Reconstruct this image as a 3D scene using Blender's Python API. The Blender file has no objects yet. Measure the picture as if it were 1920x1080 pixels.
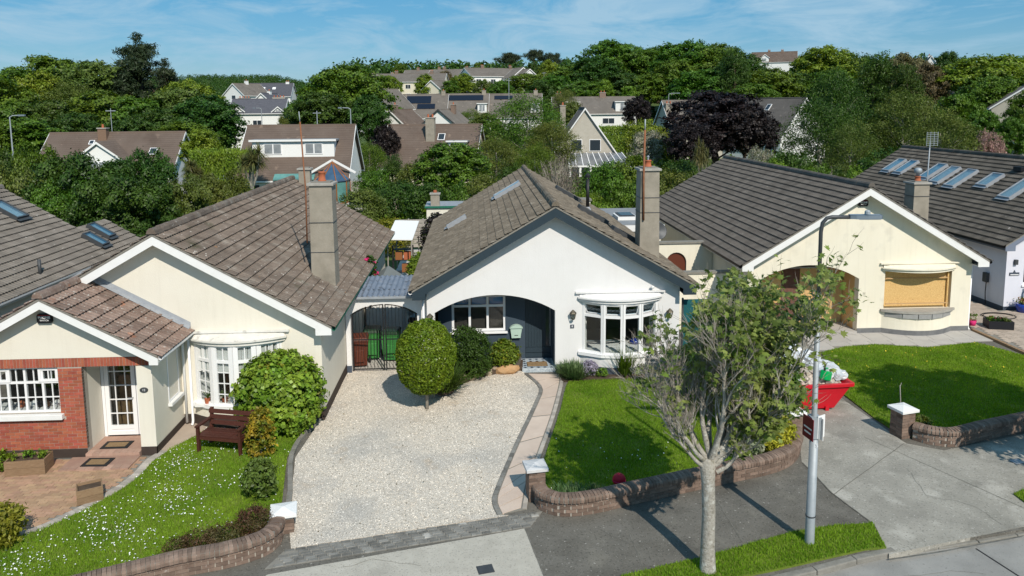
import bpy, bmesh, math, random
import numpy as np
from mathutils import Vector, Matrix
from mathutils.geometry import tessellate_polygon
R = math.radians
scene = bpy.context.scene
COL = scene.collection

# ---------------------------------------------------------------- camera
CAM_H, FOC, PX0, PY0 = 8.4, 1400.0, 960.0, 372.83
YAW, PITCH, ROLL = R(2.8667), R(7.06), R(0.45)
_f = Vector((math.sin(YAW) * math.cos(PITCH), math.cos(YAW) * math.cos(PITCH), -math.sin(PITCH)))
_r = Vector((math.cos(YAW), -math.sin(YAW), 0))
_u = _r.cross(_f)
_R = _r * math.cos(ROLL) - _u * math.sin(ROLL)
_U = _u * math.cos(ROLL) + _r * math.sin(ROLL)
cam_data = bpy.data.cameras.new('camera')
cam = bpy.data.objects.new('camera', cam_data)
COL.objects.link(cam)
cam.matrix_world = Matrix(((_R.x, _U.x, -_f.x, 0), (_R.y, _U.y, -_f.y, 0), (_R.z, _U.z, -_f.z, CAM_H), (0, 0, 0, 1)))
cam_data.sensor_width = 36
cam_data.lens = FOC / 1920 * 36
cam_data.shift_y = -(540 - PY0) / 1920
cam_data.clip_end = 6000
scene.camera = cam

# ---------------------------------------------------------------- sky, sun, exposure
SUN_EL = R(42)
SUN_H = Vector((0.32, -0.947, 0)).normalized()          # horizontal direction towards the sun
world = bpy.data.worlds.new('World')
scene.world = world
world.use_nodes = True
nt = world.node_tree
bg = nt.nodes['Background']
sky = nt.nodes.new('ShaderNodeTexSky')
sky.sky_type = 'NISHITA'
sky.sun_disc = False
sky.sun_elevation = SUN_EL
sky.sun_rotation = math.atan2(SUN_H.x, SUN_H.y)
sky.altitude = 0
sky.air_density = 1.0
sky.dust_density = 0.25
sky.ozone_density = 3.0
bg.inputs[1].default_value = 0.12
# thin high cloud streaks
tc = nt.nodes.new('ShaderNodeTexCoord')
mp = nt.nodes.new('ShaderNodeMapping')
mp.inputs['Scale'].default_value = (3.4, 1.2, 13)
mp.inputs['Rotation'].default_value = (0.05, 0.12, 0)
nz = nt.nodes.new('ShaderNodeTexNoise')
nz.inputs['Scale'].default_value = 2.2
nz.inputs['Detail'].default_value = 7
nz.inputs['Roughness'].default_value = 0.62
nz.inputs['Distortion'].default_value = 0.6
cr = nt.nodes.new('ShaderNodeMapRange')
cr.inputs[1].default_value = 0.42
cr.inputs[2].default_value = 0.64
cr.inputs[3].default_value = 0.0
cr.inputs[4].default_value = 0.8
mx = nt.nodes.new('ShaderNodeMix')
mx.data_type = 'RGBA'
mx.inputs[7].default_value = (3.6, 5.4, 6.8, 1)
nt.links.new(tc.outputs['Generated'], mp.inputs[0])
nt.links.new(mp.outputs[0], nz.inputs[0])
nt.links.new(nz.outputs[0], cr.inputs[0])
nt.links.new(cr.outputs[0], mx.inputs[0])
hs = nt.nodes.new('ShaderNodeHueSaturation')
hs.inputs['Hue'].default_value = 0.493
hs.inputs['Saturation'].default_value = 1.5
hs.inputs['Value'].default_value = 0.75
nt.links.new(sky.outputs[0], hs.inputs['Color'])
ev = nt.nodes.new('ShaderNodeMix')          # flat blue mixed in to even out the sky colour
ev.data_type = 'RGBA'
ev.inputs[0].default_value = 0.55
ev.inputs[7].default_value = (1.25, 3.75, 6.3, 1)
nt.links.new(hs.outputs[0], ev.inputs[6])
nt.links.new(ev.outputs[2], mx.inputs[6])
nt.links.new(mx.outputs[2], bg.inputs[0])
sun_data = bpy.data.lights.new('sun', 'SUN')
sun_data.energy = 5.0
sun_data.angle = R(0.53)
sun_data.color = (1.0, 0.92, 0.81)
sun = bpy.data.objects.new('sun', sun_data)
COL.objects.link(sun)
sun.rotation_euler = (SUN_H * math.cos(SUN_EL) + Vector((0, 0, math.sin(SUN_EL)))).to_track_quat('Z', 'Y').to_euler()
scene.view_settings.view_transform = 'Standard'
scene.view_settings.look = 'None'
scene.view_settings.exposure = -0.14
scene.view_settings.gamma = 1.0
scene.view_settings.use_curve_mapping = False
scene.cycles.max_bounces = 8
scene.cycles.transparent_max_bounces = 16
scene.cycles.use_denoising = True

# ---------------------------------------------------------------- helpers
def G(px, py, z=0.0):
    """ground point seen at a photograph pixel, used to survey the site plan"""
    d = _f + _R * ((px - PX0) / FOC) + _U * ((PY0 - py) / FOC)
    t = (z - CAM_H) / d.z
    return Vector((d.x * t, d.y * t, z))
def GP(pts, z=0.0):
    return [tuple(G(*p, z)[:2]) for p in pts]
def ray_at(px, D, py=300.0):
    """world x at depth D (metres along +Y) for a pixel column"""
    d = _f + _R * ((px - PX0) / FOC) + _U * ((PY0 - py) / FOC)
    t = D / d.y
    return d.x * t, CAM_H + d.z * t

class MB:
    def __init__(s):
        s.v = []; s.f = []
    def add(s, vs, fs):
        n = len(s.v)
        s.v.extend([tuple(v) for v in vs])
        s.f.extend([tuple(i + n for i in f) for f in fs])
        return s
    def box(s, x0, y0, z0, x1, y1, z1):
        x0, x1 = min(x0, x1), max(x0, x1); y0, y1 = min(y0, y1), max(y0, y1); z0, z1 = min(z0, z1), max(z0, z1)
        return s.add([(x0, y0, z0), (x1, y0, z0), (x1, y1, z0), (x0, y1, z0), (x0, y0, z1), (x1, y0, z1), (x1, y1, z1), (x0, y1, z1)],
                     [(0, 3, 2, 1), (4, 5, 6, 7), (0, 1, 5, 4), (1, 2, 6, 5), (2, 3, 7, 6), (3, 0, 4, 7)])
    def boxm(s, m, sx, sy, sz):
        """box of full size sx,sy,sz, centred, under matrix m"""
        vs = [m @ Vector((x * sx / 2, y * sy / 2, z * sz / 2)) for z in (-1, 1) for x, y in ((-1, -1), (1, -1), (1, 1), (-1, 1))]
        return s.add(vs, [(0, 3, 2, 1), (4, 5, 6, 7), (0, 1, 5, 4), (1, 2, 6, 5), (2, 3, 7, 6), (3, 0, 4, 7)])
    def bar(s, a, b, w, h, up=(0, 0, 1)):
        """rectangular bar from a to b; w across, h along up"""
        a, b = Vector(a), Vector(b); d = (b - a); L = d.length; d.normalize()
        sd = d.cross(Vector(up))
        if sd.length < 1e-4: sd = d.cross(Vector((1, 0, 0)))
        sd.normalize(); u = sd.cross(d)
        m = Matrix(((sd.x, d.x, u.x, 0), (sd.y, d.y, u.y, 0), (sd.z, d.z, u.z, 0), (0, 0, 0, 1)))
        m.translation = (a + b) / 2
        return s.boxm(m, w, L, h)
    def prism(s, outer, holes, fn, t0, t1):
        """polygon (2d loops) extruded from t0 to t1; fn(u, v, t) -> point"""
        loops = [list(outer)] + [list(h) for h in holes]
        tris = tessellate_polygon([[Vector((p[0], p[1], 0)) for p in l] for l in loops])
        flat = [p for l in loops for p in l]; n = len(flat)
        vs = [fn(p[0], p[1], t0) for p in flat] + [fn(p[0], p[1], t1) for p in flat]
        fs = []
        for a, b, c in tris:
            pa, pb, pc = flat[a], flat[b], flat[c]
            ar = (pb[0] - pa[0]) * (pc[1] - pa[1]) - (pb[1] - pa[1]) * (pc[0] - pa[0])
            if ar < 0: b, c = c, b
            fs.append((a, b, c)); fs.append((a + n, c + n, b + n))
        k = 0
        for l in loops:
            m = len(l)
            for i in range(m):
                a, b = k + i, k + (i + 1) % m
                fs.append((a, b, b + n, a + n))
            k += m
        return s.add(vs, fs)
    def tube(s, pts, rad, n=8, cap=True):
        pts = [Vector(p) for p in pts]
        if not hasattr(rad, '__len__'): rad = [rad] * len(pts)
        k0 = len(s.v); ref = None
        for i, p in enumerate(pts):
            d = (pts[min(i + 1, len(pts) - 1)] - pts[max(i - 1, 0)])
            if d.length < 1e-9: d = Vector((0, 0, 1))
            d.normalize()
            if ref is None:
                ref = d.cross(Vector((0.3, 0.2, 1) if abs(d.z) < 0.9 else (1, 0.1, 0)))
            ref = (ref - d * ref.dot(d))
            if ref.length < 1e-6: ref = d.orthogonal()
            ref.normalize(); bn = d.cross(ref)
            for j in range(n):
                a = 2 * math.pi * j / n
                s.v.append(tuple(p + (ref * math.cos(a) + bn * math.sin(a)) * rad[i]))
        for i in range(len(pts) - 1):
            for j in range(n):
                a, b = k0 + i * n + j, k0 + i * n + (j + 1) % n
                s.f.append((a, b, b + n, a + n))
        if cap:
            s.f.append(tuple(k0 + j for j in range(n))[::-1])
            e = k0 + (len(pts) - 1) * n
            s.f.append(tuple(e + j for j in range(n)))
        return s
    def lathe(s, prof, c=(0, 0, 0), n=16, sx=1.0, sy=1.0):
        k0 = len(s.v)
        for r, z in prof:
            for j in range(n):
                a = 2 * math.pi * j / n
                s.v.append((c[0] + r * sx * math.cos(a), c[1] + r * sy * math.sin(a), c[2] + z))
        for i in range(len(prof) - 1):
            for j in range(n):
                a, b = k0 + i * n + j, k0 + i * n + (j + 1) % n
                s.f.append((a, b, b + n, a + n))
        if prof[0][0] > 1e-6: s.f.append(tuple(k0 + j for j in range(n))[::-1])
        if prof[-1][0] > 1e-6: s.f.append(tuple(k0 + (len(prof) - 1) * n + j for j in range(n)))
        return s
    def xform(s, m):
        s.v = [tuple(m @ Vector(v)) for v in s.v]
        return s
    def mesh(s, name, mat, smooth=False):
        me = bpy.data.meshes.new(name)
        me.from_pydata(s.v, [], s.f)
        if mat: me.materials.append(mat)
        if smooth:
            me.polygons.foreach_set('use_smooth', [True] * len(me.polygons))
        me.update()
        return me
    def build(s, name, mat, parent=None, smooth=False, bevel=0.0):
        o = bpy.data.objects.new(name, s.mesh(name, mat, smooth))
        COL.objects.link(o)
        if parent: o.parent = parent
        if bevel:
            b = o.modifiers.new('bevel', 'BEVEL'); b.width = bevel; b.segments = 2; b.limit_method = 'ANGLE'
        return o
def B(*a):
    return MB().box(*a)
XZ = lambda u, v, t: (u, t, v)          # polygon in the x-z plane, extruded along y
XY = lambda u, v, t: (u, v, t)          # polygon in plan, extruded in z (t0 = top, t1 = bottom flips are harmless)
YZ = lambda u, v, t: (t, u, v)

def tag(o, label=None, cat=None, group=None, kind=None):
    if label: o['label'] = label
    if cat: o['category'] = cat
    if group: o['group'] = group
    if kind: o['kind'] = kind
    return o
def thing(name, label, cat, loc=(0, 0, 0), rz=0.0, group=None):
    o = bpy.data.objects.new(name, None)
    o.empty_display_size = 0.3
    COL.objects.link(o)
    o.location = loc; o.rotation_euler = (0, 0, rz)
    return tag(o, label, cat, group)
def struct(name, mb, mat, parent=None):
    o = mb.build(name, mat, parent)
    if parent is None: o['kind'] = 'structure'
    return o
def inst(name, mesh, parent, m=None, mat=None):
    o = bpy.data.objects.new(name, mesh)
    COL.objects.link(o)
    if parent: o.parent = parent
    if m is not None: o.matrix_basis = m
    if mat is not None:
        o.material_slots[0].link = 'OBJECT'; o.material_slots[0].material = mat
    return o
def M4(x, y, z, loc):
    return Matrix(((x[0], y[0], z[0], loc[0]), (x[1], y[1], z[1], loc[1]), (x[2], y[2], z[2], loc[2]), (0, 0, 0, 1)))
def np_mesh(name, V, F, mat, k):
    """fast mesh from numpy: V (n,3), F (m,k)"""
    me = bpy.data.meshes.new(name)
    me.vertices.add(len(V)); me.vertices.foreach_set('co', np.asarray(V, np.float32).ravel())
    m = len(F)
    me.loops.add(m * k); me.loops.foreach_set('vertex_index', np.asarray(F, np.int32).ravel())
    me.polygons.add(m)
    me.polygons.foreach_set('loop_start', np.arange(0, m * k, k, dtype=np.int32))
    me.polygons.foreach_set('loop_total', np.full(m, k, np.int32))
    if mat: me.materials.append(mat)
    me.update(calc_edges=True)
    return me
def in_poly(P, poly):
    x, y = P[:, 0], P[:, 1]; ins = np.zeros(len(P), bool); n = len(poly)
    for i in range(n):
        x0, y0 = poly[i]; x1, y1 = poly[(i + 1) % n]
        c = ((y0 > y) != (y1 > y)) & (x < (x1 - x0) * (y - y0) / ((y1 - y0) or 1e-12) + x0)
        ins ^= c
    return ins
def scatter(poly, n, rng):
    a = np.array(poly); lo, hi = a.min(0), a.max(0)
    P = rng.random((n, 2)) * (hi - lo) + lo
    return P[in_poly(P, poly)]
def smooth_path(pts, n=8):
    """Catmull-Rom through 2d/3d points"""
    P = [Vector(p) for p in pts]; out = []
    for i in range(len(P) - 1):
        p0, p1, p2, p3 = P[max(i - 1, 0)], P[i], P[i + 1], P[min(i + 2, len(P) - 1)]
        for j in range(n):
            t = j / n
            out.append(0.5 * ((2 * p1) + (p2 - p0) * t + (2 * p0 - 5 * p1 + 4 * p2 - p3) * t * t + (3 * p1 - p0 - 3 * p2 + p3) * t ** 3))
    out.append(P[-1])
    return out
def along(path, step, start=0.0):
    """points and headings every step metres along a 2d polyline"""
    res = []; acc = 0.0; nxt = start
    for a, b in zip(path[:-1], path[1:]):
        d = Vector(b) - Vector(a); L = d.length
        while L > 1e-9 and nxt <= acc + L:
            p = Vector(a) + d * ((nxt - acc) / L)
            res.append((p, math.atan2(d.y, d.x))); nxt += step
        acc += L
    return res
def offset_path(path, d):
    out = []
    for i in range(len(path)):
        t = (Vector(path[min(i + 1, len(path) - 1)]) - Vector(path[max(i - 1, 0)])).normalized()
        out.append(Vector((path[i][0] - t.y * d, path[i][1] + t.x * d)))
    return out
# ---------------------------------------------------------------- materials
MATS = {}
def M(name, c1, c2=None, scale=6.0, rough=0.85, bump=0.0, bscale=80.0, rnd=0.0, spec=0.25, metal=0.0, spots=None, detail=5.0, stretch=None, huer=0.0, streak=None):
    m = bpy.data.materials.new(name); m.use_nodes = True
    t = m.node_tree; N = t.nodes; L = t.links
    b = N['Principled BSDF']
    b.inputs['Roughness'].default_value = rough
    b.inputs['Metallic'].default_value = metal
    b.inputs['Specular IOR Level'].default_value = spec
    geo = N.new('ShaderNodeNewGeometry')
    pos = geo.outputs['Position']
    if stretch:
        mpn = N.new('ShaderNodeMapping'); mpn.inputs['Scale'].default_value = stretch
        L.new(pos, mpn.inputs[0]); pos = mpn.outputs[0]
    col = None
    if c2 is not None:
        n = N.new('ShaderNodeTexNoise'); n.inputs['Scale'].default_value = scale; n.inputs['Detail'].default_value = detail
        n.inputs['Roughness'].default_value = 0.65
        L.new(pos, n.inputs['Vector'])
        r = N.new('ShaderNodeMapRange'); r.inputs[1].default_value = 0.3; r.inputs[2].default_value = 0.7
        L.new(n.outputs[0], r.inputs[0])
        x = N.new('ShaderNodeMix'); x.data_type = 'RGBA'
        x.inputs[6].default_value = (*c1, 1); x.inputs[7].default_value = (*c2, 1)
        L.new(r.outputs[0], x.inputs[0]); col = x.outputs[2]
    else:
        rgb = N.new('ShaderNodeRGB'); rgb.outputs[0].default_value = (*c1, 1); col = rgb.outputs[0]
    for sp in (spots or []):            # (colour, scale, threshold, softness, amount)
        n = N.new('ShaderNodeTexNoise'); n.inputs['Scale'].default_value = sp[1]; n.inputs['Detail'].default_value = 4
        L.new(geo.outputs['Position'], n.inputs['Vector'])
        r = N.new('ShaderNodeMapRange'); r.inputs[1].default_value = sp[2]; r.inputs[2].default_value = sp[2] + sp[3]; r.inputs[4].default_value = sp[4]
        L.new(n.outputs[0], r.inputs[0])
        x = N.new('ShaderNodeMix'); x.data_type = 'RGBA'; x.inputs[7].default_value = (*sp[0], 1)
        L.new(r.outputs[0], x.inputs[0]); L.new(col, x.inputs[6]); col = x.outputs[2]
    if streak:                          # (colour, amount): rain streaks running down the wall
        mq = N.new('ShaderNodeMapping'); mq.inputs['Scale'].default_value = (5, 5, 0.35); L.new(geo.outputs['Position'], mq.inputs[0])
        n = N.new('ShaderNodeTexNoise'); n.inputs['Scale'].default_value = 1.6; n.inputs['Detail'].default_value = 6; L.new(mq.outputs[0], n.inputs['Vector'])
        r = N.new('ShaderNodeMapRange'); r.inputs[1].default_value = 0.52; r.inputs[2].default_value = 0.75; r.inputs[4].default_value = streak[1]; L.new(n.outputs[0], r.inputs[0])
        x = N.new('ShaderNodeMix'); x.data_type = 'RGBA'; x.inputs[7].default_value = (*streak[0], 1)
        L.new(r.outputs[0], x.inputs[0]); L.new(col, x.inputs[6]); col = x.outputs[2]
    if rnd or huer:
        oi = N.new('ShaderNodeObjectInfo')
        ad = N.new('ShaderNodeMath'); ad.operation = 'ADD'
        L.new(oi.outputs['Random'], ad.inputs[0]); L.new(geo.outputs['Random Per Island'], ad.inputs[1])
        fr = N.new('ShaderNodeMath'); fr.operation = 'FRACT'; L.new(ad.outputs[0], fr.inputs[0])
        mr = N.new('ShaderNodeMapRange'); mr.inputs[3].default_value = 1 - rnd; mr.inputs[4].default_value = 1 + rnd
        L.new(fr.outputs[0], mr.inputs[0])
        h = N.new('ShaderNodeHueSaturation')
        L.new(col, h.inputs['Color']); L.new(mr.outputs[0], h.inputs['Value'])
        if huer:
            m7 = N.new('ShaderNodeMath'); m7.operation = 'MULTIPLY'; m7.inputs[1].default_value = 7.31
            f7 = N.new('ShaderNodeMath'); f7.operation = 'FRACT'
            L.new(fr.outputs[0], m7.inputs[0]); L.new(m7.outputs[0], f7.inputs[0])
            mh = N.new('ShaderNodeMapRange'); mh.inputs[3].default_value = 0.5 - huer; mh.inputs[4].default_value = 0.5 + huer
            L.new(f7.outputs[0], mh.inputs[0]); L.new(mh.outputs[0], h.inputs['Hue'])
        col = h.outputs[0]
    L.new(col, b.inputs['Base Color'])
    if bump:
        n = N.new('ShaderNodeTexNoise'); n.inputs['Scale'].default_value = bscale; n.inputs['Detail'].default_value = 4
        L.new(geo.outputs['Position'], n.inputs['Vector'])
        bp = N.new('ShaderNodeBump'); bp.inputs['Strength'].default_value = bump; bp.inputs['Distance'].default_value = 0.02
        L.new(n.outputs[0], bp.inputs['Height']); L.new(bp.outputs[0], b.inputs['Normal'])
    MATS[name] = m
    return m
def leafM(name, c1, c2, trans=0.2, rnd=0.4, hue=0.022, scale=0.6, rough=0.5):
    """leaf: diffuse + gloss + light let through; colour varies by clump (noise), leaf and plant"""
    m = bpy.data.materials.new(name); m.use_nodes = True
    t = m.node_tree; N = t.nodes; L = t.links
    b = N['Principled BSDF']; b.inputs['Roughness'].default_value = rough; b.inputs['Specular IOR Level'].default_value = 0.3
    geo = N.new('ShaderNodeNewGeometry'); oi = N.new('ShaderNodeObjectInfo')
    n = N.new('ShaderNodeTexNoise'); n.inputs['Scale'].default_value = scale; n.inputs['Detail'].default_value = 3
    L.new(geo.outputs['Position'], n.inputs['Vector'])
    r = N.new('ShaderNodeMapRange'); r.inputs[1].default_value = 0.35; r.inputs[2].default_value = 0.65
    L.new(n.outputs[0], r.inputs[0])
    x = N.new('ShaderNodeMix'); x.data_type = 'RGBA'; x.inputs[6].default_value = (*c1, 1); x.inputs[7].default_value = (*c2, 1)
    L.new(r.outputs[0], x.inputs[0])
    mr = N.new('ShaderNodeMapRange'); mr.inputs[3].default_value = 1 - rnd; mr.inputs[4].default_value = 1 + rnd
    L.new(geo.outputs['Random Per Island'], mr.inputs[0])
    mo = N.new('ShaderNodeMapRange'); mo.inputs[3].default_value = 0.5 - hue; mo.inputs[4].default_value = 0.5 + hue
    L.new(oi.outputs['Random'], mo.inputs[0])
    h = N.new('ShaderNodeHueSaturation'); L.new(x.outputs[2], h.inputs['Color']); L.new(mr.outputs[0], h.inputs['Value']); L.new(mo.outputs[0], h.inputs['Hue'])
    L.new(h.outputs[0], b.inputs['Base Color'])
    tr = N.new('ShaderNodeBsdfTranslucent')
    h2 = N.new('ShaderNodeHueSaturation'); h2.inputs['Saturation'].default_value = 1.15; h2.inputs['Value'].default_value = 1.5
    L.new(h.outputs[0], h2.inputs['Color']); L.new(h2.outputs[0], tr.inputs[0])
    ms = N.new('ShaderNodeMixShader'); ms.inputs[0].default_value = trans
    L.new(b.outputs[0], ms.inputs[1]); L.new(tr.outputs[0], ms.inputs[2])
    L.new(ms.outputs[0], N['Material Output'].inputs[0])
    MATS[name] = m
    return m
def glassM(name, tint=(0.75, 0.8, 0.8), refl=1.0):
    m = bpy.data.materials.new(name); m.use_nodes = True
    t = m.node_tree; N = t.nodes; L = t.links
    N.remove(N['Principled BSDF'])
    tr = N.new('ShaderNodeBsdfTransparent'); tr.inputs[0].default_value = (*tint, 1)
    gl = N.new('ShaderNodeBsdfGlossy'); gl.inputs['Roughness'].default_value = 0.02
    fr = N.new('ShaderNodeFresnel'); fr.inputs[0].default_value = 1.52
    ml = N.new('ShaderNodeMath'); ml.operation = 'MULTIPLY'; ml.inputs[1].default_value = 1.7 * refl; ml.use_clamp = True
    L.new(fr.outputs[0], ml.inputs[0])
    ge = N.new('ShaderNodeNewGeometry'); fb = N.new('ShaderNodeMath'); fb.operation = 'SUBTRACT'; fb.use_clamp = True     # one reflection per pane
    L.new(ml.outputs[0], fb.inputs[0]); L.new(ge.outputs['Backfacing'], fb.inputs[1])
    ms = N.new('ShaderNodeMixShader')
    L.new(fb.outputs[0], ms.inputs[0]); L.new(tr.outputs[0], ms.inputs[1]); L.new(gl.outputs[0], ms.inputs[2])
    L.new(ms.outputs[0], N['Material Output'].inputs[0])
    MATS[name] = m
    return m

glass = glassM('glass', (0.9, 0.92, 0.92))
sky_glass = glassM('skylight_glass', (0.72, 0.82, 0.86), 1.6)
white_render = M('white_render', (0.715, 0.712, 0.705), (0.685, 0.68, 0.67), 1.2, 0.9, 0.25, 45, spots=[((0.62, 0.62, 0.6), 1.1, 0.62, 0.2, 0.3)], streak=((0.5, 0.49, 0.46), 0.1))
cream_render = M('cream_render', (0.735, 0.7, 0.605), (0.705, 0.665, 0.57), 1.5, 0.9, 0.25, 45, spots=[((0.55, 0.51, 0.42), 1.4, 0.62, 0.2, 0.3)], streak=((0.46, 0.42, 0.34), 0.12))
cream_weathered = M('cream_weathered', (0.78, 0.735, 0.61), (0.74, 0.69, 0.56), 1.2, 0.9, 0.25, 45, spots=[((0.44, 0.42, 0.36), 1.7, 0.58, 0.22, 0.4)], streak=((0.4, 0.38, 0.32), 0.16))
lilac_render = M('lilac_render', (0.66, 0.67, 0.74), (0.62, 0.63, 0.70), 1.2, 0.9, 0.25, 45)
charcoal = M('charcoal_paint', (0.045, 0.065, 0.088), (0.05, 0.072, 0.096), 2.0, 0.6, 0.12, 45)
charcoal_wood = M('charcoal_wood', (0.03, 0.047, 0.06), (0.026, 0.041, 0.053), 3.0, 0.45)
slate_wood = M('slate_blue_wood', (0.17, 0.2, 0.26), None, rough=0.5)
white_pvc = M('white_pvc', (0.8, 0.8, 0.8), None, rough=0.35, spec=0.4)
white_paint = M('white_paint', (0.78, 0.78, 0.77), (0.72, 0.72, 0.70), 3, 0.6)
white_stain = M('stained_white_paint', (0.72, 0.71, 0.67), (0.62, 0.60, 0.54), 3, 0.75, spots=[((0.12, 0.1, 0.08), 5, 0.6, 0.15, 0.55)])
plinth_brown = M('plinth_brown', (0.045, 0.033, 0.028), (0.06, 0.045, 0.038), 3, 0.8)
plinth_grey = M('plinth_grey', (0.11, 0.115, 0.12), (0.2, 0.2, 0.2), 2.2, 0.85)
plinth_blue = M('plinth_blue', (0.06, 0.075, 0.1), (0.075, 0.09, 0.12), 3, 0.8)
lich = (0.42, 0.41, 0.37)
tile_brown = M('tile_brown_grey', (0.131, 0.101, 0.080), (0.204, 0.164, 0.132), 2.6, 0.95, 0.7, 60, rnd=0.2, detail=10, spots=[((0.5, 0.47, 0.42), 11, 0.65, 0.03, 0.75), ((0.3, 0.275, 0.235), 2.1, 0.54, 0.18, 0.55), ((0.07, 0.068, 0.035), 0.9, 0.64, 0.1, 0.75), ((0.42, 0.2, 0.075), 3.5, 0.72, 0.04, 0.7), ((0.08, 0.062, 0.05), 14, 0.58, 0.08, 0.5)])
tile_tan = M('tile_tan_grey', (0.139, 0.115, 0.085), (0.204, 0.171, 0.131), 2.2, 0.95, 0.7, 60, rnd=0.18, detail=10, spots=[((0.33, 0.29, 0.235), 5, 0.58, 0.1, 0.55), ((0.085, 0.072, 0.055), 3.0, 0.6, 0.12, 0.6), ((0.07, 0.058, 0.045), 15, 0.58, 0.08, 0.55)])
tile_dark = M('tile_dark_grey', (0.095, 0.084, 0.073), (0.14, 0.125, 0.11), 1.8, 0.95, 0.7, 60, rnd=0.16, detail=10, spots=[((0.25, 0.23, 0.2), 9, 0.67, 0.05, 0.6), ((0.045, 0.04, 0.035), 13, 0.58, 0.08, 0.5)])
tile_charcoal = M('tile_charcoal', (0.078, 0.07, 0.06), (0.118, 0.106, 0.09), 1.5, 0.95, 0.5, 70, rnd=0.22, spots=[((0.4, 0.38, 0.35), 4, 0.72, 0.03, 0.8)])
tile_rust = M('tile_rust_mottled', (0.165, 0.11, 0.088), (0.25, 0.185, 0.15), 5, 0.95, 0.5, 70, rnd=0.28, spots=[(lich, 18, 0.6, 0.06, 0.6), ((0.33, 0.13, 0.065), 2.4, 0.66, 0.04, 0.55)])
tile_grey2 = M('tile_weathered_grey', (0.149, 0.131, 0.111), (0.208, 0.186, 0.161), 1.6, 0.95, 0.5, 70, rnd=0.14, spots=[((0.5, 0.49, 0.45), 8, 0.67, 0.05, 0.6)])
mortar = M('mortar_grey', (0.26, 0.245, 0.215), (0.2, 0.19, 0.165), 8, 0.95, 0.5, 60)
mortar_pale = M('mortar_pale', (0.42, 0.38, 0.33), (0.36, 0.33, 0.28), 10, 0.95, 0.4, 80)
chimney_render = M('chimney_cement', (0.25, 0.225, 0.18), (0.34, 0.305, 0.25), 2.5, 0.95, 0.4, 40, spots=[((0.15, 0.14, 0.115), 1.5, 0.58, 0.2, 0.6), ((0.45, 0.42, 0.36), 7, 0.7, 0.05, 0.5)])
concrete_cap = M('concrete_cap', (0.3, 0.28, 0.25), (0.4, 0.38, 0.34), 6, 0.95, 0.5, 50)
terracotta = M('terracotta', (0.42, 0.13, 0.06), (0.36, 0.11, 0.055), 6, 0.8)
lead = M('lead_flashing', (0.25, 0.27, 0.3), (0.33, 0.35, 0.37), 4, 0.55, spec=0.5)
brick_red = M('brick_red', (0.32, 0.085, 0.05), (0.4, 0.12, 0.072), 9, 0.9, 0.4, 120, rnd=0.16, huer=0.008)
brick_brown = M('brick_brown', (0.155, 0.105, 0.08), (0.225, 0.165, 0.13), 7, 0.95, 0.5, 90, rnd=0.28, spots=[((0.38, 0.35, 0.32), 14, 0.68, 0.05, 0.6)])
paver_tan = M('paver_tan', (0.42, 0.27, 0.17), (0.36, 0.235, 0.155), 5, 0.95, 0.4, 90, rnd=0.16, huer=0.01, spots=[((0.22, 0.17, 0.13), 0.9, 0.6, 0.2, 0.35)])
paver_pink = M('paver_pink', (0.36, 0.22, 0.17), (0.43, 0.29, 0.22), 5, 0.95, 0.4, 90, rnd=0.22)
paver_pale = M('paver_pale', (0.38, 0.31, 0.25), (0.44, 0.36, 0.29), 3, 0.95, 0.4, 90, rnd=0.12)
sett_grey = M('sett_grey', (0.15, 0.146, 0.132), (0.24, 0.233, 0.212), 3.5, 0.95, 0.6, 70, rnd=0.3, spots=[((0.45, 0.43, 0.39), 2.2, 0.66, 0.06, 0.6), ((0.09, 0.088, 0.08), 16, 0.6, 0.06, 0.5)])
sett_pale = M('sett_pale', (0.36, 0.33, 0.29), (0.44, 0.4, 0.35), 5, 0.95, 0.5, 70, rnd=0.2)
slab_pink = M('slab_pink', (0.5, 0.4, 0.33), (0.57, 0.47, 0.39), 1.6, 0.9, 0.2, 90, rnd=0.06, spots=[((0.36, 0.29, 0.24), 1.7, 0.62, 0.2, 0.4)])
concrete = M('concrete_grey', (0.25, 0.238, 0.204), (0.375, 0.355, 0.308), 1.0, 0.92, 0.5, 70, detail=12, spots=[((0.17, 0.16, 0.138), 0.55, 0.5, 0.18, 0.65), ((0.5, 0.475, 0.42), 1.3, 0.56, 0.12, 0.6), ((0.14, 0.132, 0.115), 22, 0.58, 0.07, 0.6), ((0.55, 0.53, 0.48), 17, 0.63, 0.05, 0.5)])
concrete_pale = M('concrete_pale', (0.39, 0.365, 0.31), (0.5, 0.47, 0.405), 3.0, 0.92, 0.5, 70, detail=10, spots=[((0.29, 0.27, 0.23), 0.8, 0.53, 0.2, 0.55), ((0.24, 0.22, 0.19), 24, 0.57, 0.08, 0.6)])
concrete_dark = M('concrete_dark', (0.115, 0.107, 0.09), (0.175, 0.164, 0.142), 1.6, 0.95, 0.7, 60, detail=12, spots=[((0.075, 0.07, 0.06), 0.7, 0.52, 0.15, 0.6), ((0.22, 0.205, 0.17), 1.1, 0.58, 0.12, 0.55), ((0.05, 0.047, 0.04), 20, 0.57, 0.08, 0.6), ((0.42, 0.4, 0.36), 13, 0.67, 0.02, 0.7), ((0.3, 0.28, 0.24), 30, 0.62, 0.05, 0.5)])
concrete_road = M('concrete_road', (0.24, 0.235, 0.22), (0.33, 0.322, 0.3), 1.1, 0.92, 0.5, 60, detail=10, spots=[((0.17, 0.165, 0.15), 0.7, 0.53, 0.18, 0.55), ((0.12, 0.115, 0.105), 20, 0.63, 0.05, 0.45)])
kerb_mat = M('kerb_concrete', (0.17, 0.162, 0.14), (0.26, 0.248, 0.22), 4, 0.95, 0.6, 50, spots=[((0.09, 0.1, 0.05), 2.5, 0.6, 0.1, 0.5)])
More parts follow.
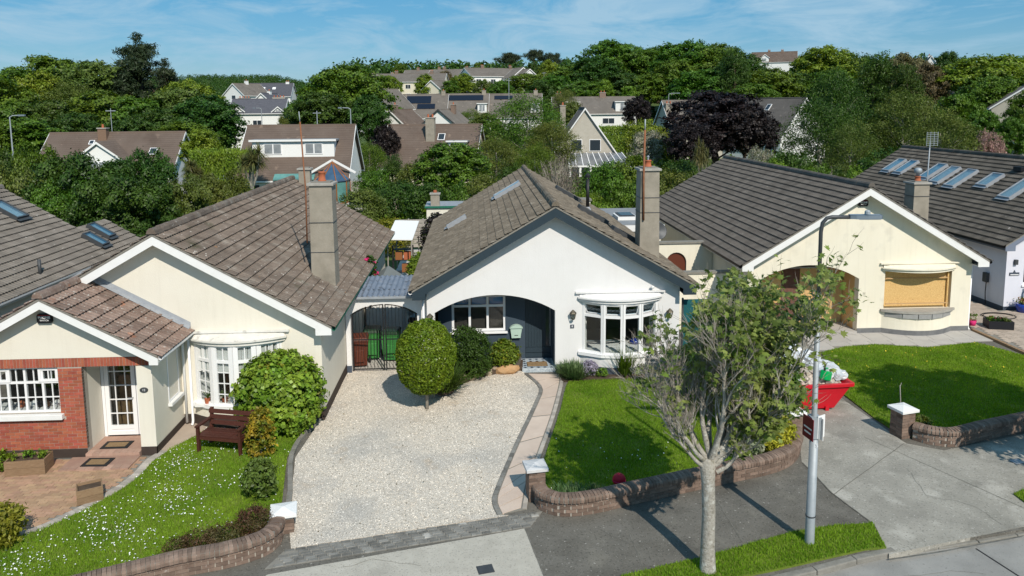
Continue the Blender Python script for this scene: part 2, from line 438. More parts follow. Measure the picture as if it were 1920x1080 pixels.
path_grey = M('path_concrete', (0.4, 0.375, 0.345), (0.46, 0.435, 0.40), 1.5, 0.92, 0.3, 60, rnd=0.05)
gravel_base = M('gravel_base', (0.46, 0.41, 0.335), (0.7, 0.64, 0.555), 28, 0.95, 1.0, 55, detail=8, spots=[((0.22, 0.185, 0.14), 26, 0.6, 0.04, 0.85), ((0.38, 0.365, 0.335), 0.55, 0.48, 0.18, 0.6), ((0.5, 0.37, 0.23), 1.1, 0.62, 0.15, 0.5)])
stone_mix = M('gravel_stones', (0.7, 0.65, 0.57), (0.58, 0.5, 0.4), 3, 0.9, rnd=0.5, spots=[((0.44, 0.43, 0.4), 0.55, 0.48, 0.18, 0.75), ((0.55, 0.4, 0.25), 1.1, 0.62, 0.15, 0.6)])
soil = M('soil', (0.06, 0.042, 0.03), (0.1, 0.072, 0.05), 9, 0.98, 0.8, 40)
turf = M('turf_ground', (0.11, 0.16, 0.018), (0.15, 0.2, 0.026), 2.0, 0.98, 0.8, 60, spots=[((0.24, 0.2, 0.08), 1.2, 0.62, 0.12, 0.55)])
meadow = M('meadow', (0.045, 0.08, 0.02), (0.08, 0.115, 0.03), 0.06, 0.98, 0.8, 3, spots=[((0.13, 0.15, 0.04), 0.03, 0.6, 0.1, 0.5)])
dark_wood = M('bench_wood', (0.055, 0.018, 0.013), (0.09, 0.03, 0.02), 8, 0.6, 0.3, 50, rnd=0.15, stretch=(1, 6, 6))
weathered_wood = M('weathered_wood', (0.2, 0.125, 0.07), (0.28, 0.19, 0.115), 9, 0.85, 0.4, 60, rnd=0.12, stretch=(1, 1, 6))
grey_wood = M('grey_wood', (0.3, 0.27, 0.24), (0.4, 0.37, 0.33), 8, 0.9, 0.3, 60)
osb = M('osb_board', (0.55, 0.33, 0.12), (0.72, 0.5, 0.22), 22, 0.85, 0.3, 60, detail=2, stretch=(1, 1, 1.6), spots=[((0.34, 0.17, 0.055), 16, 0.66, 0.05, 0.6)])
ply = M('plywood', (0.55, 0.35, 0.15), (0.63, 0.42, 0.19), 2.5, 0.8, 0.1, 60, stretch=(4, 1, 0.6), spots=[((0.4, 0.22, 0.08), 4, 0.66, 0.1, 0.5)])
batten = M('timber_batten', (0.55, 0.36, 0.18), (0.45, 0.28, 0.13), 9, 0.8)
concrete_block = M('concrete_block', (0.28, 0.28, 0.275), (0.35, 0.35, 0.34), 9, 0.95, 0.5, 60, rnd=0.1)
galv = M('galvanised_steel', (0.3, 0.335, 0.36), (0.38, 0.415, 0.44), 6, 0.6, metal=0.3, spec=0.4)
dark_metal = M('dark_grey_metal', (0.06, 0.065, 0.07), (0.08, 0.085, 0.09), 5, 0.5, metal=0.3)
black_metal = M('black_iron', (0.012, 0.012, 0.013), None, rough=0.5, spec=0.4)
rust = M('rusty_pipe', (0.2, 0.075, 0.035), (0.28, 0.13, 0.07), 9, 0.85, 0.3, 60)
lamp_grey = M('lamp_head_grey', (0.16, 0.2, 0.24), None, rough=0.45, spec=0.4)
skip_red = M('skip_red', (0.55, 0.008, 0.02), (0.48, 0.008, 0.018), 4, 0.45, 0.15, 20, spec=0.4, spots=[((0.2, 0.06, 0.04), 6, 0.68, 0.06, 0.5)])
green_plastic = M('green_plastic', (0.05, 0.23, 0.055), (0.042, 0.2, 0.048), 4, 0.45)
jerry_green = M('jerrycan_green', (0.0, 0.36, 0.09), None, rough=0.35)
brown_plastic = M('brown_plastic', (0.12, 0.035, 0.02), None, rough=0.5)
black_plastic = M('black_plastic', (0.015, 0.016, 0.02), None, rough=0.45)
tank_green = M('tank_green', (0.02, 0.14, 0.09), None, rough=0.5)
mat_fibre = M('coir_mat', (0.3, 0.21, 0.11), (0.22, 0.14, 0.075), 30, 0.98, 0.6, 120)
rubber = M('rubber', (0.02, 0.021, 0.022), None, rough=0.8)
mint = M('mint_paint', (0.42, 0.55, 0.47), None, rough=0.4, spec=0.4)
red_fabric = M('red_ball', (0.45, 0.01, 0.03), None, rough=0.5)
bluepot = M('blue_glaze', (0.01, 0.04, 0.3), None, rough=0.15, spec=0.6)
felt = M('roof_felt', (0.17, 0.185, 0.18), (0.21, 0.225, 0.215), 4, 0.9, rnd=0.03)
corr = M('corrugated_sheet', (0.14, 0.17, 0.22), (0.24, 0.27, 0.32), 3, 0.55, 0.2, 40, spots=[((0.03, 0.03, 0.035), 6, 0.6, 0.06, 0.7), ((0.42, 0.42, 0.42), 3, 0.64, 0.1, 0.5)])
flat_roof = M('flat_roof_grey', (0.2, 0.21, 0.22), (0.27, 0.28, 0.29), 2, 0.8)
canvas = M('white_canvas', (0.8, 0.79, 0.76), None, rough=0.85)
interior = M('interior_wall', (0.32, 0.3, 0.27), None, rough=0.9)
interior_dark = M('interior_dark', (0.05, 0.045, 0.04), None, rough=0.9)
interior_floor = M('interior_floor', (0.42, 0.4, 0.37), None, rough=0.8)
curtain = M('net_curtain', (0.68, 0.68, 0.66), (0.6, 0.6, 0.58), 6, 0.9)
solar = M('solar_panel', (0.01, 0.012, 0.022), None, rough=0.15, spec=0.6)
teal_glass = M('conservatory_teal', (0.14, 0.33, 0.3), (0.06, 0.16, 0.16), 1.2, 0.2, spec=0.5)
blue_glass = M('conservatory_blue_glass', (0.03, 0.06, 0.11), (0.06, 0.12, 0.2), 0.8, 0.1, spec=0.6)
grey_glass = M('conservatory_grey_glass', (0.12, 0.13, 0.14), (0.2, 0.21, 0.22), 0.8, 0.15, spec=0.6)
orange_wood = M('orange_wood', (0.26, 0.105, 0.04), None, rough=0.6)
far_render = M('far_cream_render', (0.7, 0.64, 0.5), (0.66, 0.6, 0.47), 0.3, 0.9)
far_white = M('far_white_render', (0.78, 0.78, 0.76), (0.74, 0.74, 0.72), 0.3, 0.9)
far_grey = M('far_grey_pebbledash', (0.42, 0.39, 0.33), (0.47, 0.44, 0.38), 3, 0.95)
far_dark = M('far_window_glass', (0.03, 0.04, 0.05), None, rough=0.08, spec=0.6)
slate = M('slate_roof', (0.07, 0.072, 0.085), (0.1, 0.1, 0.115), 2, 0.8, rnd=0.08)
bark = M('bark_grey', (0.24, 0.222, 0.185), (0.42, 0.4, 0.35), 16, 0.95, 1.0, 35, spots=[((0.52, 0.52, 0.47), 7, 0.58, 0.06, 0.7), ((0.13, 0.12, 0.08), 5, 0.6, 0.08, 0.65), ((0.16, 0.13, 0.09), 26, 0.6, 0.05, 0.6)])
twig = M('twig_grey', (0.2, 0.178, 0.145), (0.32, 0.29, 0.245), 6, 0.95)
bark_brown = M('bark_brown', (0.09, 0.065, 0.045), (0.14, 0.105, 0.075), 5, 0.95, 0.6, 30)
petal_white = M('daisy_white', (0.85, 0.85, 0.83), None, rough=0.7)
petal_yellow = M('flower_yellow', (0.75, 0.55, 0.04), None, rough=0.7)
petal_pink = M('flower_pink', (0.6, 0.03, 0.16), None, rough=0.7)
sandstone = M('rockery_stone', (0.3, 0.235, 0.165), (0.4, 0.33, 0.24), 5, 0.95, 0.7, 30, rnd=0.25, huer=0.015)
rock_orange = M('orange_rock', (0.46, 0.26, 0.12), (0.5, 0.33, 0.18), 5, 0.95, 0.7, 30)
plastic_film = M('clear_plastic_film', (0.42, 0.45, 0.48), (0.62, 0.64, 0.66), 5, 0.25, 0.8, 14, spec=0.5)
rubble_mat = M('rubble', (0.5, 0.46, 0.4), (0.25, 0.2, 0.16), 7, 0.95, rnd=0.5, huer=0.03)
sign_red = M('sign_maroon', (0.16, 0.006, 0.016), None, rough=0.4)
ink_white = M('print_white', (0.8, 0.8, 0.8), None, rough=0.6)
ink_black = M('print_black', (0.012, 0.012, 0.014), None, rough=0.5)
ink_red = M('print_red', (0.5, 0.02, 0.03), None, rough=0.5)
brass = M('lantern_bronze', (0.09, 0.08, 0.06), None, rough=0.45, metal=0.5)

L_mid = leafM('leaf_mid_green', (0.06, 0.125, 0.01), (0.105, 0.178, 0.016))
L_dark = leafM('leaf_dark_green', (0.033, 0.075, 0.01), (0.06, 0.11, 0.014))
L_bright = leafM('leaf_bright_green', (0.105, 0.18, 0.012), (0.165, 0.232, 0.02))
L_olive = leafM('leaf_olive', (0.078, 0.115, 0.018), (0.128, 0.162, 0.03))
L_pine = leafM('leaf_pine', (0.024, 0.04, 0.017), (0.046, 0.064, 0.024), 0.15)
L_purple = leafM('leaf_copper', (0.014, 0.01, 0.011), (0.026, 0.018, 0.016), 0.15)
L_brown = leafM('leaf_brownish', (0.11, 0.095, 0.042), (0.17, 0.145, 0.065), 0.25)
L_yellow = leafM('leaf_variegated', (0.15, 0.18, 0.014), (0.42, 0.38, 0.035), 0.3)
L_hyd = leafM('leaf_hydrangea', (0.13, 0.225, 0.018), (0.225, 0.3, 0.035), 0.25, rnd=0.4, scale=2.5, rough=0.4)
L_box = leafM('leaf_topiary', (0.08, 0.17, 0.011), (0.15, 0.24, 0.018), 0.25, rnd=0.36, scale=3, rough=0.35)
L_street = leafM('leaf_street_tree', (0.115, 0.175, 0.03), (0.23, 0.265, 0.075), 0.35, rnd=0.4, hue=0.0, scale=1.3)
L_heather = leafM('leaf_heather', (0.1, 0.045, 0.026), (0.085, 0.075, 0.026), 0.15, scale=3)
L_rosemary = leafM('leaf_rosemary', (0.08, 0.14, 0.045), (0.125, 0.18, 0.065), 0.2, scale=3)
L_dry = leafM('leaf_dry_twigs', (0.085, 0.07, 0.05), (0.12, 0.1, 0.075), 0.1)
L_blossom = leafM('leaf_white_blossom', (0.42, 0.38, 0.33), (0.16, 0.19, 0.07), 0.25, scale=4)
L_pink = leafM('leaf_pink_blossom', (0.42, 0.25, 0.24), (0.24, 0.17, 0.11), 0.25, scale=3)
L_lilac = leafM('leaf_lilac_flower', (0.38, 0.33, 0.42), (0.3, 0.28, 0.34), 0.2, scale=8)
L_lime = leafM('leaf_lime', (0.17, 0.2, 0.02), (0.26, 0.27, 0.035), 0.35)
L_palm = leafM('leaf_palm', (0.085, 0.095, 0.03), (0.16, 0.135, 0.05), 0.2, scale=1.5)
L_grass = leafM('grass_blades', (0.125, 0.245, 0.015), (0.225, 0.345, 0.03), 0.35, rnd=0.4, hue=0.0, scale=0.8)
# ---------------------------------------------------------------- terrain
def sstep(a, b, x):
    t = min(max((x - a) / (b - a), 0), 1); return t * t * (3 - 2 * t)
def zt(x, y):
    """height of the land: flat near the street, a hill rising behind on the right, a long ridge far away"""
    d = max(y, 1.0); az = x / d
    h = np.interp(d, [0, 110, 170, 250, 320, 420, 700, 5000], [0, 0, 3.6, 11.6, 20, 25, 26, 26])
    lo = np.interp(d, [0, 110, 200, 600, 900, 1300, 5000], [0, 0, 2.6, 3.5, 14, 58, 64])
    w = sstep(-0.27, -0.15, az)
    w2 = sstep(-0.36, -0.30, az)
    return float(h * w + lo * (1 - w)) - 0.15
ys = np.concatenate([np.arange(-60, 100, 20), np.arange(100, 460, 9), np.geomspace(460, 4000, 30)])
us = np.linspace(-1.6, 1.6, 90)
V = []; F = []
for j, y in enumerate(ys):
    for i, u in enumerate(us):
        x = u * max(abs(y), 80) * 1.25
        V.append((x, y, zt(x, y)))
n = len(us)
for j in range(len(ys) - 1):
    for i in range(n - 1):
        a = j * n + i; F.append((a, a + 1, a + n + 1, a + n))
tme = np_mesh('ground', np.array(V), np.array(F), meadow, 4)
tme.polygons.foreach_set('use_smooth', [True] * len(F))
ground = tag(inst('ground', tme, None), kind='structure')

def sheet(name, poly, mat, top, bot=-0.14, holes=()):
    return struct(name, MB().prism(poly, holes, XY, top, bot), mat)
KERB = [(-16, 7.9), (-6, 9.6), (2.0, 11.42), (5.44, 12.2), (7.69, 12.82), (10.75, 13.36), (16, 14.5), (30, 18.0)]
KP = smooth_path([Vector(p) for p in KERB], 6)
sheet('road', [(-18, -8), (45, -8), (45, 24)] + [(p.x, p.y) for p in reversed(KP)] + [(-18, 7.6)], concrete_road, -0.095, -0.2)
# road slab joints, sawn grooves filled with tar
tag(MB().bar((9.51, 12.93, -0.094), (9.9, 11.3, -0.094), 0.035, 0.006).build('road_joint', rubber), kind='structure')
tag(MB().bar((14.0, 14.0, -0.094), (14.6, 12.0, -0.094), 0.035, 0.006).build('road_joint', rubber), kind='structure')
sheet('pavement', [(p.x, p.y) for p in KP] + [(30, 21), (24, 27), (-18, 27), (-18, 8)], concrete_dark, 0.0, -0.13)
apron = GP([(500, 1078), (985, 991), (1020, 1080)]) + [(1.35, 11.2), (-4.6, 9.9)]
sheet('driveway_apron', apron, concrete_pale, 0.005, -0.1)
rdrive = GP([(1503, 866), (1560, 925), (1640, 984), (1667, 1040)]) + [(10.75, 13.42), (16, 14.56), (24, 16.5), (24, 20)] + GP([(1920, 814), (1770, 845), (1700, 832), (1690, 826), (1640, 790), (1575, 745)]) + [(10.6, 22.0), (11.4, 24.2), (11.5, 26.4), (8.25, 26.4), (8.25, 18.0)]
sheet('concrete_driveway', rdrive, concrete, 0.007, -0.1)
# joints between concrete bays and wandering cracks, filled with dirt
crack_dirt = M('crack_dirt', (0.1, 0.095, 0.08), (0.2, 0.19, 0.165), 6, 0.98)
def crack(name, pts, w, z, seed=0, wob=0.04):
    rr = random.Random(seed); P = []
    for a, b in zip(pts[:-1], pts[1:]):
        a, b = Vector(a), Vector(b); n = max(2, int((b - a).length / 0.18))
        P += [a.lerp(b, k / n) + Vector((rr.uniform(-wob, wob), rr.uniform(-wob, wob))) * (1 if name == 'crack' else .12) for k in range(n)]
    P.append(Vector(pts[-1])); l = offset_path(P, w / 2); r = offset_path(P, -w / 2); n = len(P)
    mb = MB().add([(p.x, p.y, z) for p in l] + [(p.x, p.y, z) for p in r], [(n + i, n + i + 1, i + 1, i) for i in range(n - 1)])
    return tag(mb.build(name, crack_dirt), kind='structure')
def gpx(*pts): return [tuple(G(*p)[:2]) for p in pts]
crack('pavement_joint', gpx((985, 992), (1022, 1085)), .03, .012, 1)
crack('pavement_joint', gpx((1180, 1000), (1205, 1062)), .02, .006, 2); crack('pavement_joint', gpx((1340, 930), (1392, 1018)), .02, .006, 3)
crack('pavement_joint', gpx((1505, 868), (1560, 925), (1640, 985)), .025, .012, 4)
crack('pavement_joint', gpx((1620, 820), (1800, 900), (1990, 985)), .012, .012, 5); 
crack('pavement_joint', gpx((1560, 930), (1695, 832)), .018, .012, 7); crack('pavement_joint', gpx((1515, 720), (1600, 760)), .018, .012, 8)
crack('crack', gpx((1120, 990), (1180, 1020), (1260, 1015), (1320, 1035)), .006, .0065, 9); crack('crack', gpx((1400, 930), (1440, 960), (1500, 955)), .006, .0065, 10)
crack('crack', gpx((1700, 880), (1740, 930), (1830, 950), (1880, 985)), .006, .0125, 11); crack('crack', gpx((640, 1065), (700, 1050), (790, 1062)), .006, .0105, 12)
crack('crack', gpx((1690, 1075), (1780, 1060), (1850, 1068)), .006, -.089, 13)
crack('pavement_joint', gpx((1667, 1044), (1760, 1030), (1920, 1000)), .03, -.05, 14)
kerbroot = tag(thing('kerb', None, None), kind='structure')
rng0 = random.Random(3)
for p, a in along(KP, 0.92):
    if -8 < p.x < 24:
        low = -0.055 if (p.x > 7.6 or -3.9 < p.x < 1.2) else 0.015
        m = Matrix.Translation((p.x, p.y, (low - 0.25) / 2)) @ Matrix.Rotation(a, 4, 'Z')
        MB().boxm(Matrix(), 0.905, 0.15, low + 0.25).build('kerb_stone', kerb_mat, kerbroot, bevel=0.02).matrix_basis = m

# ---------------------------------------------------------------- grass
GR = np.random.default_rng(5)
def blades(name, poly, dens, h, mat, z=0.03, parent=None, wid=0.009, lean=0.6, holes=()):
    a = np.array(poly); area = np.prod(a.max(0) - a.min(0))
    P = scatter(poly, int(area * dens), GR)
    worn = np.sin(P[:, 0] * 3.1 + 2 * np.sin(P[:, 1] * 1.3)) * np.sin(P[:, 1] * 2.7 + 1.5 * np.sin(P[:, 0] * 1.9))
    P = P[GR.random(len(P)) < np.clip(1.25 - .75 * np.clip(worn, 0, 1) ** 1.5, .3, 1)]
    n = len(P)
    th = GR.random(n) * 6.283; hh = h * (0.45 + GR.random(n)); w = wid * (0.6 + 0.8 * GR.random(n))
    dx, dy = np.cos(th), np.sin(th)
    l = lean * hh * GR.random(n); ph = GR.random(n) * 6.283
    V = np.zeros((n, 3, 3))
    V[:, 0, 0] = P[:, 0] - dx * w; V[:, 0, 1] = P[:, 1] - dy * w; V[:, 0, 2] = z - 0.005
    V[:, 1, 0] = P[:, 0] + dx * w; V[:, 1, 1] = P[:, 1] + dy * w; V[:, 1, 2] = z - 0.005
    V[:, 2, 0] = P[:, 0] + np.cos(ph) * l; V[:, 2, 1] = P[:, 1] + np.sin(ph) * l; V[:, 2, 2] = z + hh
    o = inst(name, np_mesh(name, V.reshape(-1, 3), np.arange(3 * n).reshape(-1, 3), mat, 3), parent)
    return tag(o, kind='stuff')
def discs(name, P, z, r, mat, label, cat, sides=6):
    n = len(P); a = np.arange(sides) * 2 * math.pi / sides
    zz = z + GR.random(n) * 0.025; rr = r * (0.7 + 0.6 * GR.random(n))
    tx, ty = GR.normal(0, 0.35, n), GR.normal(0, 0.35, n)
    V = np.zeros((n, sides, 3))
    V[:, :, 0] = P[:, 0:1] + rr[:, None] * np.cos(a); V[:, :, 1] = P[:, 1:2] + rr[:, None] * np.sin(a)
    V[:, :, 2] = zz[:, None] + rr[:, None] * (np.cos(a) * tx[:, None] + np.sin(a) * ty[:, None])
    o = inst(name, np_mesh(name, V.reshape(-1, 3), np.arange(n * sides).reshape(-1, sides), mat, sides), None)
    return tag(o, label, cat, kind='stuff')
PATIO = [tuple(G(*p)[:2]) for p in ((310, 850), (286, 866), (262, 892), (232, 915), (190, 940), (135, 968), (62, 1000))] + [(-9.9, 14.1), (-13.5, 13.2)]
LAWN_L = [(-4.5, 19.35), (-4.62, 17.4), (-4.16, 15.0), (-4.2, 14.3), (-4.6, 13.6), (-5.5, 13.05), (-7, 12.3), (-11, 11.2), (-13.5, 11.0)] + [(p[0] + 0.02, p[1] - 0.02) for p in reversed(PATIO)] + [(-7.66, 18.05), (-7.3, 18.7), (-7.1, 19.35)]
LAWN_C = [(2.8, 21.95), (2.66, 21.5), (2.32, 19.9), (1.62, 17.1), (1.28, 15.7), (1.5, 14.95), (1.9, 14.75), (3.4, 15.05), (5.4, 15.68), (6.7, 16.15), (7.45, 16.8), (7.85, 17.6), (7.95, 22.1)]
LAWN_R = [tuple(G(*p)[:2]) for p in ((1540, 662), (1580, 652), (1640, 647), (1740, 653), (1830, 643), (1920, 668))] + [(21, 21.6), (21, 19.2)] + [tuple(G(*p)[:2]) for p in ((1920, 806), (1850, 818), (1770, 832), (1712, 822), (1690, 818), (1640, 786), (1578, 738))]
VERGE = GP([(1165, 1082), (1330, 1044), (1480, 1001), (1560, 988), (1636, 983), (1662, 1030)]) + [(7.3, 12.86), (5.4, 12.36), (2.2, 11.62)]
VERGE_R = GP([(1900, 928), (1935, 915), (1990, 950), (1950, 965)])
HED_C = [(2.6, 21.9), (7.95, 22.05), (7.95, 23.0), (2.5, 23.0)]
for nm, poly, zz in (('lawn', LAWN_L, 0.03), ('lawn', LAWN_C, 0.03), ('lawn', LAWN_R, 0.03), ('grass_verge', VERGE, 0.035), ('grass_verge', VERGE_R, 0.035)):
    sheet(nm, poly, turf, zz, -0.12)
tag(blades('lawn_grass', LAWN_L, 2600, 0.045, L_grass), 'daisy-strewn lawn grass in front of the cream house with brick porch', 'grass')
tag(blades('lawn_grass', LAWN_C, 2600, 0.042, L_grass), 'mown lawn grass in front of the white house', 'grass')
tag(blades('lawn_grass', LAWN_R, 2200, 0.045, L_grass), 'lawn grass in front of the boarded-up cream house', 'grass')
tag(blades('verge_grass', VERGE + [], 2600, 0.05, L_grass, 0.035), 'rough grass on the verge round the street tree', 'grass')
tag(blades('verge_grass', VERGE_R, 2600, 0.05, L_grass, 0.035), 'small grass patch at the end of the concrete driveway', 'grass')
# daisies gather in drifts
P = scatter(LAWN_L, 40000, GR)
den = 0.5 + 0.5 * np.sin(P[:, 0] * 2.3 + 1.3 * np.sin(P[:, 1] * 1.7)) * np.cos(P[:, 1] * 2.1 + P[:, 0] * 0.7)
edge = np.clip((-4.6 - P[:, 0]) / 1.2, 0.15, 1)
P = P[GR.random(len(P)) < 0.28 * den ** 1.6 * edge + 0.012]
discs('daisies', P, 0.06, 0.0125, petal_white, 'white daisies dotting the lawn of the cream house with brick porch', 'daisies')
P = scatter(LAWN_R, 1500, GR); P = P[(P[:, 1] > 21) & (GR.random(len(P)) < 0.22)]
discs('buttercups', P, 0.06, 0.018, petal_yellow, 'few yellow buttercups in the lawn of the boarded-up house', 'flowers')
P = scatter(LAWN_C, 900, GR); P = P[(P[:, 1] < 18) & (GR.random(len(P)) < 0.25)]
discs('daisies', P, 0.06, 0.013, petal_white, 'few white daisies in the lawn of the white house', 'daisies')

# ---------------------------------------------------------------- gravel drive, path, setts
PL = [G(*p).to_2d() for p in ((983, 703), (1009, 728), (1001, 757), (966, 830), (931, 910), (922, 942), (931, 967))]
PR = [G(*p).to_2d() for p in ((1052, 703), (1056, 718), (1041, 780), (1013, 860), (997, 905), (988, 955))]
PLs, PRs = smooth_path(PL, 6), smooth_path(PR, 6)
BED = [(-2.05, 23.05), (-1.55, 21.9), (-1.2, 21.35), (-0.6, 21.75), (0.1, 22.45), (0.9, 22.85), (1.45, 22.95), (1.5, 23.6), (-1.25, 23.7), (-1.3, 23.05)]
GRAVEL = [(-3.62, 13.6), (0.6, 14.5)] + [(p.x, p.y) for p in reversed(offset_path(PLs, 0.0))] + [(1.5, 23.0), (1.2, 23.3), (-4.12, 23.3), (-4.2, 20.2), (-4.42, 17.4), (-3.98, 15.0), (-3.82, 14.3)]
sheet('gravel_driveway', GRAVEL, gravel_base, 0.022, -0.1)
P = scatter(GRAVEL, 90000, GR); P = P[~in_poly(P, BED)][:40000]
n = len(P); s = 0.008 + 0.011 * GR.random(n) ** 2
oct_ = np.array([(1, 0, 0), (0, 1, 0), (-1, 0, 0), (0, -1, 0), (0, 0, 1)], float)
ang = GR.random(n) * 6.283; ca, sa = np.cos(ang), np.sin(ang); asp = 0.6 + 0.5 * GR.random(n)
V = np.zeros((n, 5, 3)); ox, oy = oct_[:, 0][None] * s[:, None], oct_[:, 1][None] * (s * asp)[:, None]
V[:, :, 0] = P[:, 0:1] + ox * ca[:, None] - oy * sa[:, None]
V[:, :, 1] = P[:, 1:2] + ox * sa[:, None] + oy * ca[:, None]
V[:, :, 2] = 0.02 + oct_[:, 2][None] * (s * 0.9)[:, None]
tri = np.array([(0, 1, 4), (1, 2, 4), (2, 3, 4), (3, 0, 4)])
F = (np.arange(n)[:, None, None] * 5 + tri[None]).reshape(-1, 3)
tag(inst('gravel_stones', np_mesh('gravel_stones', V.reshape(-1, 3), F, stone_mix, 3), None), 'loose pale gravel stones on the driveway of the white house', 'gravel', kind='stuff')
P = scatter(GRAVEL, 900, GR); P = P[~in_poly(P, BED)][:160]
discs('leaf_litter', P, 0.04, 0.014, M('leaf_litter_brown', (0.14, 0.12, 0.08), (0.26, 0.2, 0.12), 5, 0.9, rnd=.4), 'scattered dead leaves on the gravel driveway', 'leaf litter', 5)
# garden path: slabs between two rows of edging setts
path_root = tag(thing('garden_path', None, None), kind='structure')
NS = 10
def samp(path, t):
    k = t * (len(path) - 1); i = min(int(k), len(path) - 2); return path[i].lerp(path[i + 1], k - i)
for i in range(NS):
    t0, t1 = i / NS + 0.003, (i + 1) / NS - 0.003
    l0, l1, r0, r1 = (samp(offset_path(PLs, 0.13), t0), samp(offset_path(PLs, 0.13), t1), samp(offset_path(PRs, -0.13), t0), samp(offset_path(PRs, -0.13), t1))
    lm, rm = samp(offset_path(PLs, 0.13), (t0 + t1) / 2), samp(offset_path(PRs, -0.13), (t0 + t1) / 2)
    MB().prism([tuple(l0), tuple(lm), tuple(l1), tuple(r1), tuple(rm), tuple(r0)], [], XY, 0.03, -0.05).build('slab', slab_pink, path_root)
struct('path_base', MB().prism([tuple(p) for p in PLs] + [tuple(p) for p in reversed(PRs)], [], XY, 0.018, -0.06), mortar, path_root)
for pth, off, mt in ((PLs, 0.06, sett_grey), (PRs, -0.05, sett_pale)):
    me = MB().boxm(Matrix(), 0.19, 0.095, 0.1).mesh('edging_sett', mt)
    for p, a in along(offset_path(pth, off), 0.2, 0.1):
        inst('edging_sett', me, path_root, Matrix.Translation((p.x, p.y, -0.012 + rng0.uniform(-.004, .006))) @ Matrix.Rotation(a + rng0.uniform(-.03, .03), 4, 'Z'))
# kerb between gravel drive and the neighbour's lawn
gk = tag(thing('gravel_edging', None, None), kind='structure')
me = MB().boxm(Matrix(), 0.43, 0.11, 0.2).mesh('edging_stone', kerb_mat)
for p, a in along(smooth_path([Vector(q) for q in ((-4.3, 19.4), (-4.52, 18.4), (-4.5, 17.3), (-4.12, 15.6), (-4.05, 14.9))], 8), 0.445):
    inst('edging_stone', me, gk, Matrix.Translation((p.x, p.y, -0.02)) @ Matrix.Rotation(a + rng0.uniform(-.02, .02), 4, 'Z'))
# strip of cobble setts across the mouth of the drive
setts = tag(thing('cobble_strip', None, None), kind='structure')
A0, A1, B0, B1 = Vector((-3.72, 13.56)), Vector((1.32, 14.62)), Vector((-3.95, 12.98)), Vector((1.02, 14.05))
struct('sett_bed', MB().prism([tuple(A0), tuple(A1), tuple(B1), tuple(B0)], [], XY, 0.012, -0.1), mortar, setts)
me = MB()
hx, hy = 0.096, 0.045
me.add([(-hx, -hy, -.05), (hx, -hy, -.05), (hx, hy, -.05), (-hx, hy, -.05), (-hx + .008, -hy + .008, .012), (hx - .008, -hy + .008, .012), (hx - .008, hy - .008, .012), (-hx + .008, hy - .008, .012), (-hx, -hy, 0), (hx, -hy, 0), (hx, hy, 0), (-hx, hy, 0)],
       [(4, 5, 6, 7), (8, 9, 5, 4), (9, 10, 6, 5), (10, 11, 7, 6), (11, 8, 4, 7), (0, 1, 9, 8), (1, 2, 10, 9), (2, 3, 11, 10), (3, 0, 8, 11)])
me = me.mesh('sett', sett_grey)
rows = 6
for r in range(rows):
    v = (r + 0.5) / rows
    a, b = A0.lerp(B0, v), A1.lerp(B1, v); d = b - a; L_ = d.length; an = math.atan2(d.y, d.x); k = int(L_ / 0.207)
    for i in range(k):
        if r in (1, 4) and i == 0: continue
        p = a + d * ((i + 0.5 + (0.5 if r % 2 else 0)) / (k + 0.5))
        inst('sett', me, setts, Matrix.Translation((p.x, p.y, 0.012 + rng0.uniform(-.004, .005))) @ Matrix.Rotation(an + rng0.uniform(-.05, .05), 4, 'Z') @ Matrix.Diagonal((rng0.uniform(.9, 1.02), rng0.uniform(.92, 1.02), 1, 1)))
# planting beds
sheet('planting_bed', HED_C, soil, 0.045, -0.1)
sheet('planting_bed', BED, soil, 0.16, -0.1)
# pale slab path in front of the boarded-up house
rp = tag(thing('house_path', None, None), kind='structure')
rp_pts = [tuple(G(*p)[:2]) for p in ((1540, 661), (1580, 651), (1640, 646), (1740, 652), (1830, 642))]
struct('path_base', MB().prism(rp_pts + [(18.4, 25.2), (18.4, 26.4), (11.4, 26.4), (11.4, 24.4)], [], XY, 0.01, -0.1), mortar, rp)
for i, x in enumerate(np.arange(11.6, 18.3, 0.75)):
    y0 = float(np.interp(x + .37, [p[0] for p in rp_pts], [p[1] for p in rp_pts])) + 0.08
    B(x, y0, -0.05, min(x + 0.74, 18.35), 25.05, 0.024).build('slab', path_grey, rp)
    B(x + 0.2, 25.06, -0.05, min(x + 0.935, 18.36), 26.2, 0.024).build('slab', path_grey, rp)
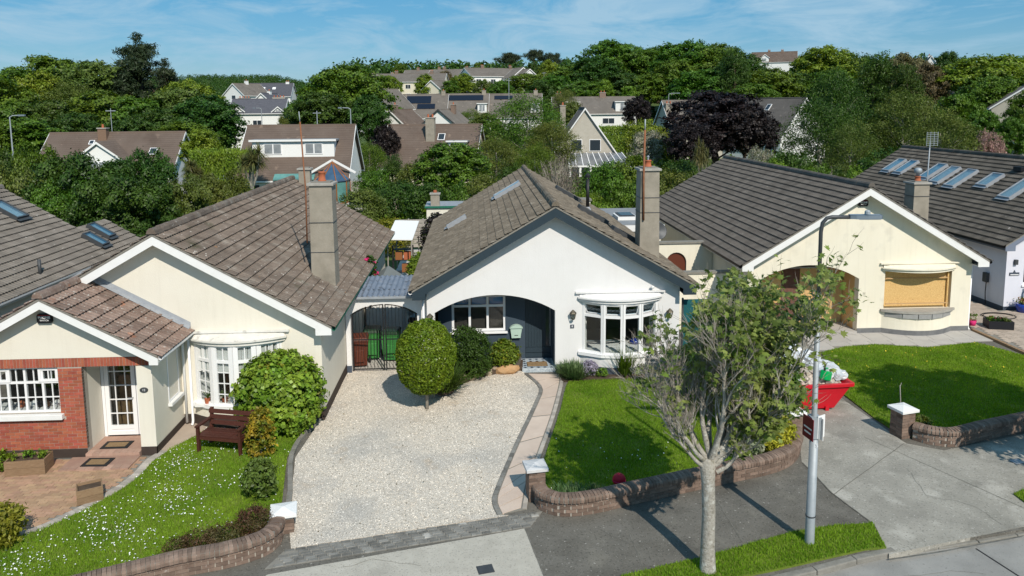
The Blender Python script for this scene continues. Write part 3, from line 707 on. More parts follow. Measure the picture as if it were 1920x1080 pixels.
# paved drives: block paving laid brick by brick
def block_paving(name, poly, mat, ang, near, top=0.03, bw=0.2, bh=0.1, maxn=300, base=True):
    root = tag(thing(name, None, None), kind='structure')
    if base: struct('bedding_sand', MB().prism(poly, [], XY, top - 0.018, -0.12), mortar, root)
    a = np.array(poly); c = a.mean(0); ca, sa = math.cos(ang), math.sin(ang)
    ext = max(np.ptp(a[:, 0]), np.ptp(a[:, 1])) * 0.8
    pts = []
    j = 0
    for v in np.arange(-ext, ext, bh + 0.007):
        for u in np.arange(-ext, ext, bw + 0.007):
            uu = u + (bw / 2 if j % 2 else 0)
            cs = [(c[0] + (uu + du) * ca - (v + dv) * sa, c[1] + (uu + du) * sa + (v + dv) * ca) for du, dv in ((-bw * .45, -bh * .4), (bw * .45, -bh * .4), (bw * .45, bh * .4), (-bw * .45, bh * .4), (0, 0))]
            pts.append(cs)
        j += 1
    A = np.array(pts); ok = np.all([in_poly(A[:, k], poly) for k in range(5)], axis=0)
    C = A[ok][:, 4]
    order = np.argsort(np.hypot(C[:, 0] - near[0], C[:, 1] - near[1]))
    me = MB().boxm(Matrix(), bw, bh, 0.06).mesh('paver', mat)
    rest = MB()
    for k, i in enumerate(order):
        m = Matrix.Translation((C[i][0], C[i][1], top - 0.03 + rng0.uniform(-.003, .003))) @ Matrix.Rotation(ang + rng0.uniform(-.015, .015), 4, 'Z')
        if k < maxn: inst('paver', me, root, m)
        else: rest.boxm(m, bw, bh, 0.06)
    if rest.v: tag(rest.build('pavers', mat, root), kind='stuff')
    return root
PAT = [(-7.72, 17.75)] + PATIO[:-2] + [(-9.9, 14.1), (-12.4, 13.6), (-12.4, 17.72)]
edge_in = offset_path(smooth_path([Vector(p) for p in PATIO[:-1]], 5), -0.16)
block_paving('paved_drive', [(-7.95, 17.7)] + [(p.x, p.y) for p in edge_in] + [(-12.4, 13.6), (-12.4, 17.72)], paver_tan, R(-3), (-9.3, 15.5))
pe = tag(thing('paving_edge', None, None), kind='structure')
me = MB().boxm(Matrix(), 0.1, 0.2, 0.08).mesh('edge_block', sett_pale)
for p, a in along(offset_path(smooth_path([Vector(q) for q in PATIO[:-1]], 5), -0.07), 0.107):
    inst('edge_block', me, pe, Matrix.Translation((p.x, p.y, 0.0)) @ Matrix.Rotation(a, 4, 'Z'))
sheet('concrete_strip', [(-7.9, 17.82), (-7.66, 17.95), (-7.2, 19.0), (-6.4, 19.4), (-6.4, 19.6), (-7.9, 19.6)], paver_pale, 0.036, -0.1)
block_paving('neighbour_drive', [(18.42, 21.5), (26, 21.5), (26, 28.1), (21.0, 28.3), (20.9, 31.5), (18.55, 31.5), (18.42, 26.0)], paver_pale, R(20), (19.8, 26.0), top=0.1, bw=0.3, bh=0.2)
B(18.3, 21.5, -0.1, 18.42, 26.0, 0.09).build('drive_edging', weathered_wood)['kind'] = 'structure'
# drain covers
for p, w in ((G(910, 1068), 0.3), (G(1907, 866), 0.3)):
    t = thing('drain_cover', 'dark square metal drain cover in the driveway apron' if p.x < 5 else 'grey metal water meter cover in the concrete driveway', 'drain cover', (p.x, p.y, 0.006), R(12))
    B(-w / 2, -w / 2.4, -0.03, w / 2, w / 2.4, 0.004).build('frame', dark_metal, t)
    B(-w / 2 + .02, -w / 2.4 + .02, 0.0, w / 2 - .02, w / 2.4 - .02, 0.009).build('lid', dark_metal if p.x < 5 else lead, t)
# ---------------------------------------------------------------- building kit
def text(name, body, size, m, mat, parent, extrude=0.002, bold=0.0):
    cu = bpy.data.curves.new(name, 'FONT'); cu.body = body; cu.size = size; cu.extrude = extrude; cu.offset = bold
    cu.align_x = 'CENTER'; cu.align_y = 'CENTER'
    o = bpy.data.objects.new(name, cu); COL.objects.link(o)
    dg = bpy.context.evaluated_depsgraph_get()
    me = bpy.data.meshes.new_from_object(o.evaluated_get(dg))
    bpy.data.objects.remove(o); bpy.data.curves.remove(cu)
    me.materials.clear(); me.materials.append(mat)
    return inst(name, me, parent, m)
FRONT = Matrix.Rotation(R(90), 4, 'X')      # text facing -y
def at(x, y, z, rot=FRONT):
    return Matrix.Translation((x, y, z)) @ rot

TW, TG = 0.30, 0.292                         # tile cover width and gauge
def tile_mesh(mat):
    prof = [(0.0, 0.0), (0.035, 0.026), (0.085, 0.026), (0.12, 0.002), (0.155, 0.002), (0.19, 0.026), (0.24, 0.026), (0.275, 0.002), (0.298, 0.0)]
    y0, y1, lift, th = -0.045, TG + 0.02, 0.058, 0.018
    n = len(prof); vs = []
    for x, z in prof: vs.append((x, y0, z + lift))
    for x, z in prof: vs.append((x, y1, z + 0.002))
    for x, z in prof: vs.append((x, y0 + 0.004, max(z, 0) + lift - th))
    fs = []
    for i in range(n - 1):
        fs.append((i, i + 1, n + i + 1, n + i)); fs.append((2 * n + i, 2 * n + i + 1, i + 1, i))
    # undercut: the lip of the tile overhangs an open shadow gap
    k = len(vs); xe = prof[-1][0]
    vs += [(0, y0 + .004, lift - th), (xe, y0 + .004, lift - th), (xe, y0 + .1, lift - th), (0, y0 + .1, lift - th), (xe, y0 + .1, -.02), (0, y0 + .1, -.02)]
    fs += [(k, k + 3, k + 2, k + 1), (k + 3, k + 5, k + 4, k + 2)]
    me = bpy.data.meshes.new('roof_tile'); me.from_pydata(vs, [], fs); me.materials.append(mat); me.update()
    return me, vs, fs
def lay_tiles(root, roof, slopes, mat, nparts=300):
    """slopes: (P0, xaxis, up, normal, length, slope_len, visible, skip(u,v))"""
    me, tv, tf = tile_mesh(mat)
    TV = np.array(tv); TF = tf
    todo = []
    rest_v = []; rest_f = []; nrest = 0
    rw = root.matrix_world if root.parent is None else root.matrix_world
    cam_l = Vector((0, 0, CAM_H)) - Vector(root.location)
    for P0, xa, up, no, L, S, vis, skip in slopes:
        P0, xa, up, no = Vector(P0), Vector(xa), Vector(up), Vector(no)
        nj, ni = int(round(L / TW)), int(round(S / TG))
        sx, sy = L / (nj * TW), S / (ni * TG)
        for i in range(ni):
            for j in range(nj):
                u, v = j * TW * sx, i * TG * sy
                if skip and skip(u + TW / 2, v + TG / 2): continue
                p = P0 + xa * u + up * v
                p = p + no * rng0.uniform(-.003, .003)
                m = M4(xa * sx, (up * sy + no * rng0.uniform(-.004, .004)), no, p)
                todo.append(((p - cam_l).length if vis else 1e6 + (p - cam_l).length, m))
    todo.sort(key=lambda t: t[0])
    for k, (d, m) in enumerate(todo):
        if k < nparts and d < 1e6: inst('roof_tile', me, roof, m)
        else:
            A = np.array(m); W = TV @ A[:3, :3].T + A[:3, 3]
            rest_v.append(W); rest_f.extend([tuple(i + nrest for i in f) for f in TF]); nrest += len(TV)
    if rest_v:
        mm = bpy.data.meshes.new('roof_tiles'); mm.from_pydata(np.concatenate(rest_v).tolist(), [], rest_f); mm.materials.append(mat); mm.update()
        tag(inst('roof_tiles', mm, roof), kind='stuff')
def ridge_tiles(roof, x, y0, y1, z, s, mat, r=0.13):
    prof = [(-r, -s * r - .02), (-r * .75, -0.0), (-r * .35, .05), (r * .35, .05), (r * .75, 0), (r, -s * r - .02)]
    mb = MB(); L = 0.44; n = len(prof)
    mb.add([(a, -.01, b + .012) for a, b in prof] + [(a, L, b) for a, b in prof], [(i, i + 1, n + i + 1, n + i) for i in range(n - 1)] + [tuple(range(n))])
    me = mb.mesh('ridge_tile', mat)
    k = int((y1 - y0) / 0.44)
    for i in range(k):
        inst('ridge_tile', me, roof, Matrix.Translation((x + rng0.uniform(-.006, .006), y0 + i * (y1 - y0) / k, z + rng0.uniform(-.005, .007))) @ Matrix.Diagonal((1, (y1 - y0) / k / 0.44, 1, 1)))
def gable_roof(root, hw, L, rz, ez, ov, tmat, barge, vis=('R',), skipR=None, skipL=None, nparts=300, gutter=black_plastic, barge_h=0.25, kneel=0.42, kneel_h=0.2, rear_barge=True, soffit=None, y0=0.0, verge=True):
    """roof of a gabled house: ridge at x=0 from y0-ov to y0+L; hw half width at the eaves"""
    s = (rz - ez) / hw; th = math.atan(s); c, sn = math.cos(th), math.sin(th); S = hw / c
    ya, yb = y0 - ov, y0 + L
    roof = MB()
    for sd in (-1, 1):
        roof.add([(0, ya, rz - .05), (sd * hw, ya, ez - .05), (sd * hw, yb, ez - .05), (0, yb, rz - .05), (0, ya, rz - .11), (sd * hw, ya, ez - .11), (sd * hw, yb, ez - .11), (0, yb, rz - .11)],
                 [(0, 1, 2, 3), (4, 7, 6, 5), (0, 4, 5, 1), (1, 5, 6, 2), (2, 6, 7, 3)])
    roof = roof.build('roof', tmat, root)
    sl = [((hw + .05 * c, ya - .03, ez - .05 - .05 * sn + .002), (0, 1, 0), (-c, 0, sn), (sn, 0, c), yb - ya + .06, S + .05, 'R' in vis, skipR),
          ((-hw - .05 * c, yb + .03, ez - .05 - .05 * sn + .002), (0, -1, 0), (c, 0, sn), (-sn, 0, c), yb - ya + .06, S + .05, 'L' in vis, skipL)]
    lay_tiles(root, roof, sl, tmat, nparts)
    ridge_tiles(roof, 0, ya - .04, yb + .04, rz + .045, s, tmat)
    sf = soffit or barge
    for sd, nm in ((-1, 'barge_board'), (1, 'barge_board')):
        low = lambda x: rz - .055 - barge_h - s * x
        xk = hw - kneel
        poly = [(0, rz - .075), (hw - .01, ez - .075), (hw - .01, ez - .075 - kneel_h), (xk, ez - .075 - kneel_h)]
        if low(xk) > ez - .075 - kneel_h: poly.append((xk, low(xk)))
        poly.append((0, low(0)))
        MB().prism([(sd * a, b) for a, b in poly], [], XZ, ya, ya + .03).build(nm, barge, root)
        if verge:
            v = MB(); v.add([(0, ya - .012, rz - .045), (sd * hw, ya - .012, ez - .045), (sd * hw, ya - .012, ez - .1), (0, ya - .012, rz - .1), (0, ya + .08, rz - .045), (sd * hw, ya + .08, ez - .045), (sd * hw, ya + .08, ez - .1), (0, ya + .08, rz - .1)],
                            [(0, 1, 2, 3), (4, 7, 6, 5), (0, 4, 5, 1), (2, 6, 7, 3)])
            v.build('mortar_verge', mortar, root)
        # sloping soffit behind the barge board and boxed eave
        so = MB(); so.add([(0, ya + .032, low(0) + .05), (sd * xk, ya + .032, low(xk) + .05), (sd * xk, y0 + .02, low(xk) + .05), (0, y0 + .02, low(0) + .05), (0, ya + .032, low(0) + .07), (sd * xk, ya + .032, low(xk) + .07), (sd * xk, y0 + .02, low(xk) + .07), (0, y0 + .02, low(0) + .07)],
                          [(0, 1, 2, 3), (4, 7, 6, 5), (0, 4, 5, 1), (1, 5, 6, 2)])
        so.build('soffit', sf, root)
        zb = ez - .075 - kneel_h + .02
        B(sd * xk, ya + .033, zb, sd * (hw - .03), yb - .02, zb + .02).build('eave_soffit', sf, root)
        B(sd * (hw - .03), ya + .033, zb + .022, sd * (hw - .012), yb - .02, ez - .06).build('fascia', sf, root)
        gp = [(hw - .008, ez - .06), (hw - .008, ez - .13), (hw + .03, ez - .165), (hw + .075, ez - .165), (hw + .105, ez - .13), (hw + .11, ez - .075), (hw + .1, ez - .075), (hw + .093, ez - .125), (hw + .07, ez - .15), (hw + .035, ez - .15), (hw + .005, ez - .125), (hw + .005, ez - .06)]
        MB().prism([(sd * a, b) for a, b in gp], [], XZ, ya + .02, yb - .02).build('gutter', gutter, root)
    if rear_barge:
        for sd in (-1, 1):
            MB().prism([(0, rz - .075), (sd * (hw - .01), ez - .075), (sd * (hw - .01), ez - .25), (0, rz - .3)], [], XZ, yb - .03, yb).build('barge_board', barge, root)
    return roof, s
def skylight(root, hw, rz, s, sd, y, dist, w, h, mat=None, frame=dark_metal):
    """roof window: dist = distance down the slope from the ridge to its top edge"""
    th = math.atan(s); c, sn = math.cos(th), math.sin(th)
    dn = Vector((sd * c, 0, -sn)); no = Vector((sd * sn, 0, c)); al = Vector((0, 1, 0))
    p = Vector((0, y, rz - .05)) + dn * (dist + h / 2) + no * 0.1
    m = M4(al, -dn if sd > 0 else -dn, no, p)
    if m.to_3x3().determinant() < 0: m = M4(-al, -dn, no, p)
    f = MB()
    t = 0.055
    for a, b, cx, cy in ((w, t, 0, h / 2 - t / 2), (w, t, 0, -h / 2 + t / 2), (t, h - 2 * t, w / 2 - t / 2, 0), (t, h - 2 * t, -w / 2 + t / 2, 0)):
        f.boxm(m @ Matrix.Translation((cx, cy, 0.03)), a, b, 0.16)
    f.boxm(m @ Matrix.Translation((0, -h / 2 - .07, 0.035)), w + .1, 0.14, 0.012)
    o = f.build('skylight', frame, root)
    MB().boxm(m @ Matrix.Translation((0, 0, 0.085)), w - 2 * t, h - 2 * t, 0.012).build('pane', mat or sky_glass, o)
    MB().boxm(m @ Matrix.Translation((0, 0, 0.0)), w - 2 * t, h - 2 * t, 0.01).build('blind', curtain, o)
    return o
def chimney(root, x0, x1, y0, y1, zb, zt_, pots=1, mat=None, straps=(), taper=0.0, potz=0.28, cowl=False):
    mb = MB(); k = taper
    mb.add([(x0 - k, y0 - k, zb), (x1 + k, y0 - k, zb), (x1 + k, y1 + k, zb), (x0 - k, y1 + k, zb), (x0, y0, zt_ - .1), (x1, y0, zt_ - .1), (x1, y1, zt_ - .1), (x0, y1, zt_ - .1)],
           [(4, 5, 6, 7), (0, 1, 5, 4), (1, 2, 6, 5), (2, 3, 7, 6), (3, 0, 4, 7)])
    c = mb.build('chimney', mat or chimney_render, root, bevel=0.012)
    B(x0 - .06, y0 - .06, zt_ - .1, x1 + .06, y1 + .06, zt_ - .02).build('cap', concrete_cap, c, bevel=0.012)
    B(x0 + .05, y0 + .05, zt_ - .02, x1 - .05, y1 - .05, zt_ + .02).build('flaunching', mortar, c)
    for i in range(pots):
        px = x0 + (x1 - x0) * (i + 0.5) / pots; py = (y0 + y1) / 2
        MB().lathe([(.13, 0), (.12, .05), (.105, .06), (.1, potz - .04), (.115, potz - .03), (.115, potz), (.085, potz), (.085, .05)], (px, py, zt_), 14).build('chimney_pot', terracotta, c, True)
        if cowl:
            MB().lathe([(.07, 0), (.07, .1), (.12, .12), (.15, .2), (.14, .28), (.08, .33), (.001, .34)], (px, py, zt_ + potz), 16).build('cowl', galv, c, True)
    for z in straps:
        MB().tube([(x0 - .02, y0 - .02, z), (x1 + .02, y0 - .02, z), (x1 + .02, y1 + .02, z), (x0 - .02, y1 + .02, z), (x0 - .02, y0 - .02, z)], 0.011, 5).build('strap', dark_metal, c)
    return c
def flat_window(root, x0, x1, z0, z1, y, cols=1, rows=None, frame=white_pvc, depth=0.07, fw=0.06, sill=None, sub=None, name='window', pane=None, sillmat=None, grid=None):
    """frame + panes in the plane y (front at y); rows = list of z splits"""
    f = MB(); zs = [z0] + list(rows or []) + [z1]; xs = [x0 + (x1 - x0) * i / cols for i in range(cols + 1)] if not hasattr(cols, '__len__') else list(cols)
    for x in xs:
        a = x if x == xs[0] else (x - fw if x == xs[-1] else x - fw / 2)
        f.box(a, y, z0, a + fw, y + depth, z1)
    for z in zs:
        a = z if z == zs[0] else (z - fw if z == zs[-1] else z - fw / 2)
        for xa, xb in zip(xs[:-1], xs[1:]):
            f.box(xa + (fw if xa == xs[0] else fw / 2), y + .003, a, xb - (fw if xb == xs[-1] else fw / 2), y + depth - .003, a + fw)
    if grid:        # fine glazing bars: (nx, nz) in every light
        for xa, xb in zip(xs[:-1], xs[1:]):
            for k, (za, zb) in enumerate(zip(zs[:-1], zs[1:])):
                gx, gz = grid[k] if isinstance(grid[0], tuple) else grid
                for i in range(1, gx): f.box(xa + (xb - xa) * i / gx - .011, y + .012, za + .01, xa + (xb - xa) * i / gx + .011, y + .045, zb - .01)
                for i in range(1, gz): f.box(xa + .01, y + .013, za + (zb - za) * i / gz - .011, xb - .01, y + .044, za + (zb - za) * i / gz + .011)
    w = f.build(name, frame, root)
    for xa, xb in zip(xs[:-1], xs[1:]):
        for za, zb in zip(zs[:-1], zs[1:]):
            B(xa + .02, y + .03, za + .02, xb - .02, y + .034, zb - .02).build('pane', pane or glass, w)
    if sill:
        B(x0 - sill[0], y - sill[1], z0 - sill[2], x1 + sill[0], y + .02, z0 - .002).build('sill', sillmat or frame, w, bevel=0.008)
    return w
def arc_pts(xc, hw, dep, n, off=0.0):
    """plan arc of a bow, from left to right, bulging to -y"""
    pts = []
    for i in range(n + 1):
        t = -1 + 2 * i / n
        pts.append(((xc + t * (hw + off)), -(dep * (1 - t * t)) - off))
    return pts
def bow(root, xc, hw, dep, z0, z1, wallmat, plinthmat, style, hood=True, framemat=white_pvc, silln=True, plinth_h=0.25, hoodmat=None):
    # bulging wall below the window
    a = arc_pts(xc, hw + .06, dep, 14)
    MB().prism(a + [(xc + hw + .06, 0.02), (xc - hw - .06, 0.02)], [], XY, z0 - .085, -0.15).build('bow_wall', wallmat, root)
    b = arc_pts(xc, hw + .06, dep, 14, 0.012)
    MB().prism(b + [(xc + hw + .07, -.003), (xc - hw - .07, -.003)], [], XY, plinth_h, -0.15).build('bow_plinth', plinthmat, root)
    facets = arc_pts(xc, hw, dep, 4, -.03)
    f = MB(); panes = []; FWD = 0.055
    for A, Bp in zip(facets[:-1], facets[1:]):
        A3, B3 = Vector((*A, 0)), Vector((*Bp, 0)); d = (B3 - A3).normalized(); nrm = Vector((d.y, -d.x, 0)); L_ = (B3 - A3).length
        def bar(u0, u1, za, zb, t=0.07, push=0.0):
            c = A3 + d * ((u0 + u1) / 2) + nrm * push; c.z = (za + zb) / 2
            f.boxm(M4(d, nrm, (0, 0, 1), c), u1 - u0, t, zb - za)
        if style is None: continue
        zt1 = z1 - (z1 - z0) * 0.27
        bar(0, .07, z0, z1, .09); bar(L_ - .07, L_, z0, z1, .09)
        bar(.07, L_ - .07, z0, z0 + FWD); bar(.07, L_ - .07, z1 - FWD, z1); bar(.07, L_ - .07, zt1 - .04, zt1 + .04, .075)
        if style == 'cottage':
            bar(.07, .12, z0 + FWD, z1 - FWD, .06, .012); bar(L_ - .12, L_ - .07, z0 + FWD, z1 - FWD, .06, .012)
            bar(L_ / 2 - .012, L_ / 2 + .012, z0 + .03, z1 - .03, .03)
            for q in (.25, .5, .75): bar(.1, L_ - .1, z0 + (zt1 - z0) * q - .011, z0 + (zt1 - z0) * q + .011, .028)
            panes += [(A3, d, nrm, L_, z0, zt1, 0), (A3, d, nrm, L_, zt1, z1, 0)]
        else:
            panes += [(A3, d, nrm, L_, z0, zt1, 0), (A3, d, nrm, L_, zt1, z1, 1)]
    if style is None:
        w = None
    else:
        w = f.build('bow_window', framemat, root)
        for A3, d, nrm, L_, za, zb, openv in panes:
            c = A3 + d * (L_ / 2); c.z = (za + zb) / 2
            if openv:       # top light hung open
                m = M4(d, nrm, (0, 0, 1), Vector((c.x, c.y, zb - .04)) + nrm * .03) @ Matrix.Rotation(R(-24), 4, 'X')
                hgt = zb - za - .02
                v = MB(); wv = L_ - .1; t = .05
                v.boxm(m @ Matrix.Translation((0, 0, -t / 2)), wv, .05, t); v.boxm(m @ Matrix.Translation((0, 0, -hgt + t / 2)), wv, .05, t)
                for q in (-1, 1): v.boxm(m @ Matrix.Translation((q * (wv / 2 - t / 2), 0, -hgt / 2)), t, .05, hgt - 2 * t)
                v.build('top_light', framemat, w)
                MB().boxm(m @ Matrix.Translation((0, 0, -hgt / 2)), wv - 2 * t + .01, .008, hgt - 2 * t + .01).build('pane', sky_glass, w)
            else:
                MB().boxm(M4(d, nrm, (0, 0, 1), c), L_ - .06, .005, zb - za - .06).build('pane', glass, w)
    s1 = arc_pts(xc, hw + .06, dep, 14 if style is None else 4, .07)
    sl = MB().prism(s1 + [(xc + hw + .12, -.004), (xc - hw - .12, -.004)], [], XY, z0 - .003, z0 - .085)
    sl.build('sill', framemat if silln else concrete_cap, w or root, bevel=0.01)
    # hood: bowed head moulding and flat entablature above
    if hood:
        hm = hoodmat or wallmat
        h1 = arc_pts(xc, hw + .06, dep, 14, .04)
        MB().prism(h1 + [(xc + hw + .1, -.004), (xc - hw - .1, -.004)], [], XY, z1 + .09, z1 + .002).build('hood', hm, root)
        h2 = arc_pts(xc, hw + .06, dep, 14, .09)
        MB().prism(h2 + [(xc + hw + .15, -.004), (xc - hw - .15, -.004)], [], XY, z1 + .13, z1 + .093).build('hood_moulding', hm, root)
        # sloping lead top
        h3 = arc_pts(xc, hw + .04, dep, 14, .06); tp = MB(); n3 = len(h3)
        tp.add([(x, y, z1 + .132) for x, y in h3] + [(xc + (x - xc) * .985, -.01, z1 + .25) for x, y in h3], [(i, i + 1, n3 + i + 1, n3 + i) for i in range(n3 - 1)])
        tp.build('hood_top', hm, root)
        B(xc - hw - .22, -.1, z1 + .25, xc + hw + .22, -.003, z1 + .3).build('cornice', hm, root)
    return w
def shell(root, hw, L, rz, s, wallmat, outer_notch, holes, plinthmat, ph=0.25, thick=0.3, inner=interior, plinth_spans=None):
    """front wall polygon with openings + side and back walls + floor and ceiling"""
    top = lambda x: rz - .13 - s * abs(x)
    outer = [(-hw, -.15)] + outer_notch + [(hw, -.15), (hw, top(hw)), (0, top(0)), (-hw, top(hw))]
    MB().prism(outer, holes, XZ, 0.0, thick).build('front_wall', wallmat, root)
    B(-hw, thick + .002, -.15, -hw + thick, L, top(hw)).build('side_wall', wallmat, root)
    B(hw - thick, thick + .002, -.15, hw, L, top(hw)).build('side_wall', wallmat, root)
    MB().prism([(-hw + thick + .002, -.15), (hw - thick - .002, -.15), (hw - thick - .002, top(hw - thick)), (0, top(0)), (-hw + thick + .002, top(hw - thick))], [], XZ, L - thick, L).build('rear_wall', wallmat, root)
    B(-hw + thick + .002, thick + .002, -.1, hw - thick - .002, L - thick - .002, .05).build('floor', interior_floor, root)
    B(-hw + thick + .002, thick + .004, 2.42, hw - thick - .002, L - thick - .002, 2.46).build('ceiling', inner, root)
    B(-hw + thick + .002, 4.3, .05, hw - thick - .002, 4.4, 2.42).build('partition', inner, root)
    for a, b in (plinth_spans or [(-hw, hw)]):
        B(a, -.014, -.15, b, -.001, ph).build('plinth', plinthmat, root)
    for sd in (-1, 1):
        B(sd * (hw + .001), -.014, -.15, sd * (hw + .014), L, ph).build('plinth', plinthmat, root)
def arch(x0, x1, zs, za, n=16, rnd=0.0):
    """segmental arch points from (x0, zs) over (mid, za) to (x1, zs)"""
    c = (x0 + x1) / 2; hw = (x1 - x0) / 2; h = za - zs; r = (hw * hw + h * h) / (2 * h); zc = za - r
    a0 = math.asin(hw / r)
    return [(c + r * math.sin(-a0 + 2 * a0 * i / n), zc + r * math.cos(-a0 + 2 * a0 * i / n)) for i in range(n + 1)]
def downpipe(root, x, y, z0, z1, mat, r=0.035):
    MB().tube([(x, y, z1), (x, y, z0 + .12), (x, y - .03, z0 + .05), (x, y - .09, z0 + .02)], r, 8).build('downpipe', mat, root, True)
def lantern(root, x, y, z):
    l = MB()
    l.box(x - .07, y - .02, z - .02, x + .07, y - .002, z + .06); l.bar((x, y - .02, z + .08), (x, y - .13, z + .1), .02, .02)
    l.lathe([(.05, -.15), (.055, -.13), (.06, -.13)], (x, y - .13, z), 6); l.lathe([(.115, .05), (.1, .08), (.05, .13), (.02, .16), (.001, .17)], (x, y - .13, z), 6)
    for i in range(6):
        a = 2 * math.pi * i / 6
        l.bar((x + .055 * math.cos(a), y - .13 + .055 * math.sin(a), z - .13), (x + .1 * math.cos(a), y - .13 + .1 * math.sin(a), z + .05), .014, .014)
    o = l.build('lantern', brass, root)
    MB().lathe([(.05, -.125), (.093, .05)], (x, y - .13, z), 6).build('lantern_glass', glass, o)
def alarm_box(root, x, y, z, w=0.34, h=0.22):
    o = MB().prism([(x - w / 2 + .03, z - h / 2), (x + w / 2 - .03, z - h / 2), (x + w / 2, z - h / 2 + .04), (x + w / 2, z + h / 2 - .04), (x + w / 2 - .03, z + h / 2), (x - w / 2 + .03, z + h / 2), (x - w / 2, z + h / 2 - .04), (x - w / 2, z - h / 2 + .04)], [], XZ, y - .07, y - .002).build('alarm_box', ink_black, root, bevel=0.015)
    B(x - w / 2 + .03, y - .073, z + h / 2 - .035, x + w / 2 - .03, y - .069, z + h / 2 - .025).build('red_line', ink_red, o)
    text('lettering', 'PHONE', 0.085, at(x, y - .073, z + .025), ink_white, o, bold=0.002)
    text('lettering', 'WATCH', 0.055, at(x, y - .073, z - .045), ink_white, o)
# ================================================================ the white house
W = thing('bungalow', 'white rendered bungalow with charcoal barge boards and arched porch', 'house', (2.45, 22.85, 0))
W_RZ, W_EZ, W_HW = 5.42, 2.86, 4.42
w_roof, w_s = gable_roof(W, W_HW, 14.2, W_RZ, W_EZ, 0.42, tile_tan, charcoal_wood, vis=('L', 'R'), gutter=white_pvc, barge_h=.33, kneel_h=.26)
ar = arch(-3.76, 0.03, 2.0, 2.54)
shell(W, 4.0, 14.1, W_RZ, w_s, white_render, [(-3.76, -.15)] + ar + [(0.03, -.15)], [[(.9, .66), (3.28, .66), (3.28, 2.3), (.9, 2.3)]], plinth_blue, 0.24, plinth_spans=[(-4.0, -3.76), (.03, .86), (3.32, 4.0)])
# porch recess
RD = 0.95
B(-3.76, .302, -.1, -3.7, RD, 2.6).build('porch_side', charcoal, W)
B(.03, .302, -.1, .1, RD, 2.6).build('porch_side', charcoal, W)
B(-3.7, .302, 2.56, .03, RD, 2.6).build('porch_ceiling', charcoal, W)
MB().prism([(-3.7, -.1), (.03, -.1), (.03, 2.56), (-3.7, 2.56)], [[(-3.26, 1.08), (-1.5, 1.08), (-1.5, 2.3), (-3.26, 2.3)], [(-.86, .14), (.0, .14), (.0, 2.22), (-.86, 2.22)]], XZ, RD, RD + .2).build('porch_wall', charcoal, W)
flat_window(W, -3.26, -1.5, 1.08, 2.3, RD + .04, 3, [1.93], white_pvc, fw=.075, sill=(.06, .14, .06))
for i, (xa, xb) in enumerate(((-3.18, -2.72), (-2.6, -2.13), (-2.02, -1.58))):
    B(xa, RD + .16, 1.96, xb, RD + .17, 2.26).build('blind', M('blue_blind%d' % i, (0.12, 0.3, 0.55), None, rough=.7) if i == 0 else MATS['blue_blind0'], W)
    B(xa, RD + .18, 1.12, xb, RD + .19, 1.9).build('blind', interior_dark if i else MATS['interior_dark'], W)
# door: vertical boards, tall glazed strip and bar handle
d = B(-.86, RD + .05, .14, .0, RD + .1, 2.22).build('door', charcoal_wood, W)
for i in range(7): B(-.84 + i * .095, RD + .036, .5, -.76 + i * .095, RD + .049, 2.2).build('door_board', charcoal_wood, d)
B(-.85, RD + .03, .16, -.01, RD + .049, .3).build('kick_board', charcoal_wood, d); B(-.85, RD + .03, .32, -.01, RD + .049, .48).build('kick_board', charcoal_wood, d)
B(-.172, RD + .034, .52, -.06, RD + .046, 2.16).build('door_pane', far_dark, d)
MB().tube([(-.035, RD - .01, .55), (-.035, RD - .01, 2.0)], .014, 8).build('door_handle', galv, d)
# tiled porch step
stp = B(-1.02, -.02, -.15, .028, RD, .12).build('porch_step', white_paint, W)
ptile = M('patterned_tile', (.52, .56, .58), (.3, .36, .4), 26, .5, detail=1); ptile_ring = M('tile_ring', (.3, .36, .42), None, rough=.5)
for i in range(5):
    for j in range(5):
        x0, y0 = -1.02 + i * .209, -.02 + j * .19
        B(x0 + .002, y0 + .002, .121, x0 + .207, y0 + .188, .127).build('porch_tile', ptile, stp)
        MB().lathe([(.045, .1275), (.045, .1295), (.075, .1295), (.075, .1275)], (x0 + .104, y0 + .095, 0), 12).build('tile_ring', ptile_ring, stp)
for i in range(5): B(-1.02 + i * .209 + .002, -.027, -.05, -1.02 + i * .209 + .207, -.021, .117).build('porch_tile', ptile, stp)
# letter box
lb = MB().prism([(-1.3, .88), (-1.02, .88), (-.98, 1.2), (-1.34, 1.2)], [], XZ, RD - .13, RD - .002).build('letterbox', mint, W, bevel=0.012)
MB().prism(arch(-1.38, -.94, 1.2, 1.31, 8) , [], XZ, RD - .16, RD - .002).build('letterbox_lid', mint, lb)
B(-1.22, RD - .134, .95, -1.1, RD - .129, .97).build('letter_slot', ink_black, lb)
bow(W, 2.09, 1.2, .52, .66, 2.3, white_render, plinth_blue, 'plain')
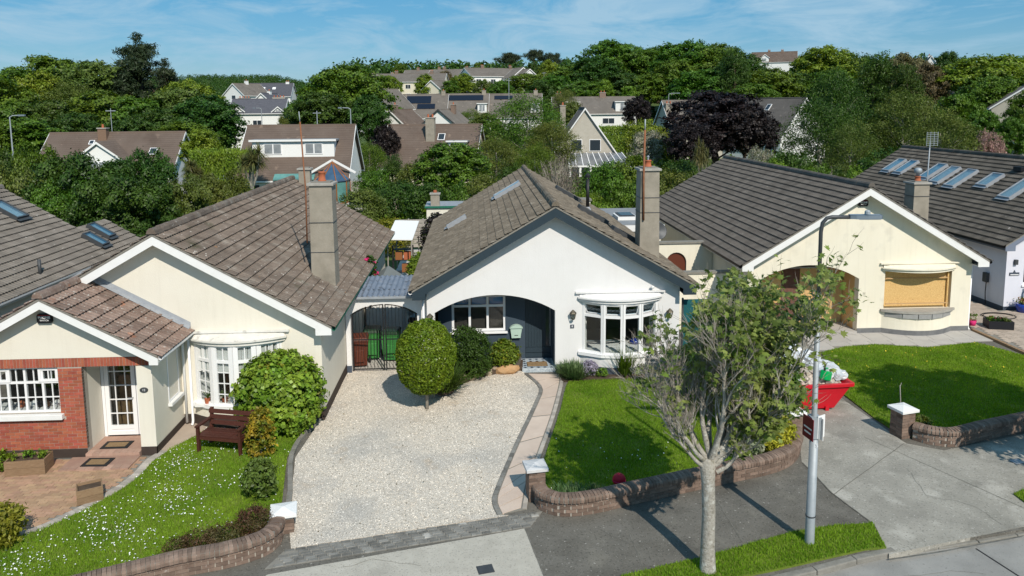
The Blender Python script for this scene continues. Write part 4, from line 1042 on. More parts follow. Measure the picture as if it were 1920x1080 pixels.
# room behind the bow window: pale desk, dark back
B(1.0, .5, .05, 3.2, 1.2, .62).build('window_seat', white_paint, W)
for x0 in (.95, 3.12): 
    cu = MB()
    for k in range(6): cu.box(x0 + k * .022, .32 + .02 * (k % 2), .68, x0 + k * .022 + .02, .36 + .02 * (k % 2), 2.25)
    cu.build('curtain', curtain, W)
MB().lathe([(.001, 0), (.16, .02), (.2, .08), (.12, .15), (.001, .17)], (2.75, .75, .62), 8).build('blue_cushion', bluepot, W, True)
lantern(W, .58, 0, 1.88); lantern(W, -3.9, 0, 1.86); lantern(W, 3.66, 0, 1.86)
n = B(.51, -.025, 1.42, .63, -.002, 1.53).build('number_plate', plinth_blue, W); text('lettering', '8', .09, at(.57, -.028, 1.475), ink_white, n)
for x, z in ((.1, .3),): pass
MB().lathe([(.001, -.05), (.05, -.03), (.06, 0), (.05, .03), (.001, .05)], (3.1, -.12, 2.72), 10).build('security_camera', white_paint, W, True)
skylight(W, W_HW, W_RZ, w_s, -1, 8.6, .55, .7, 1.25, frame=lead)
skylight(W, W_HW, W_RZ, w_s, -1, 8.0, 3.2, .32, .9, frame=lead)
skylight(W, W_HW, W_RZ, w_s, 1, 4.2, 1.5, .6, 1.2); skylight(W, W_HW, W_RZ, w_s, 1, 9.5, 1.2, .6, 1.2); skylight(W, W_HW, W_RZ, w_s, 1, 2.6, 2.6, .55, 1.2)
chimney(W, 3.06, 3.68, 1.55, 2.25, 3.0, 6.34, 1, straps=(4.85, 5.35), taper=.03, potz=.24)
MB().lathe([(.03, 0), (.03, .1), (.05, .11), (.001, .16)], (3.37, 1.9, 6.58), 8).build('flue_terminal', galv, W)
MB().tube([(3.15, 1.49, 4.6), (3.13, 1.48, 6.0), (3.16, 1.49, 7.6)], .035, 8).build('aerial_pole', rust, W, True)
MB().tube([(3.16, 1.49, 7.55), (3.16, 1.49, 7.95)], .022, 6).build('aerial_pole', galv, W, True)
fl = MB().tube([(2.3, 8.2, 4.0), (2.3, 8.2, 5.35)], .075, 12).build('flue_pipe', black_metal, W, True)
MB().lathe([(.11, 0), (.11, .1), (.02, .2), (.001, .2)], (2.3, 8.2, 5.4), 12).build('flue_cowl', black_metal, fl)
MB().lathe([(.2, 0), (.085, .22)], (2.3, 8.2, 3.95), 12).build('flue_flashing', lead, fl)
downpipe(W, -4.1, -.1, 0, 2.5, white_pvc)
# flat-roofed rear extension
e = thing('rear_extension', 'flat roofed pale extension with square rooflight behind the white bungalow', 'extension', (7.5, 34.2, 0))
B(-.95, 0, -.15, 1.2, 5.5, 2.55).build('wall', cream_render, e); B(-1.0, -.15, 2.56, 1.35, 5.6, 2.85).build('fascia', white_paint, e); B(-.96, -.1, 2.852, 1.3, 5.5, 2.89).build('flat_roof', flat_roof, e)
sk = B(-.6, 1.2, 2.89, .35, 2.6, 3.05).build('rooflight', white_paint, e); B(-.5, 1.3, 3.052, .25, 2.5, 3.1).build('rooflight_frame', dark_metal, sk); B(-.42, 1.38, 3.102, .17, 2.42, 3.115).build('pane', solar, sk)
# ================================================================ cream house with brick porch
C = thing('bungalow', 'cream bungalow with white barge boards and red brick porch front', 'house', (-8.2, 19.55, 0))
C_RZ, C_EZ, C_HW = 5.3, 2.78, 4.42
c_roof, c_s = gable_roof(C, C_HW, 14.4, C_RZ, C_EZ, 0.42, tile_brown, white_paint, vis=('R',), gutter=tank_green, barge_h=.28)
shell(C, 4.05, 14.3, C_RZ, c_s, cream_render, [], [[(.72, .66), (3.0, .66), (3.0, 2.3), (.72, 2.3)]], plinth_brown, .3, plinth_spans=[(.36, .66), (3.06, 4.05)])
bow(C, 1.86, 1.15, .45, .66, 2.28, cream_render, plinth_brown, 'cottage', hoodmat=white_stain, plinth_h=.3)
cu = MB()
for k in range(14):
    xx = .8 + k * .155; cu.box(xx, .03 - .36 * (1 - ((xx + .075 - 1.86) / 1.15) ** 2), 1.5, xx + .15, .045 - .36 * (1 - ((xx + .075 - 1.86) / 1.15) ** 2), 2.24)
cu.build('blind', curtain, C)
cu = MB()
for x0 in (.78, 2.7):
    for k in range(8): cu.box(x0 + k * .03, .1 + .02 * (k % 2), .7, x0 + k * .03 + .028, .14 + .02 * (k % 2), 2.2)
cu.build('curtain', curtain, C)
B(.75, -.3, .6, 2.97, .3, .65).build('window_board', white_paint, C)
for i, xx in enumerate((1.05, 1.5, 1.75, 2.1, 2.5)):
    MB().lathe([(.06, 0), (.08, .13), (.07, .13), (.001, .12)], (xx, -.18, .655), 10).build('indoor_pot', terracotta, C)
    mb = MB()
    for k in range(14):
        a = k * 2.4; r = .04 + .08 * rng0.random(); mb.add([(xx, -.18, .78), (xx + r * math.cos(a), -.18 + r * math.sin(a), .86 + .16 * rng0.random()), (xx + r * 1.3 * math.cos(a + .4), -.18 + r * 1.3 * math.sin(a + .4), .9 + .1 * rng0.random())], [(0, 1, 2)])
    mb.build('indoor_plant', L_dark, C)
chimney(C, 3.28, 3.95, 2.75, 3.4, 2.7, 6.2, 1, straps=(4.1, 5.0), taper=.025, potz=.3)
B(3.22, 2.6, 3.0, 4.0, 2.74, 3.06).build('flashing', mortar_pale, C)
MB().tube([(3.18, 2.7, 4.4), (3.2, 2.7, 6.0), (3.12, 2.7, 8.0)], .022, 8).build('aerial_pole', rust, C, True)
MB().tube([(3.12, 2.7, 7.95), (3.1, 2.7, 8.3)], .014, 6).build('aerial_pole', galv, C, True)
chimney(C, .35, .85, 14.1, 14.5, 3.5, 5.75, 0)
downpipe(C, .62, -.12, .05, 2.4, white_pvc)
# porch wing
PX, PYF = -1.95, -1.75          # ridge line x and front wall y, in the house's own frame
pr_rz, pr_ez, pr_hw = 4.1, 2.66, 2.62
porch = MB()
ps = (pr_rz - pr_ez) / pr_hw; pth = math.atan(ps); pc, psn = math.cos(pth), math.sin(pth)
ya, yb = PYF - .35, -.02
for sd in (-1, 1):
    porch.add([(PX, ya, pr_rz - .05), (PX + sd * pr_hw, ya, pr_ez - .05), (PX + sd * pr_hw, yb, pr_ez - .05), (PX, yb, pr_rz - .05), (PX, ya, pr_rz - .11), (PX + sd * pr_hw, ya, pr_ez - .11), (PX + sd * pr_hw, yb, pr_ez - .11), (PX, yb, pr_rz - .11)],
              [(0, 1, 2, 3), (4, 7, 6, 5), (0, 4, 5, 1), (1, 5, 6, 2), (2, 6, 7, 3)])
porch = porch.build('porch_roof', tile_rust, C)
PS = pr_hw / pc
lay_tiles(C, porch, [((PX + pr_hw + .05 * pc, ya - .03, pr_ez - .05 - .05 * psn), (0, 1, 0), (-pc, 0, psn), (psn, 0, pc), yb - ya + .02, PS + .05, True, None),
                     ((PX - pr_hw - .05 * pc, yb - .01, pr_ez - .05 - .05 * psn), (0, -1, 0), (pc, 0, psn), (-psn, 0, pc), yb - ya + .02, PS + .05, True, None)], tile_rust, 200)
ridge_tiles(porch, PX, ya - .04, yb, pr_rz + .045, ps, tile_rust)
for sd in (-1, 1):
    low = lambda x: pr_rz - .06 - .24 - ps * x
    xk = pr_hw - .22
    MB().prism([(PX + sd * a, b) for a, b in [(0, pr_rz - .075), (pr_hw - .01, pr_ez - .075), (pr_hw - .01, pr_ez - .27), (xk, pr_ez - .27), (xk, low(xk)), (0, low(0))]], [], XZ, ya, ya + .03).build('porch_barge_board', white_paint, C)
    MB().add([(PX, ya - .012, pr_rz - .045), (PX + sd * pr_hw, ya - .012, pr_ez - .045), (PX + sd * pr_hw, ya - .012, pr_ez - .1), (PX, ya - .012, pr_rz - .1), (PX, ya + .1, pr_rz - .045), (PX + sd * pr_hw, ya + .1, pr_ez - .045), (PX + sd * pr_hw, ya + .1, pr_ez - .1), (PX, ya + .1, pr_rz - .1)],
             [(0, 1, 2, 3), (4, 7, 6, 5), (0, 4, 5, 1), (2, 6, 7, 3)]).build('mortar_verge', mortar, C)
    B(PX + sd * xk, ya + .033, pr_ez - .25, PX + sd * (pr_hw - .03), yb, pr_ez - .23).build('eave_soffit', white_paint, C)
    B(PX + sd * (pr_hw - .03), ya + .033, pr_ez - .23, PX + sd * (pr_hw - .012), yb, pr_ez - .07).build('fascia', white_paint, C)
    gp = [(pr_hw - .008, -.06), (pr_hw - .008, -.13), (pr_hw + .05, -.16), (pr_hw + .1, -.13), (pr_hw + .1, -.075), (pr_hw + .09, -.075), (pr_hw + .09, -.12), (pr_hw + .05, -.145), (pr_hw + .005, -.12), (pr_hw + .005, -.06)]
    MB().prism([(PX + sd * a, pr_ez + b) for a, b in gp], [], XZ, ya + .02, yb - .02).build('gutter', white_pvc, C)
# lead flashing where the porch roof meets the gable wall
MB().add([(PX - pr_hw, -.03, pr_ez + .0), (PX, -.03, pr_rz + .0), (PX + pr_hw, -.03, pr_ez), (PX + pr_hw, -.006, pr_ez + .16), (PX, -.006, pr_rz + .18), (PX - pr_hw, -.006, pr_ez + .16)], [(0, 1, 4, 5), (1, 2, 3, 4)]).build('flashing', lead, C)
MB().add([(PX + .05, -.16, pr_rz + .02), (PX + pr_hw, -.16, pr_ez + .02), (PX + pr_hw, -.01, pr_ez + .06), (PX + .05, -.01, pr_rz + .06)], [(0, 1, 2, 3)]).build('flashing', lead, C)
ptop = lambda x: pr_rz - .14 - ps * abs(x - PX)
xl, xr = PX - 2.3, PX + 2.3                       # porch walls
dj0, dj1 = -1.3, -.02                              # door opening, own frame
# cream gable over the brick
MB().prism([(xl, 2.5), (xr, 2.5), (xr, ptop(xr)), (PX, ptop(PX)), (xl, ptop(xl))], [], XZ, PYF, PYF + .25).build('porch_gable', cream_render, C)
B(dj1, PYF, -.15, xr, PYF + .3, 2.26).build('porch_pier', cream_render, C)
B(dj1 - .0, PYF - .014, -.15, xr + .014, PYF - .001, .22).build('plinth', plinth_brown, C)
B(xr - .3, PYF + .302, -.15, xr, -.002, ptop(xr)).build('porch_side_wall', cream_render, C)
B(xr + .001, PYF - .014, -.15, xr + .014, -.004, .22).build('plinth', plinth_brown, C)
B(dj1 + .001, PYF + .302, -.15, dj1 + .05, PYF + .85, 2.5).build('door_reveal', cream_render, C)
B(dj0 - .06, PYF + .24, -.15, dj0 - .001, PYF + .85, 2.5).build('door_reveal', cream_render, C)
B(xl, PYF + .1, 2.44, xr - .3, -.01, 2.5).build('porch_ceiling', white_paint, C)
# brick panel: mortar backing with every brick laid proud of it
kx0, kx1, kz0, kz1 = -3.52, -1.86, 1.13, 2.27
wallb = MB().prism([(xl, -.15), (dj0, -.15), (dj0, 2.5), (xl, 2.5)], [[(kx0, kz0), (kx1, kz0), (kx1, kz1), (kx0, kz1)]], XZ, PYF + .008, PYF + .24).build('brick_wall', mortar_pale, C)
bme = MB().boxm(Matrix(), .215, .1, .065).mesh('brick', brick_red); bmh = MB().boxm(Matrix(), .102, .1, .065).mesh('brick', brick_red)
zc = .22 + .0375; r = 0
while zc < 2.27:
    x = dj0 - .1075
    k = 0
    if r % 2:
        inst('brick', bmh, wallb, Matrix.Translation((dj0 - .051, PYF + .05, zc))); x = dj0 - .112 - .1075
    while x > xl + .1:
        inside = kx0 - .1 < x < kx1 + .11 and kz0 - .16 < zc < kz1 + .02
        if not inside and x > -4.1: inst('brick', bme, wallb, Matrix.Translation((x, PYF + .05 + rng0.uniform(-.002, .002), zc)))
        elif not inside and x <= -4.1: inst('brick', bme, wallb, Matrix.Translation((x, PYF + .05, zc)))
        elif inside and abs(x - (kx1 + .11)) < .11 and zc > kz0: inst('brick', bmh, wallb, Matrix.Translation((kx1 + .056, PYF + .05, zc)))
        x -= .225
    zc += .075; r += 1
sm = MB().boxm(Matrix(), .065, .1, .215).mesh('soldier_brick', brick_red)
lint = B(dj0 + .002, PYF + .01, 2.27, dj1 + .45, PYF + .23, 2.498).build('brick_lintel', mortar_pale, C)
x = dj1 + .41
while x > xl + .05:
    inst('soldier_brick', sm, lint, Matrix.Translation((x, PYF + .05 + rng0.uniform(-.002, .002), 2.385))); x -= .075
B(xl, PYF - .008, -.15, dj0, PYF + .006, .215).build('plinth', plinth_brown, C)
kw = flat_window(C, kx0, kx1, kz0, kz1, PYF + .09, [kx0, kx0 + .42, kx0 + .83, kx0 + 1.24, kx1], [1.88], white_pvc, fw=.05, sill=(.08, .2, .13), sillmat=white_paint, grid=((2, 2), (2, 1)))
flat_window(C, kx1 - .5, kx1 - .04, 1.9, 2.24, PYF + .07, 1, None, white_pvc, fw=.06, name='casement', grid=(2, 1)); flat_window(C, kx0 + .04, kx0 + .5, 1.9, 2.24, PYF + .07, 1, None, white_pvc, fw=.06, name='casement', grid=(2, 1))
B(kx0 - .6, PYF + .26, 1.0, kx1 + .5, PYF + .8, 1.12).build('worktop', white_paint, C)
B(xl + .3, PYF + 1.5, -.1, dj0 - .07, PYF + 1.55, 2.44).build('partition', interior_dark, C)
for xx, mt in ((-2.0, red_fabric), (-2.2, white_paint), (-2.45, orange_wood), (-2.75, white_paint), (-3.05, terracotta), (-3.3, galv), (-2.6, black_plastic)):
    MB().lathe([(.05, 0), (.075, .06), (.06, .14), (.03, .16), (.001, .17)], (xx, PYF + .45 + .05 * rng0.random(), 1.122), 10).build('kitchen_pot', mt, C, True)
# door
dd = flat_window(C, -1.22, -.46, .16, 2.2, PYF + .86, [-1.22, -.46], [.36], white_pvc, fw=.1, name='door', grid=((1, 1), (3, 5)))
B(-1.13, PYF + .88, .2, -.55, PYF + .9, .4).build('door_panel', white_pvc, dd); MB().tube([(-.53, PYF + .85, 1.15), (-.53, PYF + .8, 1.15), (-.64, PYF + .8, 1.15)], .012, 6).build('door_handle', galv, dd)
flat_window(C, -.44, -.07, .16, 2.2, PYF + .86, 1, None, white_pvc, fw=.07, name='side_light')
B(dj0, PYF + .86, -.1, -1.23, PYF + .94, 2.44).build('door_post', white_pvc, C); B(dj0, PYF + .86, 2.21, dj1, PYF + .94, 2.44).build('door_head', white_pvc, C)
B(dj0, PYF + 1.6, -.1, dj1, PYF + 1.65, 2.4).build('hall_wall', M('hall_ochre', (.2, .13, .05), (.06, .045, .03), 5, .9), C)
B(dj0 + .002, PYF - .12, -.1, dj1 - .002, PYF + .86, .13).build('door_step', paver_pink, C)
st = B(dj0 - .3, PYF - .78, -.1, dj1 + .02, PYF - .125, .06).build('step_block', paver_pink, C)
for sp, zt_ in (((dj0 - .3, PYF - .78, dj1 + .02, PYF - .13), .06), ((dj0 + .002, PYF - .12, dj1 - .002, PYF + .12), .13)):
    nx = 8
    for i in range(nx):
        xa = sp[0] + (sp[2] - sp[0]) * i / nx
        B(xa + .004, sp[1] - .004, zt_ - .06, xa + (sp[2] - sp[0]) / nx - .004, sp[1] + .2, zt_ + .006).build('step_paver', paver_pink, st)
pl = MB().prism([(xr - .21 + .1 * math.cos(a), 1.66 + .065 * math.sin(a)) for a in np.linspace(0, 2 * math.pi, 20, endpoint=False)], [], XZ, PYF - .02, PYF - .001).build('number_plaque', dark_metal, C)
text('lettering', '12', .075, at(xr - .21, PYF - .021, 1.66), ink_white, pl)
wl = B(-.02, PYF + .31, 1.6, .0, PYF + .4, 1.9)
wl = MB().lathe([(.04, -.15), (.05, -.14), (.075, .02), (.08, .02), (.05, .09), (.001, .13)], (-.12, PYF + .5, 1.75), 8).build('wall_lantern', dark_metal, C)
alarm_box(C, PX - .07, PYF, 3.5)
flat_window_side = MB()
# window in the porch's side wall
sw = MB()
X = xr + .012
for a, b, za, zb in ((.4, .46, .98, 2.3), (1.04, 1.1, .98, 2.3), (.46, 1.04, .98, 1.04), (.46, 1.04, 2.24, 2.3)):
    sw.box(X - .05, PYF + a + .45, za, X, PYF + b + .45, zb)
sw = sw.build('window', white_pvc, C); B(X - .03, PYF + .9, 1.03, X - .02, PYF + 1.5, 2.25).build('pane', far_dark, sw); B(X - .01, PYF + .8, .9, X + .09, PYF + 1.6, .976).build('sill', white_paint, sw)
MB().tube([(xr + .1, -.12, 2.45), (xr + .1, -.08, 2.2), (xr + .1, -.08, .1)], .035, 8).build('downpipe', white_pvc, C, True)
# ================================================================ boarded-up cream house
D = thing('bungalow', 'pale cream bungalow with boarded-up windows and white barge boards', 'house', (14.0, 26.0, 0))
D_RZ, D_EZ, D_HW = 5.52, 2.78, 4.55
d_roof, d_s = gable_roof(D, D_HW, 15.0, D_RZ, D_EZ, 0.42, tile_dark, white_paint, vis=('L',), gutter=black_plastic, barge_h=.3)
ar = arch(-3.75, -.04, 2.06, 2.6)
shell(D, 4.18, 14.9, D_RZ, d_s, cream_weathered, [(-3.75, -.15)] + ar + [(-.04, -.15)], [[(.93, .92), (3.45, .92), (3.45, 2.34), (.93, 2.34)]], plinth_grey, .2, plinth_spans=[(-4.18, -3.75), (-.04, .86), (3.51, 4.18)])
bow(D, 2.19, 1.26, .5, .92, 2.34, cream_weathered, plinth_grey, None, silln=False, plinth_h=.2)
DR = 1.2
B(-3.75, .302, -.1, -3.69, DR, 2.66).build('porch_side', ply, D); B(-.04, .302, -.1, .03, DR, 2.66).build('porch_side', ply, D); B(-3.69, .302, 2.63, -.04, DR, 2.66).build('porch_ceiling', white_paint, D)
bw_ = B(-3.69, DR, -.1, -.04, DR + .1, 2.63).build('porch_wall', M('dark_brick_wall', (.12, .06, .045), (.17, .09, .065), 12, .95), D)
for x0, x1 in ((-1.72, -.52), (-.5, -.06)): B(x0, DR - .03, .1, x1, DR - .002, 2.5).build('plywood_sheet', ply, D)
for x0, x1 in ((-3.6, -2.45),): B(x0, DR - .03, .9, x1, DR - .002, 2.4).build('osb_sheet', osb, D)
B(-3.69, -.05, -.1, -.05, DR, .1).build('porch_step', path_grey, D)
# boards over the bow window
B(.94, .1, .93, 3.3, .118, 2.33).build('osb_sheet', osb, D); B(3.31, .02, .93, 3.36, .3, 2.33).build('osb_sheet', osb, D)
B(.95, -.02, 2.03, 3.32, .02, 2.07).build('batten', batten, D); B(.95, -.1, 1.1, 3.3, -.06, 1.14).build('batten', batten, D)
for k in range(5):
    a = arc_pts(2.19, 1.2, .5, 5, .035)
    A3, B3 = Vector((*a[k], 0)), Vector((*a[k + 1], 0)); dv = (B3 - A3); ln = dv.length; dv.normalize()
    c = (A3 + B3) / 2; c.z = .735
    MB().boxm(M4(dv, (dv.y, -dv.x, 0), (0, 0, 1), c), ln - .02, .08, .17).build('concrete_block', concrete_block, D)
n = text('house_number', '11', .12, at(.17, -.005, 1.5), ink_black, D)
alarm_box(D, -.05, 0, 4.85)
chimney(D, 3.3, 3.92, 2.4, 3.05, 2.8, 5.32, 1, straps=(4.75,), taper=.02, potz=.2, cowl=True)
ap = MB().tube([(3.9, 2.6, 4.0), (3.95, 2.6, 6.9)], .022, 6).build('aerial_pole', galv, D, True)
aer = MB()
for k in range(8): aer.bar((3.75 + .0, 2.5, 6.75 + k * .07), (4.2, 2.5, 6.75 + k * .07), .012, .012)
for xx in (3.75, 3.9, 4.05, 4.2): aer.bar((xx, 2.51, 6.72), (xx, 2.51, 7.28), .014, .014)
aer.build('aerial_grid', galv, ap)
downpipe(D, 4.32, .2, 0, 2.5, white_pvc)
# ================================================================ lilac-white house with many roof windows
E_ = thing('bungalow', 'lilac white bungalow with slate blue barge boards and row of roof windows', 'house', (25.6, 28.35, 0))
E_RZ, E_EZ, E_HW = 5.85, 2.85, 4.75
e_roof, e_s = gable_roof(E_, E_HW, 15.0, E_RZ, E_EZ, 0.42, tile_charcoal, slate_wood, vis=('L',), gutter=black_plastic)
shell(E_, 4.35, 14.9, E_RZ, e_s, lilac_render, [], [[(-3.6, 1.1), (-.6, 1.1), (-.6, 1.9)] + arch(-3.6, -.6, 1.9, 2.4, 10)[::-1]], plinth_blue, .22)
flat_window(E_, -3.6, -.6, 1.1, 2.2, .15, 3, None, white_pvc, sill=(.06, .2, .08))
for i, (y, dst, h) in enumerate(((13.0, 1.0, 1.2), (11.8, 1.0, 1.2), (9.3, 1.0, 1.3), (8.1, 1.1, 1.4), (6.75, 1.15, 1.45), (4.9, 1.2, 1.0), (2.75, 1.3, 1.45))):
    skylight(E_, E_HW, E_RZ, e_s, -1, y, dst + .3, .75, h, frame=lead)
vb = MB().box(-1.0, 4.0, 5.3, -.75, 4.5, 5.5).build('roof_vent', black_plastic, E_)
nb = MB().prism([(-4.2, 1.5), (-3.8, 1.5), (-3.8, 1.62), (-3.95, 1.62), (-4.0, 1.72), (-4.05, 1.62), (-4.2, 1.62)], [], XZ, -.03, -.002).build('house_sign', plinth_blue, E_)
B(-4.17, -.034, 1.52, -3.83, -.031, 1.55).build('sign_line', ink_white, nb)
B(-4.05, -.1, 1.95, -3.93, -.002, 2.15).build('wall_light', dark_metal, E_)
ev = B(-4.5, .9, 1.0, -4.36, 1.15, 1.4).build('charger_box', dark_metal, E_, bevel=.02)
MB().tube([(-4.45, .95, 1.0), (-4.5, .9, .6), (-4.48, .9, .3), (-4.6, .7, .12)], .018, 6).build('charger_cable', rubber, ev, True)
# ================================================================ far-left neighbour: only its roof shows
K = thing('bungalow', 'grey tiled bungalow roof with roof windows beside the brick porch house', 'house', (-18.75, 14.0, 0))
K_RZ, K_EZ, K_HW = 5.4, 2.72, 4.4
k_s = (K_RZ - K_EZ) / K_HW
k_roof, _ = gable_roof(K, K_HW, 16.4, K_RZ, K_EZ, 0.4, tile_grey2, white_paint, vis=('R',), gutter=white_pvc, nparts=290)
shell(K, 4.0, 16.3, K_RZ, k_s, cream_render, [], [], plinth_brown)
kb = MB().add([(2.75, 16.46, K_RZ - .05 - k_s * 2.75), (K_HW, 16.46, K_EZ - .05), (K_HW, 18.8, K_EZ - .05), (2.75, 18.8, K_RZ - .05 - k_s * 2.75), (2.75, 16.46, -.1), (K_HW - .4, 16.46, -.1), (K_HW - .4, 18.7, -.1), (2.75, 18.7, -.1)], [(0, 1, 2, 3), (0, 4, 5, 1), (3, 2, 6, 7), (1, 5, 6, 2)]).build('extension', cream_render, K)
kth = math.atan(k_s)
lay_tiles(K, kb, [((K_HW + .04, 16.46, K_EZ - .07), (0, 1, 0), (-math.cos(kth), 0, math.sin(kth)), (math.sin(kth), 0, math.cos(kth)), 2.36, 1.65 / math.cos(kth) + .05, False, None)], tile_grey2, 0)
skylight(K, K_HW, K_RZ, k_s, 1, 14.6, .9, .75, 1.15); skylight(K, K_HW, K_RZ, k_s, 1, 16.1, 3.75, .6, .9); skylight(K, K_HW, K_RZ, k_s, 1, 17.2, 3.35, .6, 1.0)
MB().tube([(K_HW - .35, 11.5, 2.75), (K_HW - .35, 11.5, 3.4)], .055, 10).build('vent_pipe', dark_metal, K, True)
# ---------------------------------------------------------------- vegetation kit
VR = np.random.default_rng(11)
def unit(n, rng=VR):
    v = rng.normal(size=(n, 3)); return v / np.linalg.norm(v, axis=1, keepdims=True)
def leaves(P, N, size, mat, name, aspect=0.55, jit=0.9, rng=VR, droop=0.0):
    n = len(P)
    nn = N + rng.normal(size=(n, 3)) * jit; nn /= np.linalg.norm(nn, axis=1, keepdims=True) + 1e-9
    t = rng.normal(size=(n, 3)); t[:, 2] -= droop
    t -= nn * (t * nn).sum(1, keepdims=True); t /= np.linalg.norm(t, axis=1, keepdims=True) + 1e-9
    b = np.cross(nn, t)
    l = (size * (0.65 + 0.7 * rng.random(n)))[:, None]
    V = np.empty((n, 4, 3))
    V[:, 0] = P - t * l * .5; V[:, 2] = P + t * l * .5 - nn * l * .08
    V[:, 1] = P + b * l * aspect * .5 + nn * l * .1; V[:, 3] = P - b * l * aspect * .5 + nn * l * .1
    return np_mesh(name, V.reshape(-1, 3), np.arange(4 * n).reshape(-1, 4), mat, 4)
def cloud(lobes, nclump, per, spread, rng, top=0.25, fill=0.25):
    """clumped points over a set of ellipsoid lobes (cx,cy,cz,rx,ry,rz)"""
    L = np.array(lobes, float); w = (L[:, 3] * L[:, 4] + L[:, 3] * L[:, 5]); w /= w.sum()
    k = rng.choice(len(L), nclump, p=w)
    d = unit(nclump, rng); d[:, 2] += top; d /= np.linalg.norm(d, axis=1, keepdims=True)
    r = np.where(rng.random(nclump) < fill, 0.3 + 0.6 * rng.random(nclump), 0.86 + 0.2 * rng.random(nclump))
    C = L[k, :3] + d * L[k, 3:6] * r[:, None]
    P = np.repeat(C, per, 0) + rng.normal(size=(nclump * per, 3)) * spread * np.array([1, 1, .75])
    N = np.repeat(d, per, 0); N[:, 2] += 0.35
    return P, N
def broad_lobes(rng, W=4.0, H=3.6, zc=6.2, n=20, lr=(1.1, 1.9), flat=0.0):
    """boughs of foliage: separate flattened masses with dark gaps between them"""
    lobes = [(0, 0, zc - .3, W * .5, W * .5, H * .6)]
    gold = math.pi * (3 - math.sqrt(5))
    for i in range(n):
        u = (i + .5) / n; z = 1 - 1.6 * u; a = i * gold + rng.uniform(-.3, .3); q = rng.uniform(*lr)
        r = math.sqrt(max(0, 1 - z * z)) * rng.uniform(.85, 1.05)
        lobes.append((math.cos(a) * r * (W - q * .7), math.sin(a) * r * (W - q * .7), zc + z * (H - q * .5) * rng.uniform(.9, 1.06), q, q, q * rng.uniform(.42, .6)))
    return lobes
def trunk_mesh(name, rng, h=6.5, r=0.32, limbs=9, spread=3.0, mat=None, lean=0.3, fork=0.35):
    mb = MB(); rr = random.Random(int(rng.integers(1e6)))
    ax = [(rr.uniform(-lean, lean) * k / 5, rr.uniform(-lean, lean) * k / 5, h * k / 5) for k in range(6)]
    ax[0] = (0, 0, -.8)
    mb.tube(ax, [r * 1.35, r * .95, r * .8, r * .62, r * .45, r * .2], 8)
    for i in range(limbs):
        k = rr.uniform(fork, .9); z = h * k; a = rr.uniform(0, 6.283); L_ = spread * rr.uniform(.6, 1.05) * (1.15 - .5 * k)
        x0, y0 = ax[min(int(k * 5), 4)][0], ax[min(int(k * 5), 4)][1]
        pts = [(x0 + math.cos(a) * L_ * q, y0 + math.sin(a) * L_ * q, z + L_ * (.55 * q + .35 * q * q) + rr.uniform(-.1, .1)) for q in (0, .35, .7, 1)]
        q0 = r * .42 * (1.15 - k); mb.tube(pts, [q0, q0 * .75, q0 * .45, q0 * .15], 5, False)
    return mb.mesh(name, mat or bark_brown, True)
PROTO = {}
def proto(key, P, N, size, trunk, dims, aspect=.6, jit=.5, mat=None, droop=0.0):
    PROTO[key] = (leaves(P, N, size, mat or L_mid, 'crown', aspect, jit, droop=droop), trunk, dims)
for i in range(4):
    rg = np.random.default_rng(40 + i)
    P, N = cloud(broad_lobes(rg, 4.0, 3.8, 6.0, 34, (.8, 1.6)), 640, 34, .2, rg, top=.55, fill=.12)
    proto('broad%d' % i, P, N, .27, trunk_mesh('trunk', rg), (8.2, 10))
for i in range(2):
    rg = np.random.default_rng(50 + i)
    P, N = cloud(broad_lobes(rg, 2.6, 4.4, 5.6, 30, (.6, 1.15)), 520, 34, .18, rg, top=.55, fill=.12)
    proto('oval%d' % i, P, N, .26, trunk_mesh('trunk', rg, 6.5, .25, 9, 2.0), (5.4, 10))
for i in range(2):                               # airy, feathery crowns (birch, willow)
    rg = np.random.default_rng(60 + i)
    P, N = cloud(broad_lobes(rg, 3.6, 4.2, 5.6, 30, (.7, 1.3)), 620, 26, .34, rg, fill=.35)
    proto('airy%d' % i, P, N, .2, trunk_mesh('trunk', rg, 7.6, .2, 20, 3.0, bark), (7.6, 10), .38, 1.0, L_olive, .8)
rg = np.random.default_rng(70)                   # dark pine in tiers
lob = []
for k in range(52):
    z = rg.uniform(3.0, 9.3); a = rg.uniform(0, 6.283); rad = (1 - (z - 3.2) / 7.2) ** .7 * 3.5 * rg.uniform(.35, 1)
    lob.append((math.cos(a) * rad, math.sin(a) * rad, z, rg.uniform(.4, .95), rg.uniform(.4, .95), rg.uniform(.2, .36)))
lob.append((0, 0, 9.6, .35, .35, .7)); lob.append((.3, 0, 9.0, .7, .7, .4)); lob.append((0, 0, 6.5, .9, .9, 2.4))
P, N = cloud(lob, 700, 34, .17, rg, fill=.3)
proto('pine', P, N, .3, trunk_mesh('trunk', rg, 9.2, .3, 14, 2.8, fork=.3), (7.4, 10), .22, 1.2, L_pine)
rg = np.random.default_rng(71)                   # flat-topped skyline pine
lob = [(rg.uniform(-2.6, 2.6), rg.uniform(-2.6, 2.6), 8.2 + rg.uniform(-.8, 1.1), rg.uniform(.9, 1.5), rg.uniform(.9, 1.5), .5) for k in range(11)]
P, N = cloud(lob, 260, 40, .22, rg, fill=.3)
proto('flatpine', P, N, .34, trunk_mesh('trunk', rg, 7.8, .22, 9, 2.8, fork=.6, lean=.7), (7.2, 10), .22, 1.2, L_pine)
rg = np.random.default_rng(72)                   # cypress with ragged upward sprays
lob = []
for k in range(40):
    a = rg.uniform(0, 6.283); z = rg.uniform(.8, 8.6); rad = 3.6 * (1 - z / 12) * rg.uniform(.5, 1)
    lob.append((math.cos(a) * rad, math.sin(a) * rad, z, .75, .75, 1.1))
